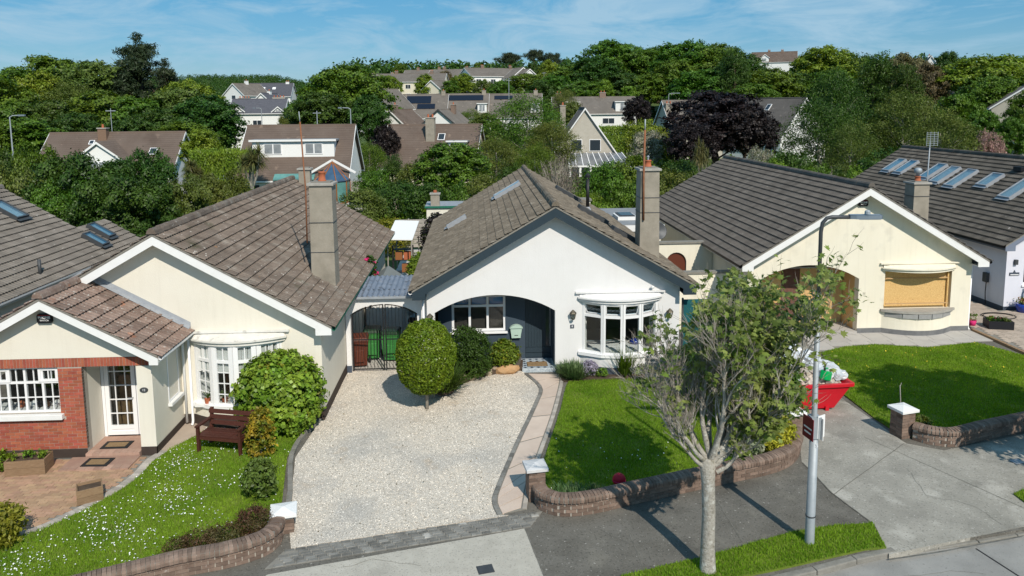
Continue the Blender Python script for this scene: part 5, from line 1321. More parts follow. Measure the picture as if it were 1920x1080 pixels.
for k in range(7): lob.append((rg.uniform(-1.6, 1.6), rg.uniform(-1.6, 1.6), rg.uniform(8.4, 9.3), .28, .28, 1.0))
P, N = cloud(lob, 620, 30, .24, rg, fill=.25)
proto('cypress', P, N, .3, trunk_mesh('trunk', rg, 8, .3, 8, 2.0), (7.8, 10), .25, 1.1, L_dark, -1.2)
for i in range(4):                               # shrubs, unit 2 m high
    rg = np.random.default_rng(80 + i)
    lob = [(0, 0, .95, .85, .85, .8)]
    for k in range(16):
        d = unit(1, rg)[0]; q = rg.uniform(.25, .5)
        lob.append((d[0] * .85, d[1] * .85, max(.3, .95 + d[2] * .75), q, q, q * .85))
    P, N = cloud(lob, 420, 26, .085, rg, fill=.15); P[:, 2] = np.maximum(P[:, 2], .02)
    proto('shrub%d' % i, P, N, .085, trunk_mesh('stem', rg, 1.2, .05, 8, .7, twig, .1, .05), (2.3, 2), .55)
for i in range(2):                               # very large garden bush, fine leaves, unit 2 m high
    rg = np.random.default_rng(86 + i)
    lob = [(0, 0, .9, .75, .75, .75)]
    for k in range(46):
        d = unit(1, rg)[0]; q = rg.uniform(.16, .32)
        lob.append((d[0] * 1.0, d[1] * 1.0, max(.25, .95 + d[2] * .92), q, q, q * .6))
    P, N = cloud(lob, 1150, 34, .05, rg, fill=.22); P[:, 2] = np.maximum(P[:, 2], .02)
    proto('bigbush%d' % i, P, N, .06, trunk_mesh('stem', rg, 1.2, .05, 8, .7, twig, .1, .05), (2.35, 2), .55)
rg = np.random.default_rng(90)                   # long clipped hedge, unit 2 m high, 6 m long
P = np.stack([rg.uniform(-3, 3, 15000), rg.uniform(-.6, .6, 15000), rg.uniform(0, 2, 15000)], 1)
sidx = rg.integers(0, 3, 15000); P[sidx == 0, 2] = 1.9 + rg.normal(0, .07, (sidx == 0).sum()); P[sidx == 1, 1] = -.58 + rg.normal(0, .06, (sidx == 1).sum())
proto('hedge', P, unit(15000, rg) * .4 + np.array([0, -.5, .6]), .13, trunk_mesh('stem', rg, 1.2, .06, 8, .7, twig, .1, .05), (6.2, 2))
rg = np.random.default_rng(91)                   # bare twiggy bush, unit 2 m
tw = MB(); rr = random.Random(5)
for k in range(230):
    a = rr.uniform(0, 6.283); sp = rr.uniform(.15, 1.0); hh = rr.uniform(1.2, 2.0)
    p = [Vector((math.cos(a) * sp * q + rr.uniform(-.07, .07), math.sin(a) * sp * q + rr.uniform(-.07, .07), hh * q ** .8)) for q in (.05, .35, .65, .85, 1)]
    tw.tube(p, [.016, .012, .01, .007, .004], 3, False)
P, N = cloud([(0, 0, 1.1, .95, .95, .85)], 160, 10, .1, rg)
PROTO['twiggy'] = (leaves(P, N, .07, L_dry, 'crown'), tw.mesh('stem', twig), (2.1, 2))
def strap(n, rng, base_r, length, width, up=(0.5, 1.0), bend=0.5, c=(0, 0, 0)):
    """arching strap leaves from a point: V,F"""
    a = rng.uniform(0, 6.283, n); el = np.arcsin(rng.uniform(up[0], up[1], n)); l = length * rng.uniform(.7, 1.1, n); w = width * rng.uniform(.7, 1.2, n)
    dx, dy, dz = np.cos(el) * np.cos(a), np.cos(el) * np.sin(a), np.sin(el); sx, sy = -np.sin(a), np.cos(a)
    V = np.zeros((n, 7, 3)); q = [0, .4, .75, 1]; ww = [.7, 1, .7]
    for k in range(4):
        x = c[0] + dx * l * q[k]; y = c[1] + dy * l * q[k]; z = c[2] + dz * l * q[k] - bend * l * q[k] ** 2.2
        if k < 3:
            V[:, 2 * k] = np.stack([x - sx * w * ww[k], y - sy * w * ww[k], z], 1); V[:, 2 * k + 1] = np.stack([x + sx * w * ww[k], y + sy * w * ww[k], z], 1)
        else: V[:, 6] = np.stack([x, y, z], 1)
    f = np.array([(0, 1, 3, 2), (2, 3, 5, 4), (4, 5, 6, 6)])
    return V.reshape(-1, 3), (np.arange(n)[:, None, None] * 7 + f[None]).reshape(-1, 4)
def quads_to_mesh(name, parts, mat):
    me = bpy.data.meshes.new(name); vs = []; fs = []; k = 0
    for V, F in parts:
        vs.extend(V.tolist()); fs.extend([tuple(dict.fromkeys(int(i) + k for i in f)) for f in F]); k += len(V)
    me.from_pydata(vs, [], fs); me.materials.append(mat); me.update(); return me
rg = np.random.default_rng(95)                   # cabbage palm, unit 4 m
heads = [(0, 0, 3.1), (.75, .1, 2.8), (-.7, -.15, 2.75), (.2, .5, 2.6), (-.2, -.5, 2.9), (.45, -.35, 3.3)]
palm = quads_to_mesh('crown', [strap(150, rg, 0, .95, .028, (-.35, 1.0), .35, h) for h in heads], L_palm)
pt = MB(); pt.tube([(0, 0, -.3), (.03, 0, 1), (0, 0, 1.6)], [.16, .13, .13], 8)
for h in heads: pt.tube([(0, 0, 1.5), (h[0] * .6, h[1] * .6, 2.1), h], [.1, .08, .07], 6)
PROTO['palm'] = (palm, pt.mesh('trunk', bark), (3.0, 4))

def plant(name, key, x, y, z, w, h, mat, label, cat, group=None, rz=None, d=None, stem=True):
    cm, tm, (pw, ph) = PROTO[key]
    t = thing(name, label, cat, (x, y, z), rng0.uniform(0, 6.28) if rz is None else rz, group)
    S = Matrix.Diagonal((w / pw, (d or w) / pw if key != 'hedge' else (d or 1.2) / 1.2, h / ph, 1))
    inst('crown' if 'tree' in name or 'palm' in name else 'foliage', cm, t, S, mat)
    if stem: inst('trunk' if 'tree' in name or 'palm' in name else 'stem', tm, t, S)
    return t
def bush(name, lobes, nleaf, size, mat, label, cat, spread=.05, loc=(0, 0, 0), aspect=.6, jit=.8, group=None, fill=.12, stem=None, top=.3, seed=1, per=14, extra=None, minz=.03):
    rg = np.random.default_rng(seed)
    P, N = cloud(lobes, nleaf // per, per, spread, rg, top, fill); P[:, 2] = np.maximum(P[:, 2], minz + rg.random(len(P)) * .05)
    t = thing(name, label, cat, loc, 0, group)
    tag(inst('foliage', leaves(P, N, size, mat, 'foliage', aspect, jit, rg), t), kind='stuff')
    if extra:
        m2, frac, s2 = extra
        P2, N2 = cloud(lobes, max(2, int(nleaf * frac) // 4), 4, spread * .6, rg, top + .4, 0)
        P2[:, 2] = np.maximum(P2[:, 2], minz + .05)
        tag(inst('flowers' if m2 in (petal_white, petal_yellow, petal_pink) else 'young_leaves', leaves(P2, N2, s2, m2, 'flowers', .8, jit, rg), t), kind='stuff')
    st = MB(); rr = random.Random(seed); L0 = np.array(lobes); zc = L0[:, 2].mean()
    for k in range(stem or 7):
        l = lobes[rr.randrange(len(lobes))]; st.tube([(l[0] * .2, l[1] * .2, -.1), (l[0] * .6, l[1] * .6, l[2] * .5), (l[0], l[1], l[2])], [.022, .016, .008], 5, False)
    st.build('stem', twig, t)
    return t
def grassy(name, loc, n, length, width, mat, label, cat, up=(.6, 1), bend=.25, rad=.2, seed=3):
    rg = np.random.default_rng(seed); t = thing(name, label, cat, loc); parts = []
    for k in range(max(1, n // 12)):
        a = rg.uniform(0, 6.283); r = rad * math.sqrt(rg.random())
        parts.append(strap(12, rg, 0, length, width, up, bend, (math.cos(a) * r, math.sin(a) * r, 0)))
    tag(inst('blades', quads_to_mesh('blades', parts, mat), t), kind='stuff')
    MB().lathe([(rad * .8, -.05), (rad * .7, .02), (.001, .04)], (0, 0, 0), 8).build('root_clump', soil, t)
    return t
# ---------------------------------------------------------------- brick garden walls
def brick_wall(name, label, path, courses=4, thick=.22, group=None, cope=True, z0=0.0):
    P = smooth_path([Vector(p) for p in path], 10)
    c0 = P[0]; t = thing(name, label, 'wall', (c0.x, c0.y, 0), 0, group)
    P = [p - c0 for p in P]
    h = courses * .075
    a, b = offset_path(P, thick / 2 - .012), offset_path(P, -thick / 2 + .012)
    n = len(P); mb = MB()
    mb.add([(p.x, p.y, -.15) for p in a] + [(p.x, p.y, h) for p in a] + [(p.x, p.y, -.15) for p in b] + [(p.x, p.y, h) for p in b],
           [(i, i + 1, n + i + 1, n + i) for i in range(n - 1)] + [(2 * n + i, 3 * n + i, 3 * n + i + 1, 2 * n + i + 1) for i in range(n - 1)] + [(n + i, n + i + 1, 3 * n + i + 1, 3 * n + i) for i in range(n - 1)] + [(0, n, 3 * n, 2 * n), (n - 1, 3 * n - 1, 4 * n - 1, 2 * n - 1)])
    mb.build('mortar_core', mortar_pale, t)
    me = MB().boxm(Matrix(), .215, thick, .066).mesh('brick', brick_brown)
    for c in range(courses):
        for p, an in along(P, .225, .11 + (.1125 if c % 2 else 0)):
            inst('brick', me, t, Matrix.Translation((p.x, p.y, z0 + .0375 + c * .075)) @ Matrix.Rotation(an + rng0.uniform(-.01, .01), 4, 'Z'))
    if cope:        # rounded brick-on-edge coping
        w = thick / 2 + .05
        prof = [(-w, 0), (-w, .06), (-w * .86, .1), (-w * .5, .125), (0, .132), (w * .5, .125), (w * .86, .1), (w, .06), (w, 0)]
        k = len(prof); mb = MB()
        mb.add([(-.034, y, z) for y, z in prof] + [(.034, y, z) for y, z in prof], [(i, i + 1, k + i + 1, k + i) for i in range(k - 1)] + [tuple(range(k))[::-1], tuple(range(k, 2 * k))])
        me = mb.mesh('coping_brick', brick_brown)
        w2 = MB(); n = len(P); a, b = offset_path(P, w - .02), offset_path(P, -w + .02)
        w2.add([(p.x, p.y, h + .002) for p in a] + [(p.x, p.y, h + .1) for p in a] + [(p.x, p.y, h + .002) for p in b] + [(p.x, p.y, h + .1) for p in b],
               [(i, i + 1, n + i + 1, n + i) for i in range(n - 1)] + [(2 * n + i, 3 * n + i, 3 * n + i + 1, 2 * n + i + 1) for i in range(n - 1)] + [(n + i, n + i + 1, 3 * n + i + 1, 3 * n + i) for i in range(n - 1)] + [(2 * n + i, 2 * n + i + 1, i + 1, i) for i in range(n - 1)])
        w2.build('coping_mortar', mortar, t)
        for p, an in along(P, .0765, .04):
            inst('coping_brick', me, t, Matrix.Translation((p.x, p.y, h + .003 + rng0.uniform(-.003, .004))) @ Matrix.Rotation(an + rng0.uniform(-.02, .02), 4, 'Z'))
    return t
def pillar(label, x, y, h, w, rz, capmat=None):
    t = thing('gate_pillar', label, 'pillar', (x, y, 0), rz)
    B(-w / 2 + .012, -w / 2 + .012, -.15, w / 2 - .012, w / 2 - .012, h).build('mortar_core', mortar_pale, t)
    me = MB().boxm(Matrix(), (w - .01) / 2, .1, .066).mesh('brick', brick_brown)
    c = 0
    while (c + 1) * .075 <= h + .001:
        z = .0375 + c * .075
        for k in range(4):
            rot = Matrix.Rotation(k * math.pi / 2, 4, 'Z')
            for s in (-1, 1):
                inst('brick', me, t, rot @ Matrix.Translation((s * w / 4 + (.0), -w / 2 + .05, z)) if c % 2 == k % 2 else rot @ Matrix.Translation((s * w / 4, -w / 2 + .052, z)))
        c += 1
    k = w / 2 + .06
    cap = MB().add([(-k, -k, h), (k, -k, h), (k, k, h), (-k, k, h), (-k, -k, h + .07), (k, -k, h + .07), (k, k, h + .07), (-k, k, h + .07), (0, 0, h + .13)],
                   [(0, 3, 2, 1), (0, 1, 5, 4), (1, 2, 6, 5), (2, 3, 7, 6), (3, 0, 4, 7), (4, 5, 8), (5, 6, 8), (6, 7, 8), (7, 4, 8)])
    cap.build('cap', capmat or M('cap_paint_%d' % int(abs(x) * 100), (.62, .62, .62), (.5, .5, .5), 4, .8, .2, 60), t, bevel=.008)
    return t
brick_wall('garden_wall', 'curved brown brick garden wall along the pavement before the white house', [(1.28, 15.02), (1.38, 14.72), (1.75, 14.5), (2.4, 14.58), (3.4, 14.92), (5.34, 15.55), (6.72, 16.0), (7.42, 16.5), (7.86, 17.2), (7.98, 17.6)], 4)
brick_wall('garden_wall', 'brown brick garden wall before the boarded-up house', [(10.98, 17.42), (11.25, 17.14), (11.75, 17.02), (12.74, 17.35), (14.2, 17.8), (17, 18.7), (19, 19.4)], 4)
brick_wall('garden_wall', 'brown brick garden wall beside the daisy lawn', [(-3.98, 14.05), (-3.98, 13.75), (-4.15, 13.45), (-4.7, 13.15), (-5.6, 12.88), (-7.2, 12.2), (-9.4, 11.4)], 4)
pillar('brick pillar with grey cap beside the garden path', 1.22, 15.2, .68, .36, R(8))
pillar('brick pillar with white cap behind the yellow shrub', 8.0, 17.8, .62, .4, R(10), white_paint)
pillar('brick pillar with white cap beside the boarded-up house lawn', 10.78, 17.62, .68, .4, R(14), white_paint)
pillar('brick pillar with white cap at the corner of the daisy lawn', -3.92, 14.3, .36, .4, R(12), white_paint)

# ---------------------------------------------------------------- side passage arch, gate and bins
A_ = thing('passage_arch', 'white rendered arch with lean-to roof between the two front bungalows', 'arch', (-3.0, 23.15, 0))
ga = arch(-.98, 1.12, 1.92, 2.26)
MB().prism([(-1.13, -.15), (-.98, -.15)] + ga + [(1.12, -.15), (1.43, -.15), (1.43, 2.44), (-1.13, 2.44)], [], XZ, 0, .25).build('arch_wall', white_render, A_)
B(-1.13, -.012, -.15, -.98, -.001, .25).build('plinth', plinth_blue, A_)
sh = MB(); nx = 60
for i in range(nx + 1):
    x = -1.1 + 2.5 * i / nx; z = .025 * math.sin(i * math.pi / 2)
    sh.v += [(x, -.12, 2.52 + z), (x, 2.2, 2.66 + z)]
for i in range(nx): sh.f.append((2 * i, 2 * i + 2, 2 * i + 3, 2 * i + 1))
sh.build('corrugated_roof', corr, A_); B(-1.12, -.16, 2.45, 1.42, -.1, 2.52).build('gutter', lead, A_)
B(-1.12, .6, 2.5, 1.42, .66, 2.56).build('rafter', dark_metal, A_); B(-1.12, 1.9, 2.5, 1.42, 1.96, 2.6).build('rafter', dark_metal, A_)
gt = thing('iron_gate', 'black wrought iron double gate in the white arch', 'gate', (-3.0, 23.25, 0))
def ztop(x): return float(np.interp(x, [p[0] for p in ga], [p[1] for p in ga])) - .06
for side, (xa, xb) in (('l', (-.95, .05)), ('r', (.09, 1.09))):
    lf = MB().box(xa, -.02, .06, xa + .035, .02, ztop(xa + .02)).box(xb - .035, -.02, .06, xb, .02, ztop(xb - .02))
    leaf = lf.box(xa + .036, -.015, .08, xb - .036, .015, .11).box(xa + .036, -.015, 1.05, xb - .036, .015, 1.08).build('gate_leaf', black_metal, gt)
    mb = MB(); mb.tube([(x, 0, ztop(x)) for x in np.linspace(xa, xb, 10)], .016, 5); mb.build('top_rail', black_metal, leaf)
    for k in range(1, 9):
        x = xa + (xb - xa) * k / 9
        MB().tube([(x, 0, .1), (x, 0, ztop(x))], .008, 5).build('bar', black_metal, leaf)
MB().tube([(.02, -.03, 1.2), (.02, -.07, 1.2), (-.06, -.07, 1.2)], .01, 6).build('latch', black_metal, gt)
sheet('passage_floor', [(-4.14, 23.32), (-1.5, 23.32), (-1.5, 44), (-4.14, 44)], path_grey, 0.012, -0.12)
def bin_(label, x, y, rz, mat, lidmat, w=.56, h=1.06, mark=False):
    t = thing('wheelie_bin', label, 'bin', (x, y, .012), rz, 'wheelie bins behind the iron gate')
    b = MB(); k = .8
    b.add([(-w / 2 * k, -.28 * k, .06), (w / 2 * k, -.28 * k, .06), (w / 2 * k, .28 * k, .06), (-w / 2 * k, .28 * k, .06), (-w / 2, -.33, h * .9), (w / 2, -.33, h * .9), (w / 2, .33, h * .9), (-w / 2, .33, h * .9)],
          [(0, 3, 2, 1), (0, 1, 5, 4), (1, 2, 6, 5), (2, 3, 7, 6), (3, 0, 4, 7), (4, 5, 6, 7)])
    b.box(-w / 2 - .015, -.345, h * .86, w / 2 + .015, -.3, h * .9); b.box(-w * .25, -.3, .2, w * .25, -.27, .6)
    b.build('body', mat, t, bevel=.02)
    l = MB().add([(-w / 2 - .02, -.37, h * .905), (w / 2 + .02, -.37, h * .905), (w / 2 + .02, .34, h * .905), (-w / 2 - .02, .34, h * .905), (-w / 2 + .03, -.32, h), (w / 2 - .03, -.32, h), (w / 2 - .03, .32, h * .99), (-w / 2 + .03, .32, h * .99)],
                 [(0, 3, 2, 1), (4, 5, 6, 7), (0, 1, 5, 4), (1, 2, 6, 5), (2, 3, 7, 6), (3, 0, 4, 7)])
    l.build('lid', lidmat, t, bevel=.015); MB().tube([(-w / 2, .38, h * .93), (w / 2, .38, h * .93)], .016, 6).build('handle', lidmat, t)
    for s in (-1, 1):
        MB().tube([(s * (w / 2 - .02), .24, .1), (s * (w / 2 + .045), .24, .1)], .1, 14).build('wheel', rubber, t)
    if mark:
        B(-.1, -.318, .66, .12, -.312, .7).xform(Matrix.Rotation(R(-3), 4, 'X')).build('marking', ink_white, t)
        B(-.12, -.322, .74, -.06, -.316, .8).xform(Matrix.Rotation(R(-3), 4, 'X')).build('marking', ink_white, t)
bin_('brown wheelie bin nearest the gate hinge', -3.82, 23.85, R(6), brown_plastic, brown_plastic, h=1.02)
bin_('green wheelie bin squeezed behind the brown bin', -3.5, 24.55, R(4), green_plastic, M('dark_green_lid', (.01, .04, .015), None, rough=.5))
bin_('green wheelie bin with white marking behind the gate', -2.86, 24.35, R(-5), green_plastic, MATS['dark_green_lid'], mark=True)
bin_('large black wheelie bin beside the green bins', -1.95, 25.1, R(-12), black_plastic, black_plastic, .62, 1.3)
# child's bicycle behind the gate
bk = thing('bicycle', "child's small bicycle with white tyres behind the iron gate", 'bicycle', (-2.1, 23.75, .012), R(20))
for wx in (-.32, .32):
    w = MB(); N_ = 24
    ring = [(wx + .2 * math.cos(a), 0, .2 + .2 * math.sin(a)) for a in np.linspace(0, 2 * math.pi, N_ + 1)]
    w.tube(ring, .022, 6, False); wh = w.build('wheel', rubber, bk)
    sp = MB()
    for a in np.linspace(0, math.pi, 6, endpoint=False): sp.bar((wx - .19 * math.cos(a), 0, .2 - .19 * math.sin(a)), (wx + .19 * math.cos(a), 0, .2 + .19 * math.sin(a)), .006, .006)
    rr_ = [(wx + .175 * math.cos(a), 0, .2 + .175 * math.sin(a)) for a in np.linspace(0, 2 * math.pi, N_ + 1)]; sp.tube(rr_, .012, 5, False)
    sp.build('rim', white_paint, wh)
fr = MB()
for a, b in (((-.32, 0, .2), (-.1, 0, .42)), ((-.1, 0, .42), (.2, 0, .45)), ((-.05, 0, .2), (.2, 0, .42)), ((-.32, 0, .2), (-.05, 0, .2)), ((-.05, 0, .2), (-.13, 0, .5)), ((.2, 0, .45), (.32, 0, .2)), ((.2, 0, .42), (.16, 0, .6))): fr.tube([a, b], .015, 6)
fr.build('frame', petal_pink, bk); MB().tube([(.15, -.22, .62), (.17, 0, .6), (.15, .22, .62)], .013, 6).build('handlebar', galv, bk)
MB().lathe([(.09, 0), (.1, .03), (.001, .05)], (-.14, 0, .5), 10, 1.2, .7).build('saddle', black_plastic, bk)
# things in the passage behind
s_ = thing('garden_shed', 'small grey garden shed behind the lean-to roof', 'shed', (-3.4, 27.0, 0))
MB().prism([(-.65, -.05), (.65, -.05), (.65, 1.75), (0, 2.2), (-.65, 1.75)], [], XZ, 0, 1.6).build('wall', white_paint, s_)
for sd in (-1, 1): MB().add([(0, -.1, 2.3), (sd * .8, -.1, 1.74), (sd * .8, 1.7, 1.74), (0, 1.7, 2.3), (0, -.1, 2.26), (sd * .8, -.1, 1.7), (sd * .8, 1.7, 1.7), (0, 1.7, 2.26)], [(0, 1, 2, 3), (0, 4, 5, 1), (4, 7, 6, 5), (1, 5, 6, 2)]).build('roof_slope', felt, s_)
MB().prism([(-.7, 1.66), (.7, 1.66), (0, 2.2)], [], XZ, -.06, -.01).build('gable_board', felt, s_)
tk = thing('oil_tank', 'dark green plastic oil tank in the side passage', 'tank', (-2.35, 30.4, 0))
tb = MB().lathe([(.6, .1), (.62, .2), (.62, 1.15), (.55, 1.3), (.3, 1.36), (.001, 1.37)], (0, 0, 0), 20, .8, 1.25).build('body', tank_green, tk, True)
for z in (.4, .7, 1.0): MB().lathe([(.62, z - .03), (.65, z), (.62, z + .03)], (0, 0, 0), 20, .8, 1.25).build('rib', tank_green, tk, True)
MB().lathe([(.12, 1.36), (.12, 1.43), (.001, 1.44)], (0, -.2, 0), 10).build('filler_cap', black_plastic, tk); B(-.45, -.7, -.1, .45, .7, .1).build('plinth', concrete_block, tk)
cv = thing('garden_canopy', 'white canvas canopy over shelves at the end of the passage', 'canopy', (-3.55, 36.6, 0))
MB().add([(-.62, -1.9, 2.28), (.6, -1.9, 2.24), (.62, 2.2, 2.5), (-.62, 2.2, 2.55), (-.62, -1.9, 2.24), (.6, -1.9, 2.2), (.62, 2.2, 2.46), (-.62, 2.2, 2.51)], [(0, 1, 2, 3), (4, 7, 6, 5), (0, 4, 5, 1), (1, 5, 6, 2), (2, 6, 7, 3), (3, 7, 4, 0)]).build('canvas', canvas, cv)
for px_, py_ in ((-.57, -1.85), (.55, -1.85), (-.57, 2.15), (.57, 2.15)): MB().tube([(px_, py_, -.1), (px_, py_, 2.2 + (.22 if py_ > 0 else 0))], .03, 6).build('post', grey_wood, cv)
sv = thing('garden_shelf', 'wooden shelf unit with pots under the white canopy', 'shelf', (-3.5, 35.4, 0))
B(-.5, 0, -.1, -.45, .4, 1.8).build('side', black_metal, sv); B(.45, 0, -.1, .5, .4, 1.8).build('side', black_metal, sv)
for z in (.5, 1.1, 1.6): B(-.445, 0, z, .445, .4, z + .03).build('shelf_board', black_metal, sv)
for x, z, m_ in ((-.2, 1.13, orange_wood), (.2, 1.13, terracotta), (.1, .53, orange_wood)): B(x - .15, .05, z, x + .18, .35, z + .38).build('wooden_box', m_, sv)
bl = thing('garden_ornament', 'pale round lilac cushion ball in the side passage', 'cushion', (-2.6, 34.2, 0))
MB().lathe([(.2, 0), (.4, .2), (.45, .5), (.35, .8), (.12, .95), (.001, .97)], (0, 0, 0), 14).build('body', M('lilac_fabric', (.5, .46, .58), (.6, .56, .66), 4, .8), bl, True); MB().lathe([(.05, .96), (.04, 1.0), (.001, 1.01)], (0, 0, 0), 8).build('tuft', canvas, bl)
fn = thing('trellis_fence', 'low pale trellis panel fence at the end of the passage', 'fence', (-3.2, 43.6, 0))
for i in range(4):
    B(-1.6 + i * .85, 0, -.1, -1.52 + i * .85, .08, 1.9).build('post', grey_wood, fn)
    for k in range(7): B(-1.51 + i * .85, .02, .2 + k * .24, -.76 + i * .85, .05, .41 + k * .24).build('slat', grey_wood, fn)
lt = thing('lean_to', 'glazed lean-to with teal edge and rendered chimney beyond the passage', 'lean-to', (-2.0, 46.0, 0))
B(-1.0, 0, -.1, 2.6, 2.4, 2.2).build('wall', cream_render, lt); B(-1.1, -.1, 2.21, 2.7, 2.5, 2.3).build('roof', lead, lt); B(-1.1, -.13, 2.2, 2.7, -.101, 2.32).build('edge', tank_green, lt)
c_ = chimney(lt, -.75, -.2, .2, .7, 2.3, 3.1, 1, potz=.15)
wf = thing('side_fence', 'white painted panel screen along the side of the white bungalow', 'fence', (-1.95, 25.6, 0))
for k in range(9): B(-.02, k * .9, 1.2, .02, k * .9 + .86, 2.35).build('panel', white_paint, wf)
for k in range(10): B(-.03, k * .9 - .04, -.1, .03, k * .9 - .005, 2.35).build('post', white_paint, wf)
# gap between the white and the boarded-up houses
yw = thing('yard_wall', 'cream yard wall with dark arched door between white and boarded-up houses', 'wall', (8.1, 30.0, 0))
MB().prism([(-1.5, -.15), (-.22, -.15), (-.22, 1.9)] + arch(-.22, .62, 1.9, 2.35, 10) + [(.62, -.15), (1.7, -.15), (1.7, 2.72), (-1.5, 2.72)], [], XZ, 0, .2).build('wall', cream_weathered, yw)
B(-1.52, -.06, 2.722, 1.72, .26, 2.8).build('coping', mortar, yw)
MB().prism([(-.215, -.1), (.615, -.1), (.615, 1.9)] + arch(-.215, .615, 1.9, 2.34, 10)[::-1], [], XZ, .08, .14).build('door', brown_plastic, yw); B(-.5, -.08, 1.7, -.4, -.005, 2.2).build('wall_light', black_metal, yw)
MB().lathe([(.001, -.09), (.2, -.065), (.33, -.01), (.38, .03), (.37, .03), (.3, 0), (.001, -.075)], (0, 0, 0), 20).xform(Matrix.Translation((-.35, .9, 3.12)) @ Matrix.Rotation(R(70), 4, 'X') @ Matrix.Rotation(R(15), 4, 'Y')).build('satellite_dish', dark_metal, yw, True); MB().tube([(-.35, 1.0, -.1), (-.35, 1.0, 3.0)], .04, 6).build('dish_post', dark_metal, yw)  # dark colour of the dish stands in for the shade falling on it
yf = thing('front_yard_wall', 'low cream wall joining the white and boarded-up houses', 'wall', (8.1, 27.3, 0))
B(-1.62, 0, -.15, 1.66, .2, 2.06).build('wall', cream_weathered, yf); B(-1.64, -.05, 2.062, 1.68, .25, 2.14).build('coping', mortar, yf)
gp_ = thing('garden_pillar', 'cream rendered pillar behind the white bungalow', 'pillar', (6.2, 42.5, 0))
B(-.4, -.4, -.1, .4, .4, 3.0).build('shaft', cream_render, gp_); B(-.47, -.47, 3.002, .47, .47, 3.1).build('cap', mortar, gp_)
gw_ = thing('garden_wall', 'long cream garden wall with dark coping behind the white bungalow', 'wall', (8.6, 43.2, 0))
B(-2.4, 0, -.15, 3.0, .2, 2.2).build('wall', cream_render, gw_); B(-2.4, -.05, 2.202, 3.0, .25, 2.28).build('coping', mortar, gw_)
gs_ = thing('tiled_shed', 'small tiled lean-to against the long cream garden wall', 'shed', (8.9, 41.0, 0))
B(-1, 0, -.1, 1, 2, 1.7).build('wall', cream_render, gs_); MB().add([(-1.15, -.2, 1.7), (1.15, -.2, 1.7), (1.15, 2.1, 2.35), (-1.15, 2.1, 2.35), (-1.15, -.2, 1.62), (1.15, -.2, 1.62), (1.15, 2.1, 2.27), (-1.15, 2.1, 2.27)], [(0, 1, 2, 3), (0, 4, 5, 1), (4, 7, 6, 5), (1, 5, 6, 2), (0, 3, 7, 4)]).build('roof', tile_dark, gs_)
dg_ = thing('fabric_screen', 'dark teal mesh screen standing beside the white bungalow', 'screen', (7.0, 22.9, 0))
B(-.4, 0, .1, .42, .03, 2.25).build('mesh_panel', M('teal_mesh', (.015, .11, .12), (.01, .08, .09), 8, .7), dg_)
for x in (-.43, .43): B(x - .025, -.02, -.1, x + .025, .05, 2.3).build('post', dark_metal, dg_)

# ---------------------------------------------------------------- furniture and garden objects
bn = thing('garden_bench', 'dark red-brown slatted wooden bench on the daisy lawn', 'bench', (-6.25, 17.95, .03), R(-14))
for x in (-.56, .56):
    B(x - .035, -.3, 0, x + .035, -.23, .64).build('leg', dark_wood, bn); 
    MB().bar((x, .24, 0), (x, .36, .9), .07, .07, (1, 0, 0)).build('leg', dark_wood, bn)
    B(x - .045, -.33, .64, x + .045, .3, .68).build('armrest', dark_wood, bn); B(x - .03, -.229, .33, x + .03, .25, .39).build('side_rail', dark_wood, bn)
for k in range(5): B(-.6, -.28 + k * .105, .405, .6, -.19 + k * .105, .43).build('seat_slat', dark_wood, bn)
B(-.52, -.29, .33, .52, -.255, .4).build('front_rail', dark_wood, bn)
for k in range(3):
    z = .56 + k * .135; MB().boxm(Matrix.Translation((0, .3 + (z - .4) * .13 - .06, z)) @ Matrix.Rotation(R(-8), 4, 'X'), 1.2 if k == 2 else 1.08, .028, .105).build('back_slat', dark_wood, bn)
def trough(label, x, y, w, d, h, rz, plants=0):
    t = thing('wooden_planter', label, 'planter', (x, y, .03), rz)
    for k in range(2):
        z0, z1 = k * h / 2, (k + 1) * h / 2 - .006
        B(-w / 2, -d / 2, z0, w / 2, -d / 2 + .03, z1).build('board', weathered_wood, t); B(-w / 2, d / 2 - .03, z0, w / 2, d / 2, z1).build('board', weathered_wood, t)
        B(-w / 2, -d / 2 + .032, z0, -w / 2 + .03, d / 2 - .032, z1).build('board', weathered_wood, t); B(w / 2 - .03, -d / 2 + .032, z0, w / 2, d / 2 - .032, z1).build('board', weathered_wood, t)
    B(-w / 2 + .031, -d / 2 + .031, .01, w / 2 - .031, d / 2 - .031, h - .06).build('soil', soil, t)
    for k in range(plants):
        rg = np.random.default_rng(k + 5); P, N = cloud([(-w * .35 + k * w * .35, rng0.uniform(-.05, .05), h + .03, .11, .1, .09)], 14, 10, .03, rg)
        tag(inst('seedling', leaves(P, N, .06, L_bright, 'seedling'), t), kind='stuff')
trough('long wooden planter box with seedlings below the kitchen window', -10.48, 17.1, .86, .46, .36, R(6), 3)
trough('square wooden planter box with bare soil on the block paving', -8.42, 15.72, .5, .42, .32, R(28))
for lab, x, y, z, w, d_, rz in (('coir doormat on the lower porch step', -9.05, 17.35, .068, .62, .42, R(-2)), ('coir doormat before the glazed porch door', -8.95, 18.12, .138, .66, .4, 0)):
    t = thing('doormat', lab, 'doormat', (x, y, z), rz)
    B(-w / 2, -d_ / 2, 0, w / 2, d_ / 2, .012).build('rubber_border', rubber, t); B(-w / 2 + .09, -d_ / 2 + .08, .0121, w / 2 - .09, d_ / 2 - .08, .018).build('fibre', mat_fibre, t)
t = thing('doormat', 'plain brown coir doormat in the charcoal porch', 'doormat', (1.93, 23.2, .13), 0)
B(-.32, -.18, 0, .32, .18, .03).build('fibre', mat_fibre, t, bevel=.008); B(-.33, -.19, -.002, .33, .19, .006).build('backing', rubber, t)
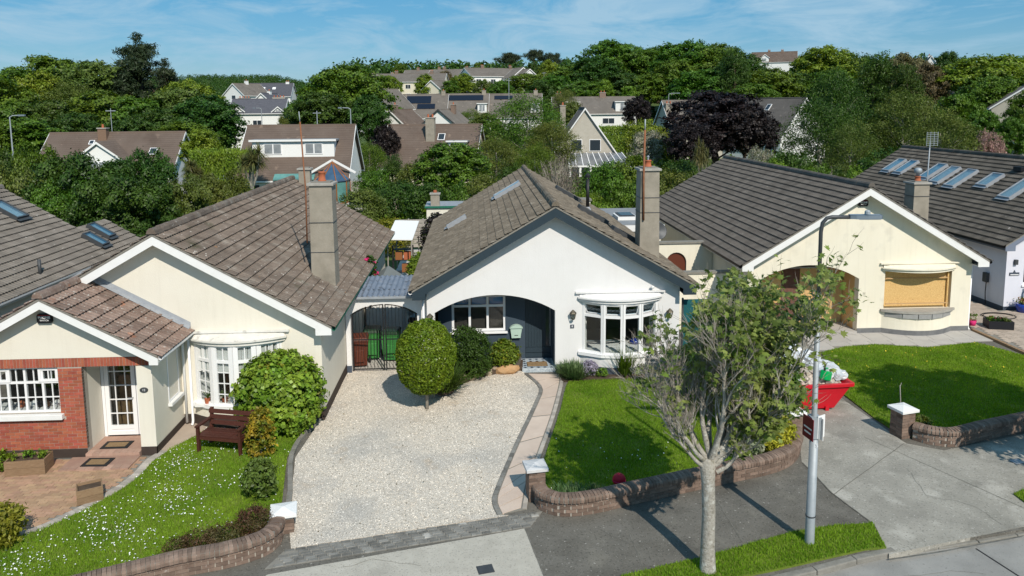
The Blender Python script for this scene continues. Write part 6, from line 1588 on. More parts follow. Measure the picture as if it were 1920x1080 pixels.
t = thing('playground_ball', 'red ball lying on the lawn behind the brick wall', 'ball', (3.1, 15.5, .03))
MB().lathe([(.001, .0)] + [(.15 * math.sin(a), .15 - .15 * math.cos(a)) for a in np.linspace(.2, 3, 10)] + [(.001, .3)], (0, 0, 0), 18).build('body', red_fabric, t, True); MB().lathe([(.152, .145), (.152, .16)], (0, 0, 0), 18).build('stripe', petal_pink, t)
t = thing('plant_pot', 'grey wicker pot with green plant beside the charcoal door', 'plant pot', (1.22, 23.2, .1))
pp = MB().add([(-.13, -.13, 0), (.13, -.13, 0), (.13, .13, 0), (-.13, .13, 0), (-.2, -.2, .36), (.2, -.2, .36), (.2, .2, .36), (-.2, .2, .36)], [(0, 3, 2, 1), (0, 1, 5, 4), (1, 2, 6, 5), (2, 3, 7, 6), (3, 0, 4, 7)]).build('pot', M('wicker', (.09, .08, .07), (.15, .135, .12), 30, .9, .6, 60), t)
B(-.185, -.185, .3, .185, .185, .33).build('soil', soil, t); rg = np.random.default_rng(6)
tag(inst('leaves', quads_to_mesh('leaves', [strap(90, rg, 0, .34, .012, (.3, 1), .25, (rg.uniform(-.12, .12), rg.uniform(-.12, .12), .32)) for k in range(3)], L_bright), t), kind='stuff')
lab_st = 'rough sandstone boulder edging the raised bed by the charcoal porch'
for i, (px_, py_, s) in enumerate(((848, 716, .2), (866, 718, .22), (884, 714, .19), (898, 708, .2), (913, 704, .22), (931, 700, .19), (856, 706, .17))):
    g = G(px_, py_); rr = random.Random(i); bm = bmesh.new(); bmesh.ops.create_icosphere(bm, subdivisions=2, radius=1)
    for v in bm.verts: v.co = Vector((v.co.x * 1.0, v.co.y * .75, v.co.z * .8)) * (1 + rr.uniform(-.14, .14)); v.co.x = max(-.85, min(.85, v.co.x)); v.co.z = max(-.6, min(.68, v.co.z))
    me = bpy.data.meshes.new('boulder'); bm.to_mesh(me); bm.free(); me.materials.append(sandstone)
    o = inst('boulder', me, None, Matrix.Translation((g.x, g.y + .05, .1)) @ Matrix.Rotation(rr.uniform(0, 3), 4, 'Z') @ Matrix.Diagonal((s, s, s * .9, 1))); tag(o, lab_st, 'boulder', 'sandstone boulders edging the raised bed')
bm = bmesh.new(); bmesh.ops.create_icosphere(bm, subdivisions=2, radius=1); rr = random.Random(77)
for v in bm.verts: v.co = Vector((v.co.x * 1.5, v.co.y * .7, v.co.z * .6 + v.co.x * .2)) * (1 + rr.uniform(-.13, .13))
me = bpy.data.meshes.new('boulder'); bm.to_mesh(me); bm.free(); me.materials.append(rock_orange)
tag(inst('boulder', me, None, Matrix.Translation((.95, 22.72, .16)) @ Matrix.Diagonal((.27, .27, .27, 1))), 'large orange boulder below the round shrub by the porch', 'boulder')
# dark garden seat on the white house's lawn
gb = thing('garden_bench', 'low grey garden bench on the lawn below the bow window', 'bench', (5.55, 20.9, .03), R(-12))
for k in range(4): B(-.62, -.22 + k * .115, .42, .62, -.12 + k * .115, .445).build('seat_slat', charcoal_wood, gb)
for x in (-.55, .55):
    for y in (-.2, .2): B(x - .03, y - .03, 0, x + .03, y + .03, .415).build('leg', charcoal_wood, gb)
for k in range(3): B(-.62, .25, .55 + k * .12, .62, .28, .64 + k * .12).build('back_slat', charcoal_wood, gb)
for x in (-.55, .55): B(x - .03, .281, .35, x + .03, .32, .92).build('back_post', charcoal_wood, gb)
hp = MB().tube([(.25 * math.cos(a) * (1 + .04 * a), .22 * math.sin(a) * (1 + .04 * a), .012) for a in np.linspace(0, 11, 50)], .012, 5)
# neighbour's crate, flower pot, hose
t = thing('plastic_crate', 'black plastic crate of plants on the neighbouring drive', 'crate', (19.35, 26.0, .1), R(-14))
B(-.42, -.28, 0, .42, -.25, .3).build('side_panel', black_plastic, t); B(-.42, .25, 0, .42, .28, .3).build('side_panel', black_plastic, t); B(-.42, -.249, 0, -.39, .249, .3).build('end_panel', black_plastic, t); B(.39, -.249, 0, .42, .249, .3).build('end_panel', black_plastic, t); B(-.389, -.249, 0, .389, .249, .2).build('compost', soil, t)
for k, m_ in enumerate((L_bright, L_dark, L_olive)):
    rg = np.random.default_rng(k); P, N = cloud([(-.25 + k * .25, 0, .3, .13, .16, .1)], 16, 12, .03, rg); tag(inst('seedlings', leaves(P, N, .06, m_, 'seedlings'), t), kind='stuff')
rg = np.random.default_rng(9); P, N = cloud([(-.1, 0, .36, .25, .15, .06)], 10, 3, .02, rg); tag(inst('petals', leaves(P, N, .05, petal_pink, 'petals'), t), kind='stuff')
t = thing('flower_pot', 'glossy blue flower pot beside the grey garden seat', 'flower pot', (21.75, 27.95, .1))
MB().lathe([(.19, 0), (.25, .2), (.28, .34), (.26, .34), (.001, .3)], (0, 0, 0), 18).build('pot', bluepot, t, True)
rg = np.random.default_rng(12); P, N = cloud([(0, 0, .42, .22, .22, .12)], 30, 10, .04, rg); tag(inst('foliage', leaves(P, N, .07, L_olive, 'foliage'), t), kind='stuff'); P, N = cloud([(0, 0, .5, .2, .2, .06)], 14, 3, .02, rg); tag(inst('flowers', leaves(P, N, .06, terracotta, 'flowers'), t), kind='stuff')
t = thing('curved_bench', 'grey slatted garden seat against the lilac white wall', 'seat', (22.55, 28.0, .1))
for k in range(8): B(-.5 + k * .14, .2, .4, -.44 + k * .14, .23, .95).build('back_slat', slate_wood, t)
MB().tube([(-.55, .21, .4), (-.5, .21, .8), (0, .21, 1.02), (.5, .21, .8), (.55, .21, .4)], .03, 6).build('back_rail', slate_wood, t); B(-.55, -.2, .38, .57, .19, .42).build('seat', slate_wood, t)
for x in (-.5, .5):
    for y in (-.17, .17): B(x - .025, y - .025, 0, x + .025, y + .025, .378).build('leg', slate_wood, t)
tag(MB().tube([(20.4 + .55 * math.cos(a) * (1 + .02 * a), 27.4 + .4 * math.sin(a) * (1 + .02 * a), .115 + .002 * a) for a in np.linspace(0, 10, 50)], .014, 5).build('garden_hose', rubber, None, True), 'dark hose coiled on the neighbouring drive', 'hose')
t = thing('flower_pot', 'small pot of pink flowers at the corner of the boarded-up house', 'flower pot', (18.6, 26.35, .1))
MB().lathe([(.1, 0), (.14, .2), (.12, .2), (.001, .18)], (0, 0, 0), 12).build('pot', petal_pink, t, True); rg = np.random.default_rng(13); P, N = cloud([(0, 0, .32, .14, .14, .12)], 16, 10, .03, rg); tag(inst('foliage', leaves(P, N, .06, L_mid, 'foliage'), t), kind='stuff')
# ---------------------------------------------------------------- skip with rubbish
sk = thing('skip', 'red steel skip heaped with rubbish on the concrete driveway', 'skip', (9.08, 19.95, .007), R(3))
bx0, bx1, tx0, tx1, wy, hh = -.72, .72, -1.2, 1.18, .8, .78
S_ = MB()
S_.add([(bx0, -wy * .85, .05), (bx1, -wy * .85, .05), (bx1, wy * .85, .05), (bx0, wy * .85, .05), (tx0, -wy, hh), (tx1, -wy, hh), (tx1, wy, hh), (tx0, wy, hh),
        (bx0 + .04, -wy * .85 + .04, .1), (bx1 - .04, -wy * .85 + .04, .1), (bx1 - .04, wy * .85 - .04, .1), (bx0 + .04, wy * .85 - .04, .1), (tx0 + .05, -wy + .05, hh), (tx1 - .05, -wy + .05, hh), (tx1 - .05, wy - .05, hh), (tx0 + .05, wy - .05, hh)],
       [(0, 3, 2, 1), (0, 1, 5, 4), (1, 2, 6, 5), (2, 3, 7, 6), (3, 0, 4, 7), (8, 9, 10, 11), (8, 12, 13, 9), (9, 13, 14, 10), (10, 14, 15, 11), (11, 15, 12, 8), (4, 5, 13, 12), (5, 6, 14, 13), (6, 7, 15, 14), (7, 4, 12, 15)])
S_.build('body', skip_red, sk, bevel=.01)
rim = MB(); 
for a, b in (((tx0, -wy, hh - .04), (tx1, -wy, hh - .04)), ((tx1, -wy, hh - .04), (tx1, wy, hh - .04)), ((tx1, wy, hh - .04), (tx0, wy, hh - .04)), ((tx0, wy, hh - .04), (tx0, -wy, hh - .04))): rim.bar(a, b, .09, .1)
rim.build('rim', skip_red, sk, bevel=.012)
for y in (-wy * .93, wy * .93): MB().tube([(.1, y - .12, .45), (.1, y + .12, .45)], .05, 10).build('lifting_lug', skip_red, sk)
for x in (-.3, .5): B(x - .05, -wy * .86 - .05, .0, x + .05, -wy * .86 + .02, .12).build('foot', skip_red, sk)
rub = thing('rubble_heap', 'mixed builders rubble heaped in the red skip', 'rubble', (9.08, 19.95, -.36), R(3))
hm = MB(); N_ = 16; rr = random.Random(4)
for j in range(N_ + 1):
    for i in range(N_ + 1):
        u, v = i / N_ * 2 - 1, j / N_ * 2 - 1; hm.v.append((-.01 + u * 1.1, v * .72, .95 + .42 * (1 - u * u) * (1 - v * v) + rr.uniform(-.03, .05)))
for j in range(N_):
    for i in range(N_): a = j * (N_ + 1) + i; hm.f.append((a, a + 1, a + N_ + 2, a + N_ + 1))
hm.build('heap', rubble_mat, rub); pc = MB()
for k in range(260):
    u, v = rr.uniform(-1, 1), rr.uniform(-1, 1); m = Matrix.Translation((-.01 + u * 1.05, v * .68, 1.0 + .42 * (1 - u * u) * (1 - v * v))) @ Matrix.Rotation(rr.uniform(0, 3), 4, Vector((rr.random(), rr.random(), rr.random() + .1)).normalized()); pc.boxm(m, rr.uniform(.05, .3), rr.uniform(.04, .14), rr.uniform(.02, .08))
tag(pc.build('debris', rubble_mat, rub), kind='stuff')
def crumple(label, x, y, z, s, seed, mat, name='plastic_bag'):
    rr = random.Random(seed); bm = bmesh.new(); bmesh.ops.create_icosphere(bm, subdivisions=3, radius=1)
    for v in bm.verts:
        q = 1 + .22 * math.sin(v.co.x * 5 + seed) * math.cos(v.co.y * 6) + rr.uniform(-.12, .12); v.co = v.co * q
    me = bpy.data.meshes.new(name); bm.to_mesh(me); bm.free(); me.materials.append(mat)
    tag(inst(name, me, None, Matrix.Translation((x, y, z)) @ Matrix.Rotation(seed, 4, 'Z') @ Matrix.Diagonal((s[0], s[1], s[2], 1))), label, 'plastic bag', 'crumpled plastic sheeting on the skip')
for k, (x, y, z, s) in enumerate(((9.75, 19.85, .95, (.45, .35, .22)), (9.95, 20.2, .9, (.35, .3, .2)), (9.35, 20.2, 1.15, (.45, .4, .25)), (8.75, 20.1, 1.2, (.4, .35, .28)), (8.35, 19.7, 1.05, (.35, .35, .25)), (9.0, 20.3, 1.25, (.4, .3, .3)), (8.55, 19.45, .95, (.3, .3, .2)), (10.1, 19.75, .85, (.25, .25, .16)))):
    crumple('crumpled clear plastic sheeting heaped in the red skip', x, y, z, s, k + 1, plastic_film)
jc = thing('jerrycan', 'bright green plastic jerrycan on top of the skip', 'jerrycan', (9.6, 19.42, .82), R(35))
jm = Matrix.Rotation(R(18), 4, 'Y')
MB().boxm(jm @ Matrix.Translation((0, 0, .13)), .3, .2, .26).build('body', jerry_green, jc, bevel=.03)
MB().tube([jm @ Vector((-.1, 0, .27)), jm @ Vector((-.1, 0, .33)), jm @ Vector((.06, 0, .33)), jm @ Vector((.08, 0, .26))], .02, 6).build('handle', jerry_green, jc); MB().tube([jm @ Vector((-.12, 0, .25)), jm @ Vector((-.14, 0, .33))], .028, 8).build('screw_cap', black_plastic, jc)

# ---------------------------------------------------------------- lamp post with road sign box
lp = thing('lamp_post', 'grey steel street lamp standing on the grass verge', 'street lamp', (6.33, 13.13, .03))
MB().tube([(0, 0, -.2), (0, 0, .05), (0, 0, 2.2)], [.1, .088, .078], 12).build('base_column', galv, lp, True)
MB().tube([(0, 0, 2.2), (-.01, 0, 2.3), (-.03, 0, 4.9)], [.078, .052, .046], 12).build('shaft', galv, lp, True)
MB().tube([(-.03, 0, 4.9), (-.04, 0, 6.05), (-.02, -.01, 6.22), (.05, -.02, 6.31), (.14, -.03, 6.33), (.5, -.08, 6.33)], .036, 10).build('bracket_arm', dark_metal, lp, True)
hd = MB().prism([(.45, -.05), (.55, -.09), (.75, -.1), (1.0, -.06), (1.0, .06), (.75, .1), (.55, .09), (.45, .05)], [], XY, 6.375, 6.31).xform(Matrix.Rotation(R(-9), 4, 'Z')).build('lamp_head', lamp_grey, lp, bevel=.02)
MB().prism([(.6, -.085), (.98, -.055), (.98, .055), (.6, .085)], [], XY, 6.309, 6.295).xform(Matrix.Rotation(R(-9), 4, 'Z')).build('lens', white_paint, hd)
MB().lathe([(.05, 0), (.05, .05), (.03, .07), (.001, .075)], (.75, -.12, 6.39), 10).build('photocell', galv, hd)
MB().tube([(0, 0, .55), (0, 0, .57)], .098, 12).build('band', dark_metal, lp); text('lettering', 'S', .1, at(.02, -.09, 2.0), ink_white, lp)
sg = thing('estate_sign', 'maroon and white sign box strapped to the street lamp', 'sign', (6.33, 13.13, 0))
m1 = Matrix.Translation((-.02, 0, 2.36)) @ Matrix.Rotation(R(-82), 4, 'Z')
MB().boxm(m1 @ Matrix.Translation((0, -.11, 0)), .34, .012, .42).build('sign_board', sign_red, sg); MB().boxm(m1 @ Matrix.Translation((0, -.118, .0)), .25, .004, .03).build('sign_line', ink_white, sg); MB().boxm(m1 @ Matrix.Translation((0, -.118, -.09)), .2, .004, .03).build('sign_line', ink_white, sg)
m2 = Matrix.Translation((-.02, 0, 2.36)) @ Matrix.Rotation(R(28), 4, 'Z'); MB().boxm(m2 @ Matrix.Translation((.08, -.105, .03)), .2, .012, .44).build('sign_board', white_paint, sg); MB().boxm(m1 @ Matrix.Translation((0, .095, 0)), .34, .012, .42).build('sign_board', white_paint, sg)
B(-.1, -.1, 2.16, .09, .1, 2.58).build('bracket', galv, sg)
# ---------------------------------------------------------------- the street tree
ST = thing('street_tree', 'sparse young street tree with grey trunk on the grass verge', 'tree', (4.12, 12.41, .03))
rs = random.Random(21)
wood = MB(); twigs = MB(); tips = []
wood.tube([(0, 0, -.2), (0, 0, .02), (-.01, .01, .5), (.0, .02, 1.1), (-.03, .02, 1.7), (-.05, .03, 2.15)], [.19, .145, .125, .118, .12, .15], 12)
def grow(p, d, L_, r, lvl):
    d = d.normalized(); pts = [p]; n = (6, 5, 4, 3)[lvl]; rad = [r]
    for k in range(n):
        wob = Vector((rs.uniform(-1, 1), rs.uniform(-1, 1), rs.uniform(-.5, .7))) * (.2, .24, .3, .34)[lvl]
        d = (d + wob + Vector((0, 0, (.09, .1, .06, .03)[lvl]))).normalized()
        p = p + d * (L_ / n); pts.append(p); rad.append(r * (1 - .7 * (k + 1) / n))
    (wood if lvl < 2 else twigs).tube(pts, rad, (7, 6, 4, 3)[lvl], False)
    if lvl >= 2:
        tips.append((pts[-1], lvl)); tips.append((pts[-2], lvl))
    if lvl == 3: return
    m = (10, 8, 5)[lvl]
    for k in range(m):
        q = rs.uniform(.18, 1.0); i = min(int(q * n), n - 1); f = q * n - i
        o = pts[i].lerp(pts[i + 1], f); ax = (pts[i + 1] - pts[i]).normalized()
        sd = ax.cross(Vector((rs.uniform(-1, 1), rs.uniform(-1, 1), rs.uniform(-1, 1)))).normalized()
        ang = rs.uniform(.3, .85)
        grow(o, ax * math.cos(ang) + sd * math.sin(ang) + Vector((0, 0, .2)), L_ * rs.uniform(.35, .62), max(rad[i] * rs.uniform(.4, .62), .0045), lvl + 1)
limbs = [((-.06, .02, 2.1), (-.42, .1, .9), 2.0, .06), ((.0, .05, 2.15), (-.15, -.25, 1), 2.3, .065), ((.05, .0, 2.1), (.42, -.1, .9), 2.2, .075), ((.08, .02, 2.0), (.6, .15, .85), 2.0, .07),
         ((-.08, .0, 1.95), (-.85, -.2, .75), 1.65, .045), ((.02, .08, 2.1), (.12, .55, .9), 2.1, .06), ((.1, .0, 2.15), (.5, .4, 1), 2.3, .06), ((-.02, -.04, 2.1), (.18, -.35, 1), 2.35, .06), ((.1, -.05, 1.9), (.7, -.1, .6), 1.3, .045), ((-.05, .06, 2.1), (-.45, .45, .9), 1.9, .05), ((.05, -.02, 2.2), (.25, .1, 1), 2.4, .07), ((.1, 0, 2.15), (.72, -.05, .95), 2.75, .06), ((.08, .03, 2.1), (.6, .3, .8), 2.5, .055), ((-.06, -.02, 2.05), (-.62, -.1, .8), 2.1, .05)]
for o, d, L_, r in limbs: grow(Vector(o), Vector((d[0] * 1.5 + .08, d[1] * 1.3, d[2])), L_ * .88, r * .9, 0)
wood.build('trunk', bark, ST, True); tag(twigs.build('twigs', twig, ST), kind='stuff')
LV = []; rgs = np.random.default_rng(8)
for p, lvl in tips:
    # leaves gather towards the top and the lamp-post side, the lower left is nearly bare
    if p.x > 1.6 and p.z < 3.95: continue
    pr = .06 + .15 * (p.x + .1) + .06 * (p.z - 3.6) + .07 * p.y
    if rs.random() < max(.02, min(.4, pr)):
        for k in range(rs.choice((2, 3, 4, 5, 6))): LV.append((p + Vector((rs.uniform(-.1, .1), rs.uniform(-.1, .1), rs.uniform(-.1, .06)))))
LV = np.array([tuple(p) for p in LV]); n = len(LV)
prof = np.array([(0, 0), (-.35, .12), (-.8, .25), (-.42, .45), (-.62, .85), (-.22, .72), (0, 1.15), (.22, .72), (.62, .85), (.42, .45), (.8, .25), (.35, .12)])
nn = rgs.normal(size=(n, 3)) * .55 + np.array([0, -.25, .85]); nn /= np.linalg.norm(nn, axis=1, keepdims=True)
t_ = rgs.normal(size=(n, 3)); t_[:, 2] -= .5; t_ -= nn * (t_ * nn).sum(1, keepdims=True); t_ /= np.linalg.norm(t_, axis=1, keepdims=True); b_ = np.cross(nn, t_)
s_l = .084 * (.6 + .8 * rgs.random(n))
V = LV[:, None] + s_l[:, None, None] * (prof[None, :, 0:1] * b_[:, None] + prof[None, :, 1:2] * t_[:, None] - (np.abs(prof[None, :, 0:1]) * .25 + .12 * prof[None, :, 1:2] ** 2) * nn[:, None])
k = len(prof); F = []
fan = [(0, 1, 2, 3), (0, 3, 4, 5), (0, 5, 6, 7), (0, 7, 8, 9), (0, 9, 10, 11)]
F = (np.arange(n)[:, None, None] * k + np.array(fan)[None]).reshape(-1, 4)
tag(inst('crown', np_mesh('crown', V.reshape(-1, 3), F, L_street, 4), ST), kind='stuff')

# ---------------------------------------------------------------- garden plants
tp = thing('topiary_tree', 'clipped ball topiary on a bare stem in the gravel drive', 'topiary', (-1.42, 20.1, .02))
MB().tube([(0, 0, -.1), (.01, 0, .3), (-.01, .02, .8), (0, 0, 1.3)], [.05, .042, .04, .03], 8).build('trunk', twig, tp, True)
rg = np.random.default_rng(31); n = 26000
d_ = unit(n, rg); rr_ = (.93 + .09 * rg.random(n)) * (1 + .035 * np.sin(d_[:, 0] * 7 + 1) * np.sin(d_[:, 2] * 6 + d_[:, 1] * 5) + .02 * np.sin(d_[:, 0] * 19) * np.sin(d_[:, 2] * 17)) * np.where(rg.random(n) < .012, 1.06, 1); inner = rg.random(n) < .2; rr_[inner] *= rg.uniform(.6, 1, inner.sum())
P = d_ * rr_[:, None] * np.array([.82, .82, 1.04]) + np.array([0, 0, 1.5])
tag(inst('crown', leaves(P, d_, .06, L_box, 'crown', .6, .75, rg), tp), kind='stuff')
grassy('ornamental_grass', (-1.0, 21.2, .15), 620, 1.15, .014, L_dark, 'dark strappy plant in shade behind the clipped ball topiary', 'plant', (.55, 1), .3, .42, 4)
bush('evergreen_bush', [(0, 0, .75, .6, .5, .75), (-.2, .1, .9, .5, .45, .62), (.22, -.1, .7, .42, .42, .7), (0, 0, .35, .6, .5, .4)], 15000, .07, L_dark, 'dense dark green bush below the porch window', 'bush', .05, (-.22, 22.35, .1), .35, 1.0, seed=5)
bush('porch_shrub', [(0, 0, .42, .43, .4, .42), (.1, -.1, .45, .35, .33, .36)], 5200, .085, L_mid, 'round glossy shrub with yellow tips beside the grey wicker pot', 'shrub', .035, (.85, 23.02, .15), .55, .9, seed=6, extra=(L_yellow, .035, .07))
grassy('rosemary_bush', (2.98, 22.22, .04), 1100, .62, .011, L_rosemary, 'feathery green rosemary bush at the corner of the white house', 'bush', (.45, 1), .12, .3, 7)
bush('flowering_shrub', [(0, 0, .24, .24, .22, .24)], 1500, .05, L_lilac, 'small lilac flowering plant under the bow window', 'plant', .03, (3.48, 22.3, .04), .8, seed=8)
bush('bedding_plant', [(0, 0, .12, .18, .16, .12)], 500, .05, L_bright, 'low bright green bedding plant next to the lilac flowers', 'plant', .03, (3.86, 22.2, .04), seed=9)
grassy('tall_herb', (4.62, 22.2, .04), 170, 1.0, .012, L_mid, 'tall airy green stems before the bow window', 'plant', (.82, 1), .08, .2, 10)
bush('bedding_plant', [(0, 0, .16, .25, .18, .16), (.4, 0, .12, .2, .18, .12)], 700, .05, L_olive, 'low olive bedding plants beside the tall airy stems', 'plant', .03, (5.2, 22.3, .04), seed=12)
bush('shrub', [(0, 0, .5, .5, .4, .5), (.5, .1, .45, .45, .4, .45)], 4200, .09, L_mid, 'leafy shrub at the foot of the teal screen', 'shrub', .06, (6.9, 22.2, .03), seed=13)
grassy('lavender_clump', (1.95, 15.05, .03), 900, .3, .009, L_rosemary, 'low lavender clump inside the curved brick wall', 'plant', (.45, 1), .1, .42, 14)
grassy('lavender_clump', (2.55, 15.1, .03), 420, .24, .009, L_rosemary, 'smaller lavender tuft next to the red ball', 'plant', (.45, 1), .1, .26, 15)
bush('variegated_shrub', [(0, 0, .4, .4, .36, .4), (.2, .1, .55, .3, .3, .32)], 3000, .11, L_yellow, 'yellow variegated shrub beside the white capped pillar', 'shrub', .05, (7.1, 16.75, .03), .3, .8, seed=16)
bush('variegated_shrub', [(0, 0, .35, .28, .25, .35)], 1400, .1, leafM('leaf_white_edge', (.07, .12, .03), (.4, .42, .3), .3, scale=6), 'white-edged shrub next to the yellow variegated one', 'shrub', .05, (6.42, 16.5, .03), .4, seed=17)
bush('large_shrub', [(0, 0, 1.0, .95, .8, 1.0), (-.5, .3, 1.2, .7, .7, .8), (.5, 0, .9, .7, .7, .8), (.1, -.2, 1.6, .6, .6, .5)], 13000, .13, L_mid, 'tall leafy green shrub between the lawn and the red skip', 'shrub', .1, (7.1, 18.4, .03), .6, seed=18)
bush('flowering_shrub', [(0, 0, .7, .7, .6, .7), (.3, .2, .9, .5, .5, .5)], 5500, .09, L_dark, 'dark shrub with red flowers behind the tall leafy shrub', 'shrub', .07, (7.2, 20.2, .03), .6, seed=19, extra=(petal_pink, .01, .09))
bush('hydrangea_bush', [(0, 0, 1.0, .95, .85, 1.0), (-.45, .1, .85, .7, .75, .85), (.45, -.1, 1.0, .7, .75, .95), (0, -.2, 1.35, .8, .7, .72), (.1, -.35, .5, .95, .6, .5)], 21000, .105, L_hyd, 'big rounded hydrangea bush between bench and gravel drive', 'bush', .055, (-5.2, 19.15, .03), .78, .5, seed=20, fill=.1, extra=(L_lime, .03, .09))
bush('golden_shrub', [(0, 0, .45, .33, .3, .5), (.05, 0, .85, .25, .25, .32)], 2400, .085, leafM('leaf_golden_tips', (.1, .14, .012), (.4, .28, .03), .3, scale=5), 'upright shrub with golden tips between the bench and the gravel kerb', 'shrub', .04, (-5.28, 17.5, .03), .5, seed=22)
bush('green_shrub', [(0, 0, .35, .34, .32, .38), (0, .1, .55, .25, .25, .25)], 2300, .085, L_olive, 'small olive green shrub near the daisy lawn pillar', 'shrub', .04, (-4.75, 15.55, .03), .55, seed=23)
bush('heather', [(0, 0, .2, .5, .28, .26), (.35, .1, .24, .35, .28, .24), (-.4, -.1, .16, .35, .25, .2)], 6500, .045, L_heather, 'brown spreading heather inside the daisy lawn wall', 'heather', .04, (-5.2, 13.5, .03), .3, 1.1, seed=24)
bush('heather', [(0, 0, .28, .36, .3, .32)], 4200, .045, L_heather, 'rounded brown heather beside the low white capped pillar', 'heather', .04, (-4.42, 13.98, .03), .3, 1.1, seed=25)
bush('golden_shrub', [(0, 0, .3, .5, .4, .35), (.2, .2, .4, .3, .3, .3)], 2600, .1, L_lime, 'lime yellow shrub at the edge of the block paved drive', 'shrub', .06, (-9.45, 14.0, .03), .5, seed=26)
bush('seedling_pot', [(0, 0, .2, .3, .25, .2)], 700, .09, L_bright, 'leafy strawberry plants beside the long wooden planter', 'plant', .05, (-11.25, 17.15, .03), seed=27)
bush('small_shrub', [(0, 0, .2, .28, .2, .2)], 900, .07, L_olive, 'small green shrub behind the boarded-up house pillar', 'shrub', .04, (11.3, 17.75, .03), .5, seed=28, extra=(petal_yellow, .02, .05))
sr = thing('stake', 'thin bare stake standing in the lawn behind the brick pillar', 'stake', (11.1, 18.3, 0)); MB().tube([(0, 0, -.1), (.02, 0, .5), (-.03, 0, 1.05)], .014, 5).build('rod', grey_wood, sr); MB().tube([(-.03, 0, 1.0), (.02, .02, 1.12)], .008, 4).build('tip', grey_wood, sr)
# passage plants
bush('climbing_rose', [(0, 0, 1.5, .2, .2, .35), (0, .5, .9, .2, .3, .5)], 900, .09, L_dark, 'climbing rose with crimson blooms on the cream house eaves', 'rose', .05, (-3.85, 26.8, 1.2), seed=40, extra=(petal_pink, .09, .12), minz=-1.2)
bush('potted_palm', [(0, 0, .5, .45, .45, .45)], 900, .16, L_mid, 'spiky green plant in the side passage', 'plant', .08, (-3.1, 31.6, .01), .2, seed=41)
bush('white_flowers', [(0, 0, .6, .3, .9, .6)], 1600, .09, L_blossom, 'white blossom along the cream house wall in the passage', 'plant', .07, (-3.75, 30.8, .01), seed=42)
bush('hedge_plant', [(0, 0, .9, .5, 1.6, .9)], 5000, .1, L_bright, 'bright green hedge along the white panel screen', 'hedge', .08, (-2.5, 33.0, .01), seed=43)
bush('purple_shrub', [(0, 0, 1.4, .9, 1.2, 1.4)], 5000, .13, L_purple, 'dark purple leaved shrub at the end of the passage', 'shrub', .1, (-1.9, 38.5, .01), seed=44, extra=(L_olive, .1, .12))
bush('lime_hedge', [(0, 0, 1.0, 1.2, .8, 1.0)], 4200, .13, L_lime, 'lime green hedge beside the pale trellis fence', 'hedge', .1, (-4.9, 42.5, .01), seed=45)

# a second street tree further along the verge, out of frame: it shades the boarded-up house's lawn
plant('street_tree', 'broad1', 15.4, 14.6, -.1, 5.2, 6.8, L_mid, 'leafy street tree on the verge before the boarded-up house', 'tree')
# ---------------------------------------------------------------- houses behind
def course_mat(name, c1, c2, gauge=.36):
    """tiled roof too far away to pick out tiles: courses and tile rolls as relief"""
    m = M(name, c1, c2, .5, .95, spots=[((c2[0] * 1.7, c2[1] * 1.65, c2[2] * 1.55), 1.3, .64, .06, .5), ((c1[0] * .6, c1[1] * .6, c1[2] * .6), .35, .58, .15, .5)])
    t = m.node_tree; N = t.nodes; L = t.links; b = N['Principled BSDF']
    g = N.new('ShaderNodeNewGeometry'); s = N.new('ShaderNodeSeparateXYZ'); L.new(g.outputs['Position'], s.inputs[0])
    f = N.new('ShaderNodeMath'); f.operation = 'MULTIPLY'; f.inputs[1].default_value = 1 / (gauge * .52); L.new(s.outputs[2], f.inputs[0])
    fr = N.new('ShaderNodeMath'); fr.operation = 'FRACT'; L.new(f.outputs[0], fr.inputs[0])
    bp = N.new('ShaderNodeBump'); bp.inputs['Strength'].default_value = 1.0; bp.inputs['Distance'].default_value = .12; bp.invert = True
    L.new(fr.outputs[0], bp.inputs['Height']); L.new(bp.outputs[0], b.inputs['Normal'])
    return m
rf_brown = course_mat('far_tiles_brown', (.125, .09, .07), (.165, .125, .1)); rf_grey = course_mat('far_tiles_grey', (.15, .13, .11), (.2, .175, .15)); rf_dark = course_mat('far_tiles_dark', (.09, .082, .074), (.12, .108, .098)); rf_rust = course_mat('far_tiles_rust', (.17, .1, .065), (.2, .14, .1))
def ground_at(x, y): return zt(x, y)
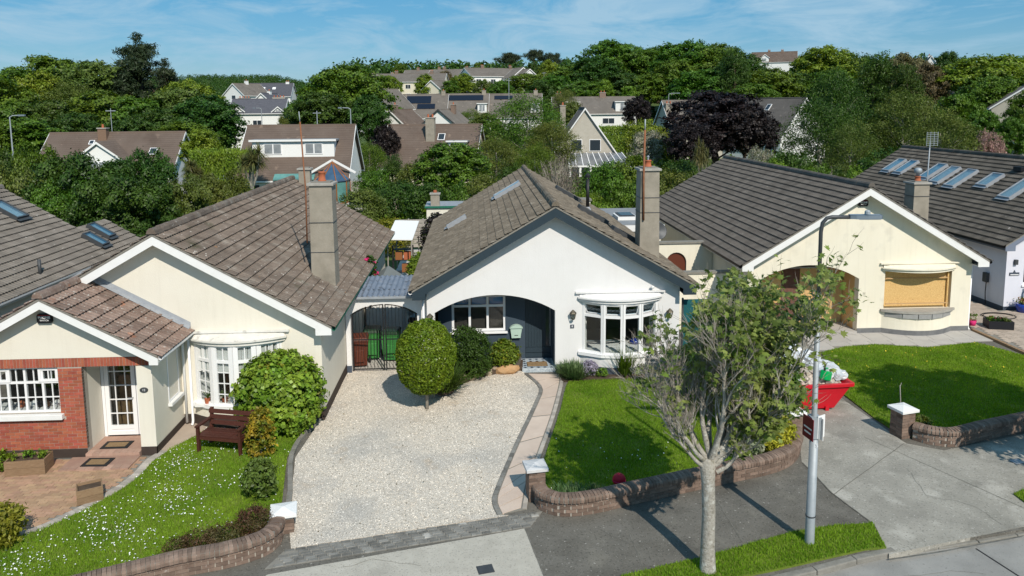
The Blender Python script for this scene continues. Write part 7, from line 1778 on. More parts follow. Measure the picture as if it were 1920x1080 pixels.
def far_house(label, px, D, ridge_py, W, dep, eave, ridge, rz, wall, roof, wins=(), chims=(), barge=white_paint, dormers=(), roofwin=(), name='house', extra=None, group=None, gable_wins=(), dz=None, ov=.3, solarp=()):
    """gabled house: ridge along local x (length W), front to -y; placed so that the ridge centre is seen at (px, ridge_py)"""
    x, zr = ray_at(px, D, ridge_py)
    z0 = zr - ridge; y = D
    t = thing(name, label, 'house', (x, y, z0), rz, group)
    hw = dep / 2; s = (ridge - eave) / hw; base = -max(1.0, 3.0)
    wl = MB().prism([(-hw, base), (hw, base), (hw, eave), (0, ridge - .05), (-hw, eave)], [], YZ, -W / 2, W / 2).build('wall', wall, t)
    for sd in (-1, 1):
        o = hw + ov; ze = ridge - s * o; q = W / 2 + ov
        MB().add([(-q, 0, ridge + .02), (q, 0, ridge + .02), (q, sd * o, ze + .02), (-q, sd * o, ze + .02), (-q, 0, ridge + .16), (q, 0, ridge + .16), (q, sd * o, ze + .16), (-q, sd * o, ze + .16)],
                 [(4, 5, 6, 7), (0, 3, 2, 1), (0, 4, 7, 3), (1, 2, 6, 5), (2, 3, 7, 6)]).build('roof_slope', roof, t)
        for e in (-1, 1): MB().add([(e * (q + .01), 0, ridge + .17), (e * (q + .01), sd * o, ze + .17), (e * (q + .01), sd * o, ze - .08), (e * (q + .01), 0, ridge - .1), (e * (q - .03), 0, ridge + .17), (e * (q - .03), sd * o, ze + .17), (e * (q - .03), sd * o, ze - .08), (e * (q - .03), 0, ridge - .1)], [(0, 1, 2, 3), (4, 7, 6, 5), (0, 4, 5, 1), (2, 6, 7, 3), (1, 5, 6, 2)]).build('barge_board', barge, t)
        B(-q, sd * (o - .02), ze - .1, q, sd * (o + .1), ze + .03).build('gutter', barge, t)
    MB().tube([(-W / 2 - ov, 0, ridge + .14), (W / 2 + ov, 0, ridge + .14)], .11, 6).build('ridge', roof, t)
    def win(x0, x1, z0_, z1_, y_, n=2, par=t):
        f = MB(); f.box(x0, y_ - .05, z0_, x1, y_ - .005, z1_); w = f.build('window', white_pvc, par)
        for k in range(n):
            a = x0 + .08 + (x1 - x0 - .08) * k / n; b = x0 + (x1 - x0 - .08) * (k + 1) / n
            B(a, y_ - .062, z0_ + .08, b, y_ - .052, z1_ - .08).build('pane', far_dark, w)
        return w
    for w_ in wins: win(w_[0], w_[1], w_[2], w_[3], -hw, w_[4] if len(w_) > 4 else 2)
    for sd, y0, y1, z0_, z1_ in gable_wins:
        X = sd * W / 2; a, b = (X + .005 * sd, X + .05 * sd)
        w = B(a, y0, z0_, b, y1, z1_).build('window', white_pvc, t); B(b + .002 * sd, y0 + .08, z0_ + .08, b + .012 * sd, y1 - .08, z1_ - .08).build('pane', far_dark, w)
    for cx, cy, cw, top, mt in chims:
        zb = ridge - s * abs(cy) - .6
        c = B(cx - cw / 2, cy - .35, zb, cx + cw / 2, cy + .35, ridge + top).build('chimney', mt, t); B(cx - cw / 2 - .07, cy - .42, ridge + top + .002, cx + cw / 2 + .07, cy + .42, ridge + top + .1).build('cap', concrete_cap, c)
        for k in range(max(1, int(cw / .5))): MB().lathe([(.12, 0), (.1, .35), (.001, .36)], (cx - cw / 2 + cw * (k + .5) / max(1, int(cw / .5)), cy, ridge + top + .1), 8).build('chimney_pot', terracotta, c)
    for x0, x1, zb, zt2, kind, mt in dormers:
        yb = -hw + (zb - eave) / s - .05; yt = min(-.15, -hw + (zt2 - eave) / s)
        if kind == 'flat':
            d = B(x0, yb, zb, x1, yt + .4, zt2).build('dormer', mt, t); B(x0 - .2, yb - .25, zt2 + .002, x1 + .2, yt + .8, zt2 + .16).build('dormer_roof', roof if mt is not far_white else flat_roof, d); B(x0 - .21, yb - .27, zt2 + .0, x1 + .21, yb - .252, zt2 + .17).build('dormer_fascia', white_paint, d)
        else:
            xm = (x0 + x1) / 2; h = (x1 - x0) * .42
            d = MB().prism([(x0, zb), (x1, zb), (x1, zt2), (xm, zt2 + h), (x0, zt2)], [], XZ, yb, yt + 1).build('dormer', mt, t)
            for sd in (-1, 1): MB().add([(xm, yb - .25, zt2 + h + .15), (xm + sd * (x1 - x0) * .62, yb - .25, zt2 - .05), (xm + sd * (x1 - x0) * .62, yt + 1, zt2 - .05), (xm, yt + 2, zt2 + h + .15), (xm, yb - .25, zt2 + h - .05), (xm + sd * (x1 - x0) * .62, yb - .25, zt2 - .25), (xm + sd * (x1 - x0) * .62, yt + 1, zt2 - .25), (xm, yt + 2, zt2 + h - .05)], [(0, 1, 2, 3), (1, 5, 6, 2), (4, 7, 6, 5)]).build('dormer_roof', roof, d); 
            for sd in (-1, 1): MB().add([(xm, yb - .27, zt2 + h + .16), (xm + sd * (x1 - x0) * .63, yb - .27, zt2 - .04), (xm + sd * (x1 - x0) * .63, yb - .27, zt2 - .26), (xm, yb - .27, zt2 + h - .08)], [(0, 1, 2, 3)]).build('dormer_barge', white_paint, d)
        n = max(1, int((x1 - x0) / 2.8)) if kind == 'flat' else 1
        for k in range(n):
            xm = x0 + (x1 - x0) * (k + .5) / n; ww = min(.75, (x1 - x0) * .32) if kind == 'flat' else (x1 - x0) * .2
            w = B(xm - ww, yb - .05, zb + .35, xm + ww, yb - .005, zt2 - .15).build('dormer_window', white_pvc, t)
            for q in (0, 1): B(xm - ww + .07 + q * ww, yb - .06, zb + .43, xm - ww - .07 + (q + 1) * ww + (.035 if not q else 0), yb - .051, zt2 - .23).build('pane', far_pane, w)
    for x0, z0_, w_, h_, mt in list(roofwin) + list(solarp):
        th = math.atan(s); c, sn = math.cos(th), math.sin(th); yy = -(ridge - z0_) / s
        m = M4((1, 0, 0), (0, c, sn), (0, -sn, c), (x0, yy, z0_ + .16)); MB().boxm(m @ Matrix.Translation((0, 0, .06)), w_, h_, .1).build('roof_window' if mt is not solar else 'solar_panel', mt if mt is solar else white_pvc, t)
        if mt is not solar: MB().boxm(m @ Matrix.Translation((0, 0, .115)), w_ - .14, h_ - .14, .01).build('roof_window_pane', mt, t)
    return t
# left, brown roof with white gable
far_pane = M('far_net_curtain_pane', (.16, .18, .2), (.3, .32, .33), 1.5, .12, spec=.6)
hA = far_house('brown tiled bungalow with white gable dormer behind the round bushes', 222, 78, 251, 12.6, 8.4, 2.5, 6.0, R(3), far_white, rf_brown, [(-5, -3, .9, 2.2), (3, 5, .9, 2.2)], [(-1.2, -.6, .8, .55, M('brown_chimney', (.2, .13, .09), None, rough=.9))], dormers=[(-1.9, 1.9, 1.9, 3.7, 'gable', far_white)], roofwin=[(4.1, 4.1, .75, .95, far_dark), (-2.1, 5.0, .5, .6, far_dark)])
# middle: dormer house with conservatory
hB = far_house('white dormer bungalow with long window band and timber conservatory', 566, 68, 238, 9.0, 9.6, 2.4, 6.5, R(1), far_white, rf_brown, [(-4.2, -2.6, .7, 1.9)], [], dormers=[(-3.6, 3.3, 3.9, 5.35, 'flat', far_white)])
cs = thing('conservatory', 'timber conservatory with blue glass roof before the white dormer bungalow', 'conservatory', (hB.location.x, hB.location.y - 5.2, hB.location.z), R(1))
B(-1.2, 0, -2, 1.9, 1.0, .3).build('dwarf_wall', far_white, cs); B(2.0, -1.6, -2, 5.0, .0, .35).build('dwarf_wall', far_white, cs)
for x in np.arange(-1.2, 1.91, .62): B(x - .06, -.02, .3, x + .06, .1, 2.3).build('post', orange_wood, cs)
for x in np.arange(-1.15, 1.8, .62): B(x + .05, .02, .32, x + .56, .05, 2.28).build('pane', teal_glass, cs)
MB().add([(-1.35, -.15, 2.3), (2.0, -.15, 2.3), (2.0, 1.0, 2.95), (-1.35, 1.0, 2.95), (-1.35, -.15, 2.22), (2.0, -.15, 2.22)], [(0, 1, 2, 3), (0, 4, 5, 1)]).build('glass_roof', teal_glass, cs)
cpts = [(2.05, 0), (2.2, -1.0), (2.9, -1.7), (4.1, -1.7), (4.8, -1.0), (4.95, 0)]
for k, (a, b) in enumerate(zip(cpts[:-1], cpts[1:])):
    MB().add([(a[0], a[1], .35), (b[0], b[1], .35), (b[0], b[1], 2.2), (a[0], a[1], 2.2)], [(0, 1, 2, 3)]).build('pane', teal_glass, cs)
    MB().add([(a[0] * 1.03 - .1, a[1] - .12, 2.2), (b[0] * 1.03 - .1, b[1] - .12, 2.2), (3.5, .2, 3.7), (3.5, .2, 3.7)], [(0, 1, 2)]).build('glass_roof', blue_glass, cs)
    MB().tube([(b[0], b[1] - .02, .3), (b[0], b[1] - .02, 2.22)], .06, 6).build('post', orange_wood, cs); MB().tube([(b[0], b[1] - .1, 2.24), (3.5, .2, 3.72)], .05, 5).build('rafter', orange_wood, cs); MB().tube([(a[0], a[1] - .03, 2.2), (b[0], b[1] - .03, 2.2)], .07, 5).build('rail', dark_metal, cs); MB().tube([(a[0], a[1] - .03, .38), (b[0], b[1] - .03, .38)], .06, 5).build('rail', orange_wood, cs)
for sd in (-1, 1): MB().bar((3.5, .3, 3.85), (3.5 + sd * 1.9, .3, 2.75), .12, .18).build('barge_board', white_paint, cs)
pf = thing('panel_fence', 'grey board fence panel beside the timber conservatory', 'fence', (hB.location.x + 5.9, hB.location.y - 6.2, hB.location.z))
for k in range(9): B(-.7 + k * .16, 0, -2, -.55 + k * .16, .04, 2.1).build('board', grey_wood, pf)
B(-.75, -.02, 2.102, 1.3, .08, 2.18).build('cap_rail', grey_wood, pf)
pw = thing('patio_wall', 'low white patio wall before the timber conservatory', 'wall', (hB.location.x + 3.0, hB.location.y - 8.4, hB.location.z)); B(-2.5, 0, -2.5, 3.6, .3, .1).build('wall', far_white, pw); B(-2.6, -.4, .102, 4.4, .5, .2).build('coping', path_grey, pw)
gg = thing('garage', 'flat roofed white garage left of the white dormer bungalow', 'garage', (hB.location.x - 8.6, hB.location.y - 1.5, hB.location.z)); B(-2.6, 0, -2, 2.7, 5, 1.6).build('wall', far_white, gg); B(-2.8, -.2, 1.602, 2.9, 5.2, 1.9).build('roof_slab', flat_roof, gg)
# centre: steep brown roof house with chimney
hC = far_house('grey gabled house with steep brown roof and tall chimney stack', 815, 86, 236, 10.4, 9.0, 2.3, 6.6, R(-10), far_render, rf_brown, [(-3.3, -1.6, .5, 1.9), (2, 4, .6, 2.0)], [(-.1, -1.6, 1.0, .9, chimney_render)], dormers=[(2.2, 4.2, 3.6, 4.9, 'flat', far_white)], roofwin=[(1.1, 5.2, .8, 1.0, far_dark)], gable_wins=[(-1, -1.5, -.4, 3.0, 4.2), (-1, -3.4, -2.6, 3.0, 4.0), (-1, -3, -2, .8, 2.0)])
# pale gable with conservatory (centre right)
hD = far_house('pale gabled house with white conservatory lean-to', 1092, 98, 204, 9.0, 7.6, 2.6, 8.0, R(90 - 4), far_grey, rf_dark, [], [(-.5, 2.6, .9, .4, chimney_render)], gable_wins=[(-1, -2.0, -.55, 2.7, 4.2), (-1, .35, 1.8, 2.7, 4.2)])
cd = thing('conservatory', 'white framed conservatory on the pale gabled house', 'conservatory', (hD.location.x, hD.location.y - 5.6, hD.location.z), R(-4))
MB().add([(-2.6, -2.6, 1.2), (5.2, -2.6, 1.0), (4.2, .9, 2.5), (-2.4, .9, 2.5)], [(0, 1, 2, 3)]).build('glass_roof', grey_glass, cd)
for k in range(10): MB().bar((-2.6 + k * .86, -2.62, 1.25 - k * .02), (-2.4 + k * .73, .9, 2.56), .09, .07).build('rafter', white_pvc, cd)
B(-2.7, -2.75, 1.0, 5.3, -2.6, 1.2).build('eave_rail', white_pvc, cd)
for k in range(7): B(-2.6 + k * 1.25, -2.7, -3, -2.35 + k * 1.25, -2.55, 1.0).build('post', white_pvc, cd); 
for k in range(6): B(-2.34 + k * 1.25, -2.64, -.2, -1.36 + k * 1.25, -2.62, 1.0).build('pane', far_dark, cd)
B(-2.6, -2.66, -3, 5, -2.645, -.2).build('dwarf_wall', far_white, cd)
# right of centre
far_house('white house with twin flat dormers and porch below the wooded hill', 1112, 158, 183, 17, 10, 5.0, 8.2, R(-4), far_white, rf_grey, [(-7, -4, 2.8, 4.0), (1.5, 4, 2.8, 4)], [(-7.2, 0, 1.3, .9, brick_brown), (2.0, 0, 1.3, 1.0, brick_brown)], dormers=[(4.2, 7.6, 5.2, 7.2, 'flat', far_white), (-6.0, -3.2, 5.2, 7.2, 'flat', far_white)])
far_house('grey stone house with two tall chimneys beside the copper beech', 1288, 118, 190, 8, 9, 3.4, 8.4, R(8), far_grey, rf_grey, [(-.5, 1.0, 3.0, 4.6)], [(-3.6, -1.2, 1.1, -.4, chimney_render), (1.9, -3.3, 1.2, -.6, chimney_render)])
far_house('white house with dark roof between the copper beech and feathery trees', 1452, 112, 186, 11, 10, 2.5, 8.0, R(-62), far_white, rf_dark, [], [], gable_wins=[(1, -1, .2, 3.6, 4.8), (-1, -1, .2, 3.6, 4.8)], roofwin=[(0, 6.6, .8, 1.2, far_dark)])
# small gables in the middle distance
far_house('small white house with timber gable and stone side', 752, 128, 207, 8, 7.2, 3.4, 6.6, R(90 - 22), far_white, rf_brown, [], [(-1, .6, .8, .9, brick_brown)], gable_wins=[(-1, -2.2, .6, 1.6, 3.6)])
far_house('small white gabled house with stone side wall and dark barge boards', 838, 126, 206, 8, 7.4, 3.4, 6.4, R(90 - 18), far_white, rf_grey, [], [(1, -.8, .9, .8, brick_brown)], barge=dark_metal, gable_wins=[(-1, -1.6, 1.2, 1.4, 3.4)])
far_house('plain white gable end showing beside the dark trees', 722, 165, 168, 9, 8.4, 5, 9, R(90 - 30), far_white, rf_grey, [], [])
# row with solar panels
for lab, px, D, py, W, win_, sp in (('grey roofed house with stepped black solar panels', 792, 172, 178, 11.5, [(-4, -2, 1.2, 2.6)], [(-.6, 7.9, 5.5, 2.4, solar), (1.2, 6.4, 4.0, 1.6, solar)]), ('grey roofed house with long band of black solar panels', 868, 172, 177, 11.5, [(-3, -1, 1.2, 2.6)], [(.6, 8.2, 8.2, 1.7, solar)]), ('grey roofed house with single solar panel behind the big olive tree', 965, 172, 177, 12, [], [(-2.5, 8.3, 4.2, 1.2, solar)])):
    far_house(lab, px, D, py, W, 11, 4.2, 9.2, R(-4), far_white, rf_grey, win_, [(4.8, 0, .9, .8, chimney_render)], solarp=sp, dormers=[(3.6, 5.6, 5.0, 7.0, 'flat', far_white)] if px != 792 else [])
far_house('low white garden house below the stepped solar panels', 730, 150, 222, 6, 6, 2.5, 4.0, R(0), far_white, rf_grey, [(-1, 1, 1, 2.2)], [])
# terraces on the hill
for lab, px, D, py, W, rz, ws in (('cream two-storey terrace on the hill with grey roof', 770, 235, 139, 22, R(-6), 5), ('pale terrace end with brown roof at the left end of the hill', 715, 245, 143, 12, R(-4), 3), ('white gabled terrace on the hill crest', 850, 262, 131, 16, R(-14), 3), ('upper white terrace house with television aerial on the crest', 800, 285, 132, 16, R(-8), 3), ('long grey roofed terrace under the skyline pines', 925, 232, 129, 19, R(24), 4)):
    wn = []
    for k in range(ws):
        c = -W / 2 + W * (k + .5) / ws
        wn += [(c - .8, c + .8, 3.4, 4.7), (c - .8, c + .8, .6, 2.0)]
    far_house(lab, px, D, py, W, 9.5, 5.6, 8.0, rz, far_render if 'cream' in lab or 'pale' in lab else far_white, rf_grey, wn, [(-W * .2, 0, 1.0, .8, brick_brown), (W * .3, 0, 1.0, .8, brick_brown)], gable_wins=[(1, -1, .6, 3.4, 4.8)])
for k, (px, D, py) in enumerate(((972, 226, 128), (984, 222, 131))):
    far_house('white gable end of the long hill terrace' , px, D, py, 6, 7.5, 5.0, 7.9, R(90 + 24), far_white, rf_grey, [], [], gable_wins=[(-1, -.8, .8, 3, 4.4)], group='white gable ends of the long hill terrace')
far_house('cream sloping garage gable below the cream hill terrace', 822, 205, 152, 7, 9, 3, 6.5, R(60), far_render, rf_grey, [], [])
far_house('white rendered house half hidden under the tall hill trees', 1250, 235, 120, 9, 8, 5.4, 8, R(20), far_white, rf_grey, [(-2, 0, 3, 4.4)], [])
far_house('brown roofed white house on the skyline between tall trees', 1452, 300, 98, 17, 10, 5, 9, R(-22), far_white, rf_brown, [(-5, -3, 2, 3.6)], [(-2, 0, 1, .7, brick_brown), (3, 0, 1, .7, brick_brown)], dormers=[(-5, -2, 5.0, 6.6, 'gable', far_white)])
far_house('white gabled house on the right skyline behind brownish trees', 1742, 215, 108, 13, 9, 4, 11, R(64), far_white, rf_grey, [], [(0, 0, 1, .6, far_white)], gable_wins=[(-1, -1, .6, 5, 6.6)])
far_house('slate roofed low house with white square chimney', 1775, 165, 169, 13, 9, 2.5, 4.8, R(-4), far_white, slate, [(-4, -2, .6, 1.8)], [(2.2, -1.2, 1.7, .7, far_white)])
far_house('grey roofed house at the right edge beyond the trees', 1925, 120, 160, 11, 10, 3.0, 6.6, R(58), far_grey, rf_dark, [], [])
far_house('grey roofed house low behind the pink blossom', 1912, 92, 252, 6, 5, 1.8, 3.4, R(20), far_grey, rf_rust, [], [])
# left: white Victorian houses among the woods
hV = far_house('white Victorian house with slate roof and twin bays among the woods', 488, 150, 187, 10, 8, 6.4, 8.9, R(4), far_white, slate, [(-.8, .9, 3.4, 5.0), (-.8, .9, .6, 2.4)], [(-3.2, 1.0, 2.2, .3, far_render), (3.4, 1.0, 2.4, .4, far_render)], dormers=[(-5.0, -2.4, 6.45, 6.7, 'gable', far_white), (3.0, 5.0, 6.45, 6.6, 'gable', far_white)])
far_house('grey slate roof rising behind the Victorian house', 505, 172, 176, 8, 9, 5, 9, R(80), far_white, slate, [], [(0, 0, .9, .6, far_white)])
far_house('white gabled house with dark roof on the distant wooded ridge', 462, 210, 158, 9, 8, 5, 8, R(58), far_white, rf_grey, [], [(0, 0, .9, .9, far_white)], gable_wins=[(-1, -.8, .8, 3, 5)])
far_house('dark slate house on the distant wooded ridge', 510, 225, 157, 12, 9, 5, 8.6, R(2), far_white, slate, [(-3, -1.5, 3, 4.4)], [(4.5, 0, 1, .5, far_white)], roofwin=[(-2, 7, .9, 1, white_pvc), (1, 7, .9, 1, white_pvc)])
# ---------------------------------------------------------------- poles and far street lamps
def pole(label, px, D, top_py, h=8, arm=0.0, name='street_lamp', cat='street lamp', r=.09):
    x, z = ray_at(px, D, top_py); t = thing(name, label, cat, (x, D, z - h))
    MB().tube([(0, 0, -2), (0, 0, h)], [r, r * .6], 8).build('post', galv, t)
    if arm: MB().tube([(0, 0, h - .05), (arm * .3, 0, h + .1), (arm, 0, h + .12)], .05, 6).build('arm', galv, t); B(arm - .1, -.12, h + .05, arm + .5 * (1 if arm > 0 else -1), .12, h + .2).build('lamp_head', lamp_grey, t)
    else: B(-.5, -.05, h - .3, .5, .05, h - .22).build('crossbar', galv, t)
pole('street lamp at the far left edge before the woods', 18, 72, 219, 6.5, .9); pole('thin aerial mast above the brown roofed bungalow', 207, 80, 203, 8, 0, 'aerial_mast', 'aerial', .05)
pole('timber telegraph pole behind the white dormer bungalow', 594, 95, 208, 7, 0, 'telegraph_pole', 'pole'); pole('street lamp between the dormer bungalow and steep brown roof', 657, 88, 204, 7, -.9)
pole('street lamp before the white Victorian house', 490, 120, 204, 7, -.8); pole('street lamp above the stone house chimneys', 1254, 140, 176, 8, 1.6); pole('telegraph pole standing left of the big olive tree', 954, 150, 148, 9, 0, 'telegraph_pole', 'pole')
pole('small street lamp beyond the feathery trees on the right', 1820, 120, 202, 5, -.3); pole('thin mast above the hill terrace', 1020, 190, 135, 8, 0, 'aerial_mast', 'aerial', .05)
# ---------------------------------------------------------------- trees: (column, top row, depth, width in columns, kind, leaf, label key)
LB = {}
def far_tree(px, top, D, w, key, mat, label, group=None, base=None, name='tree'):
    x, ztop = ray_at(px, D, top)
    zb = (zt(x, D) if base is None else base)
    h = ztop - zb; wm = w / FOC * D * (1.12 if 'broad' in key else 1)
    if h < .5: h = .5
    plant(name, key, x, D, zb, wm, h, mat, label, 'tree' if name.endswith('tree') else 'shrub', group)
def shade(mat): return {L_mid: 'mid green ', L_dark: 'dark green ', L_olive: 'olive green ', L_bright: 'bright green ', L_brown: 'brownish '}[mat]
wood_l = 'broadleaf tree in the wood at the left, behind the brown roofed bungalow'
for k, (px, top, D, w, key, mat) in enumerate(((-30, 135, 105, 150, 'broad0', L_mid), (35, 128, 118, 130, 'broad1', L_mid), (100, 103, 128, 160, 'broad2', L_mid), (185, 112, 122, 150, 'broad3', L_olive), (130, 150, 112, 120, 'airy0', L_olive), (20, 190, 98, 130, 'broad3', L_mid), (85, 185, 100, 120, 'broad0', L_dark), (190, 170, 105, 140, 'broad1', L_mid), (255, 180, 104, 120, 'broad2', L_mid), (330, 160, 108, 130, 'broad0', L_olive), (385, 178, 100, 120, 'broad1', L_dark), (300, 200, 98, 110, 'broad3', L_dark), (402, 205, 102, 70, 'broad2', L_mid), (250, 215, 90, 90, 'broad1', L_dark), (140, 210, 92, 100, 'broad2', L_dark), (345, 225, 88, 120, 'broad0', L_mid), (60, 225, 86, 120, 'oval0', L_mid), (-20, 215, 84, 110, 'broad1', L_mid))):
    far_tree(px, top, D, w, key, mat, shade(mat) + wood_l, 'broadleaf trees of the left wood')
far_tree(255, 72, 122, 170, 'pine', L_pine, 'tall dark pine rising above the left wood', name='pine_tree')
far_tree(310, 118, 116, 120, 'pine', L_pine, 'shorter dark pine beside the tallest pine of the left wood', name='pine_tree')
far_tree(352, 148, 112, 120, 'broad3', L_bright, 'yellow-green tree at the right end of the left wood')
far_tree(70, 135, 115, 110, 'broad1', L_bright, 'bright green tree inside the left wood')
far_tree(375, 240, 72, 70, 'oval1', L_bright, 'upright bright green tree between the brown and white dormer bungalows')
far_tree(468, 262, 60, 78, 'palm', L_palm, 'large cabbage palm before the white dormer bungalow', name='palm_tree')
far_tree(362, 290, 62, 60, 'palm', L_palm, 'small cabbage palm with yellowing leaves next to the round bushes', name='palm_tree')
far_tree(648, 122, 118, 150, 'broad1', L_mid, 'big dark round tree behind the white dormer bungalow'); far_tree(600, 172, 108, 120, 'broad2', L_dark, 'dark lower tree left of the big round tree'); far_tree(690, 175, 106, 70, 'broad0', L_dark, 'dark tree right of the big round tree'); far_tree(560, 185, 112, 64, 'broad3', L_mid, 'green tree beside the white Victorian house'); far_tree(530, 214, 104, 30, 'airy1', L_olive, 'wispy tree in front of the Victorian house')
far_tree(722, 232, 84, 50, 'broad3', L_purple, 'purple leaved tree left of the steep brown roof'); far_tree(690, 268, 76, 80, 'airy0', L_mid, 'feathery green tree left of the grey gable wall')
far_tree(735, 290, 64, 80, 'cypress', L_dark, 'bushy dark conifer before the grey gable wall')
far_tree(848, 265, 60, 135, 'broad0', L_mid, 'round green tree before the steep brown roofed house')
far_tree(985, 175, 82, 165, 'airy0', L_mid, 'large olive green tree right of the steep brown roof'); far_tree(1035, 225, 76, 110, 'airy1', L_olive, 'feathery olive tree before the pale gabled house'); far_tree(930, 255, 66, 110, 'airy1', L_olive, 'loose olive tree behind the ridge of the white bungalow'); far_tree(1005, 268, 60, 90, 'airy0', L_mid, 'feathery green bush tree behind the ridge of the white bungalow')
hill = 'leafy tree of the wood on the hill'
for px, top, D, w, key, mat in ((1085, 118, 205, 110, 'broad0', L_mid), (1150, 75, 210, 130, 'broad1', L_mid), (1190, 92, 205, 110, 'broad2', L_mid), (1120, 105, 200, 100, 'broad3', L_dark), (1235, 85, 225, 80, 'broad0', L_mid), (1290, 74, 195, 130, 'broad3', L_mid), (1345, 82, 190, 110, 'broad1', L_mid), (1265, 110, 185, 90, 'broad2', L_mid), (1390, 100, 180, 110, 'broad0', L_dark), (1320, 130, 172, 120, 'broad2', L_mid), (1170, 135, 190, 110, 'broad0', L_dark), (1440, 128, 168, 120, 'broad1', L_mid), (1490, 135, 175, 110, 'broad3', L_dark), (1215, 140, 185, 90, 'broad1', L_mid), (1100, 150, 180, 90, 'broad2', L_mid), (1600, 110, 205, 110, 'broad2', L_mid), (1560, 130, 170, 110, 'broad0', L_mid), (1410, 155, 150, 100, 'broad2', L_mid)):
    far_tree(px, top, D, w, key, mat, shade(mat) + hill, 'leafy trees of the hill wood')
far_tree(1380, 90, 165, 110, 'cypress', L_dark, 'dark cypress standing in the hill wood', name='cypress_tree')
far_tree(1552, 84, 185, 120, 'broad3', L_bright, 'bright yellow-green domed tree on the skyline'); far_tree(1640, 98, 140, 150, 'cypress', L_dark, 'ragged dark cypress with spiky tips on the skyline', name='cypress_tree'); far_tree(1705, 120, 135, 110, 'cypress', L_dark, 'second ragged cypress beside the spiky one', name='cypress_tree'); far_tree(1700, 100, 165, 90, 'broad1', L_brown, 'brownish flowering tree on the right skyline'); far_tree(1735, 118, 150, 80, 'broad2', L_brown, 'lower brownish tree before the white skyline gable'); far_tree(1778, 94, 190, 55, 'broad0', L_dark, 'small dark round tree on the right skyline'); far_tree(1850, 103, 150, 180, 'broad0', L_bright, 'broad bright green dome of tree at the right'); far_tree(1915, 105, 165, 120, 'broad2', L_mid, 'green tree at the right edge of the skyline'); far_tree(1860, 140, 128, 110, 'broad3', L_mid, 'leafy tree before the broad bright dome'); far_tree(1930, 170, 110, 70, 'broad1', L_mid, 'leafy tree against the right edge house')
far_tree(955, 98, 265, 55, 'flatpine', L_pine, 'wide windswept pine on the hill crest', name='pine_tree'); far_tree(1005, 92, 262, 40, 'flatpine', L_pine, 'slender umbrella pine on the hill crest', name='pine_tree'); far_tree(1036, 98, 258, 38, 'flatpine', L_pine, 'second umbrella pine on the hill crest', name='pine_tree'); far_tree(1000, 118, 240, 40, 'broad2', L_dark, 'dark bush tree below the umbrella pines'); far_tree(1030, 112, 235, 40, 'broad1', L_bright, 'bright tree below the umbrella pines')
sl = 'garden tree among the houses on the hill slope'
for px, top, D, w, key, mat in ((725, 140, 215, 50, 'broad0', L_bright), (797, 140, 205, 44, 'oval0', L_bright), (835, 132, 240, 30, 'broad2', L_brown), (868, 138, 215, 50, 'broad1', L_bright), (845, 150, 200, 40, 'oval1', L_mid), (908, 148, 195, 40, 'broad3', L_olive), (985, 136, 200, 90, 'broad0', L_mid), (1040, 140, 190, 70, 'broad2', L_mid), (1015, 150, 180, 60, 'broad1', L_dark), (1058, 165, 150, 60, 'airy1', L_olive), (940, 150, 185, 50, 'broad3', L_mid), (745, 200, 140, 40, 'broad2', L_mid), (880, 205, 132, 70, 'airy0', L_mid), (912, 210, 120, 60, 'broad0', L_olive), (1135, 150, 175, 40, 'oval0', L_bright), (1180, 160, 172, 40, 'oval1', L_bright), (750, 118, 300, 26, 'broad3', L_mid), (895, 118, 270, 24, 'oval0', L_mid), (1075, 190, 140, 44, 'broad3', L_olive)):
    far_tree(px, top, D, w, key, mat, shade(mat) + ('slender ' if 'oval' in key else 'wispy ' if 'airy' in key else 'round ') + sl, 'garden trees on the hill slope')
far_tree(1195, 180, 145, 50, 'broad1', L_purple, 'round dark red tree below the hill field')
far_tree(1345, 168, 84, 180, 'broad2', L_purple, 'large dark purple copper beech'); far_tree(1400, 200, 80, 110, 'broad0', L_purple, 'second dark purple beech behind the boarded-up house ridge', name='tree'); far_tree(1300, 225, 78, 90, 'broad3', L_purple, 'lower dark purple beech left of the large one')
far_tree(1565, 128, 78, 130, 'airy0', L_dark, 'tall feathery dark green tree behind the boarded-up house'); far_tree(1540, 185, 70, 150, 'airy1', L_dark, 'wide feathery tree behind the boarded-up house roof'); far_tree(1600, 225, 64, 110, 'airy0', L_olive, 'lower feathery tree right of the wide one'); far_tree(1700, 165, 74, 130, 'airy1', L_olive, 'feathery yellow-olive tree behind the roof windows'); far_tree(1770, 205, 62, 130, 'airy0', L_olive, 'broad feathery olive tree beside the pink blossom'); far_tree(1665, 200, 80, 100, 'broad1', L_dark, 'dark tree between the two feathery trees'); far_tree(1800, 175, 100, 90, 'broad2', L_mid, 'green tree before the slate roofed low house'); far_tree(1845, 205, 92, 70, 'broad0', L_mid, 'round green tree near the small street lamp'); far_tree(1735, 190, 104, 40, 'broad3', L_brown, 'pinkish brown blossom tree between feathery trees'); far_tree(1865, 235, 66, 60, 'shrub2', L_pink, 'pale pink blossom tree behind the roof windows', name='blossom_tree'); far_tree(1900, 220, 84, 60, 'broad1', L_mid, 'green bush tree at the right edge'); far_tree(1830, 260, 76, 40, 'shrub1', L_purple, 'small purple shrub near the pink blossom', name='shrub')
far_tree(1318, 250, 58, 44, 'palm', L_palm, 'cabbage palm before the copper beech', name='palm_tree')
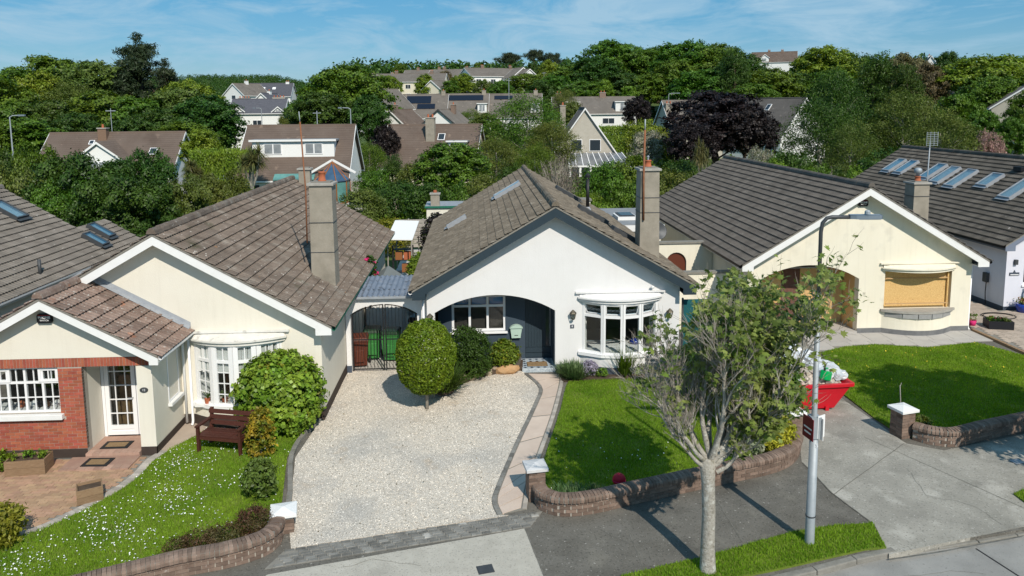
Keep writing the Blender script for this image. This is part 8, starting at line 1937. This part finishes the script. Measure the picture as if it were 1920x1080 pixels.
# shrubs and hedges in the back gardens
for px, top, D, w, key, mat, lab in ((150, 284, 42, 190, 'bigbush0', L_dark, 'huge rounded dark green bush behind the far-left roof'), (262, 276, 45, 150, 'bigbush1', L_dark, 'tall rounded bush in front of the brown roofed bungalow'), (120, 330, 40, 130, 'bigbush1', L_mid, 'lower green bush above the two small roof windows'), (225, 325, 39, 190, 'bigbush0', L_dark, 'dark green bush between the far-left roof and the cream house ridge'), (345, 325, 42, 100, 'bigbush0', L_olive, 'grey-green bush behind the cream house ridge'), (420, 318, 46, 110, 'bigbush1', L_olive, 'olive green bush with soft crown before the white garage'), (480, 345, 42, 70, 'shrub0', L_mid, 'small green bush beside the second cream house chimney'), (35, 295, 46, 110, 'shrub2', L_olive, 'brownish olive bush at the far left'), (55, 262, 52, 90, 'shrub3', L_mid, 'feathery dark bush below the far left street lamp'), (-10, 270, 50, 90, 'shrub1', L_dark, 'dark bush at the left edge'), (95, 300, 44, 40, 'shrub0', L_lime, 'yellow shrub at the left corner of the brown roof'),
                                     (680, 350, 52, 90, 'shrub1', L_olive, 'olive bush below the grey board fence'), (740, 335, 56, 100, 'shrub2', L_dark, 'dark bush behind the pale trellis fence'), (800, 340, 52, 90, 'shrub3', L_dark, 'shady bush behind the rendered chimney'), (700, 310, 60, 70, 'shrub0', L_mid, 'green bush right of the timber conservatory'), (770, 300, 62, 60, 'shrub1', L_olive, 'loose bush before the cream wall of the steep roofed house'), (870, 335, 50, 80, 'shrub2', L_mid, 'green bush left of the white bungalow ridge'), (910, 320, 50, 90, 'shrub1', L_olive, 'olive bush behind the left slope of the white bungalow'), (955, 300, 55, 80, 'shrub0', L_dark, 'dark bush behind the ridge end of the white bungalow'),
                                     (1130, 300, 52, 90, 'shrub3', L_mid, 'green bush with climbing stems right of the bare twigs'), (1185, 285, 58, 110, 'shrub1', L_mid, 'leafy bush behind the rusty aerial pole'), (1170, 330, 50, 90, 'shrub2', L_mid, 'bush of white flowers behind the cream pillar'), (1260, 310, 52, 110, 'shrub0', L_olive, 'olive hedge bush right of the white bungalow chimney'), (1310, 320, 50, 70, 'shrub3', L_olive, 'olive bush left of the boarded-up house ridge'), (1120, 372, 45, 70, 'shrub2', L_bright, 'bright green shrub before the cream pillar'), (1100, 350, 47, 60, 'shrub0', L_bright, 'light green shrub behind the black flue pipe'), (1160, 395, 41, 50, 'shrub1', L_bright, 'small bright shrub beside the tiled lean-to'), (1215, 240, 92, 80, 'shrub1', L_blossom, 'white blossom tree behind the chimney of the white bungalow'), (1205, 222, 104, 90, 'shrub3', L_bright, 'bright apple tree behind the white blossom'), (1245, 230, 100, 40, 'shrub0', L_lime, 'yellow flowering shrub beside the stone house'),
                                     (1450, 290, 54, 90, 'shrub2', L_bright, 'light green shrub behind the boarded-up house ridge'), (1520, 300, 52, 90, 'shrub0', L_mid, 'green shrub behind the middle of the boarded-up house roof'), (1575, 318, 50, 80, 'shrub1', L_olive, 'olive shrub between the two dark roofs'), (1610, 308, 50, 60, 'shrub3', L_bright, 'bright leafy shrub left of the lilac house roof'), (1480, 275, 62, 90, 'shrub1', L_dark, 'dark shrub under the wide feathery tree'), (1660, 265, 60, 120, 'shrub2', L_dark, 'dark green bush under the feathery trees'), (1270, 290, 62, 110, 'shrub2', L_dark, 'dark bush in the shade of the copper beech'), (1420, 268, 66, 60, 'shrub0', L_blossom, 'white flowering bush before the white gable')):
    far_tree(px, top, D, w, key, mat, lab, name='garden_bush')
far_tree(1048, 295, 52, 90, 'twiggy', L_dry, 'bare grey twiggy bush behind the ridge of the white bungalow', name='bare_bush')
for px, top, D, w, mat, lab in ((420, 284, 64, 120, L_bright, 'clipped bright green hedge left of the cabbage palm'), (1175, 238, 112, 110, L_bright, 'clipped green hedge below the white house with twin dormers'), (1245, 262, 92, 60, L_bright, 'clipped bright hedge beside the white blossom')):
    x, z = ray_at(px, D, top); plant('hedge', 'hedge', x, D, zt(x, D), w / FOC * D, max(1.2, z - zt(x, D)), mat, lab, 'hedge', rz=0, d=1.2)
bush('yellow_flowers', [(0, 0, .4, 1.4, .6, .4)], 1600, .14, L_lime, 'yellow flowers at the back of the boarded-up house', 'flowers', .1, (ray_at(1530, 47, 345)[0], 47, 2.2), seed=60)
# garden greenery filling the ground between the houses (nobody could count it)
rg = np.random.default_rng(200); n = 1500
gx, gy = rg.uniform(-60, 75, n), rg.uniform(46, 150, n)
ok = np.ones(n, bool)
for h in [o for o in bpy.data.objects if o.get('category') in ('house', 'conservatory', 'garage')]:
    ok &= np.hypot(gx - h.location.x, gy - h.location.y) > 8.5
ok &= ~((gx > -6) & (gx < 0) & (gy < 52)) & (np.abs(gx - 2.5) + np.maximum(0, 40 - gy) * 9 > -1)
gx, gy = gx[ok], gy[ok]; m_ = len(gx)
gh = rg.uniform(.5, 1.9, m_) * np.clip(gy / 70, .7, 1.4); gw = rg.uniform(.8, 2.0, m_)
per = 46; d_ = unit(m_ * per, rg); d_[:, 2] = np.abs(d_[:, 2])
zb = np.array([zt(a, b) for a, b in zip(gx, gy)])
P = np.stack([np.repeat(gx, per), np.repeat(gy, per), np.repeat(zb, per)], 1) + d_ * np.stack([np.repeat(gw, per), np.repeat(gw, per), np.repeat(gh, per)], 1) * (.85 + .25 * rg.random(m_ * per))[:, None]
tag(inst('garden_undergrowth', leaves(P, d_, .42, L_mid, 'garden_undergrowth', .6, .8, rg), None), 'mixed green undergrowth filling the back gardens', 'undergrowth', kind='stuff')
# distant woodland on the ridges
n = 4600; D = rg.uniform(185, 420, n); az = rg.uniform(-.75, .8, n); D[:3000] = rg.uniform(430, 1350, 3000); az[:3000] = rg.uniform(-.42, -.12, 3000)
X = az * D; keep = np.ones(n, bool)
for h in [o for o in bpy.data.objects if o.get('category') == 'house' and o.location.y > 120]:
    ha = h.location.x / h.location.y; keep &= ~((np.abs(az - ha) < (9 / h.location.y)) & (D < h.location.y + 6)) & (np.hypot(X - h.location.x, D - h.location.y) > 12)
keep &= ~((az > -.17) & (az < .1) & (D < 330)); keep &= ~((az > .155) & (az < .2) & (D < 260)); keep &= ~((az < -.22) & (az > -.36) & (D < 420))
X, D = X[keep], D[keep]; m_ = len(X); zb = np.array([zt(a, b) for a, b in zip(X, D)])
per = 70; d_ = unit(m_ * per, rg); d_[:, 2] = np.abs(d_[:, 2]) * 1.0
r_ = np.repeat(rg.uniform(3, 5.5, m_), per); hh = np.repeat(rg.uniform(5, 9.5, m_), per)
P = np.stack([np.repeat(X, per), np.repeat(D, per), np.repeat(zb, per)], 1) + d_ * np.stack([r_, r_, hh], 1) * (.82 + .3 * rg.random(m_ * per))[:, None]
tag(inst('distant_woodland', leaves(P, d_, 1.5, L_dark, 'distant_woodland', .7, .8, rg), None), 'far woodland covering the ridges behind the houses', 'woodland', kind='stuff')
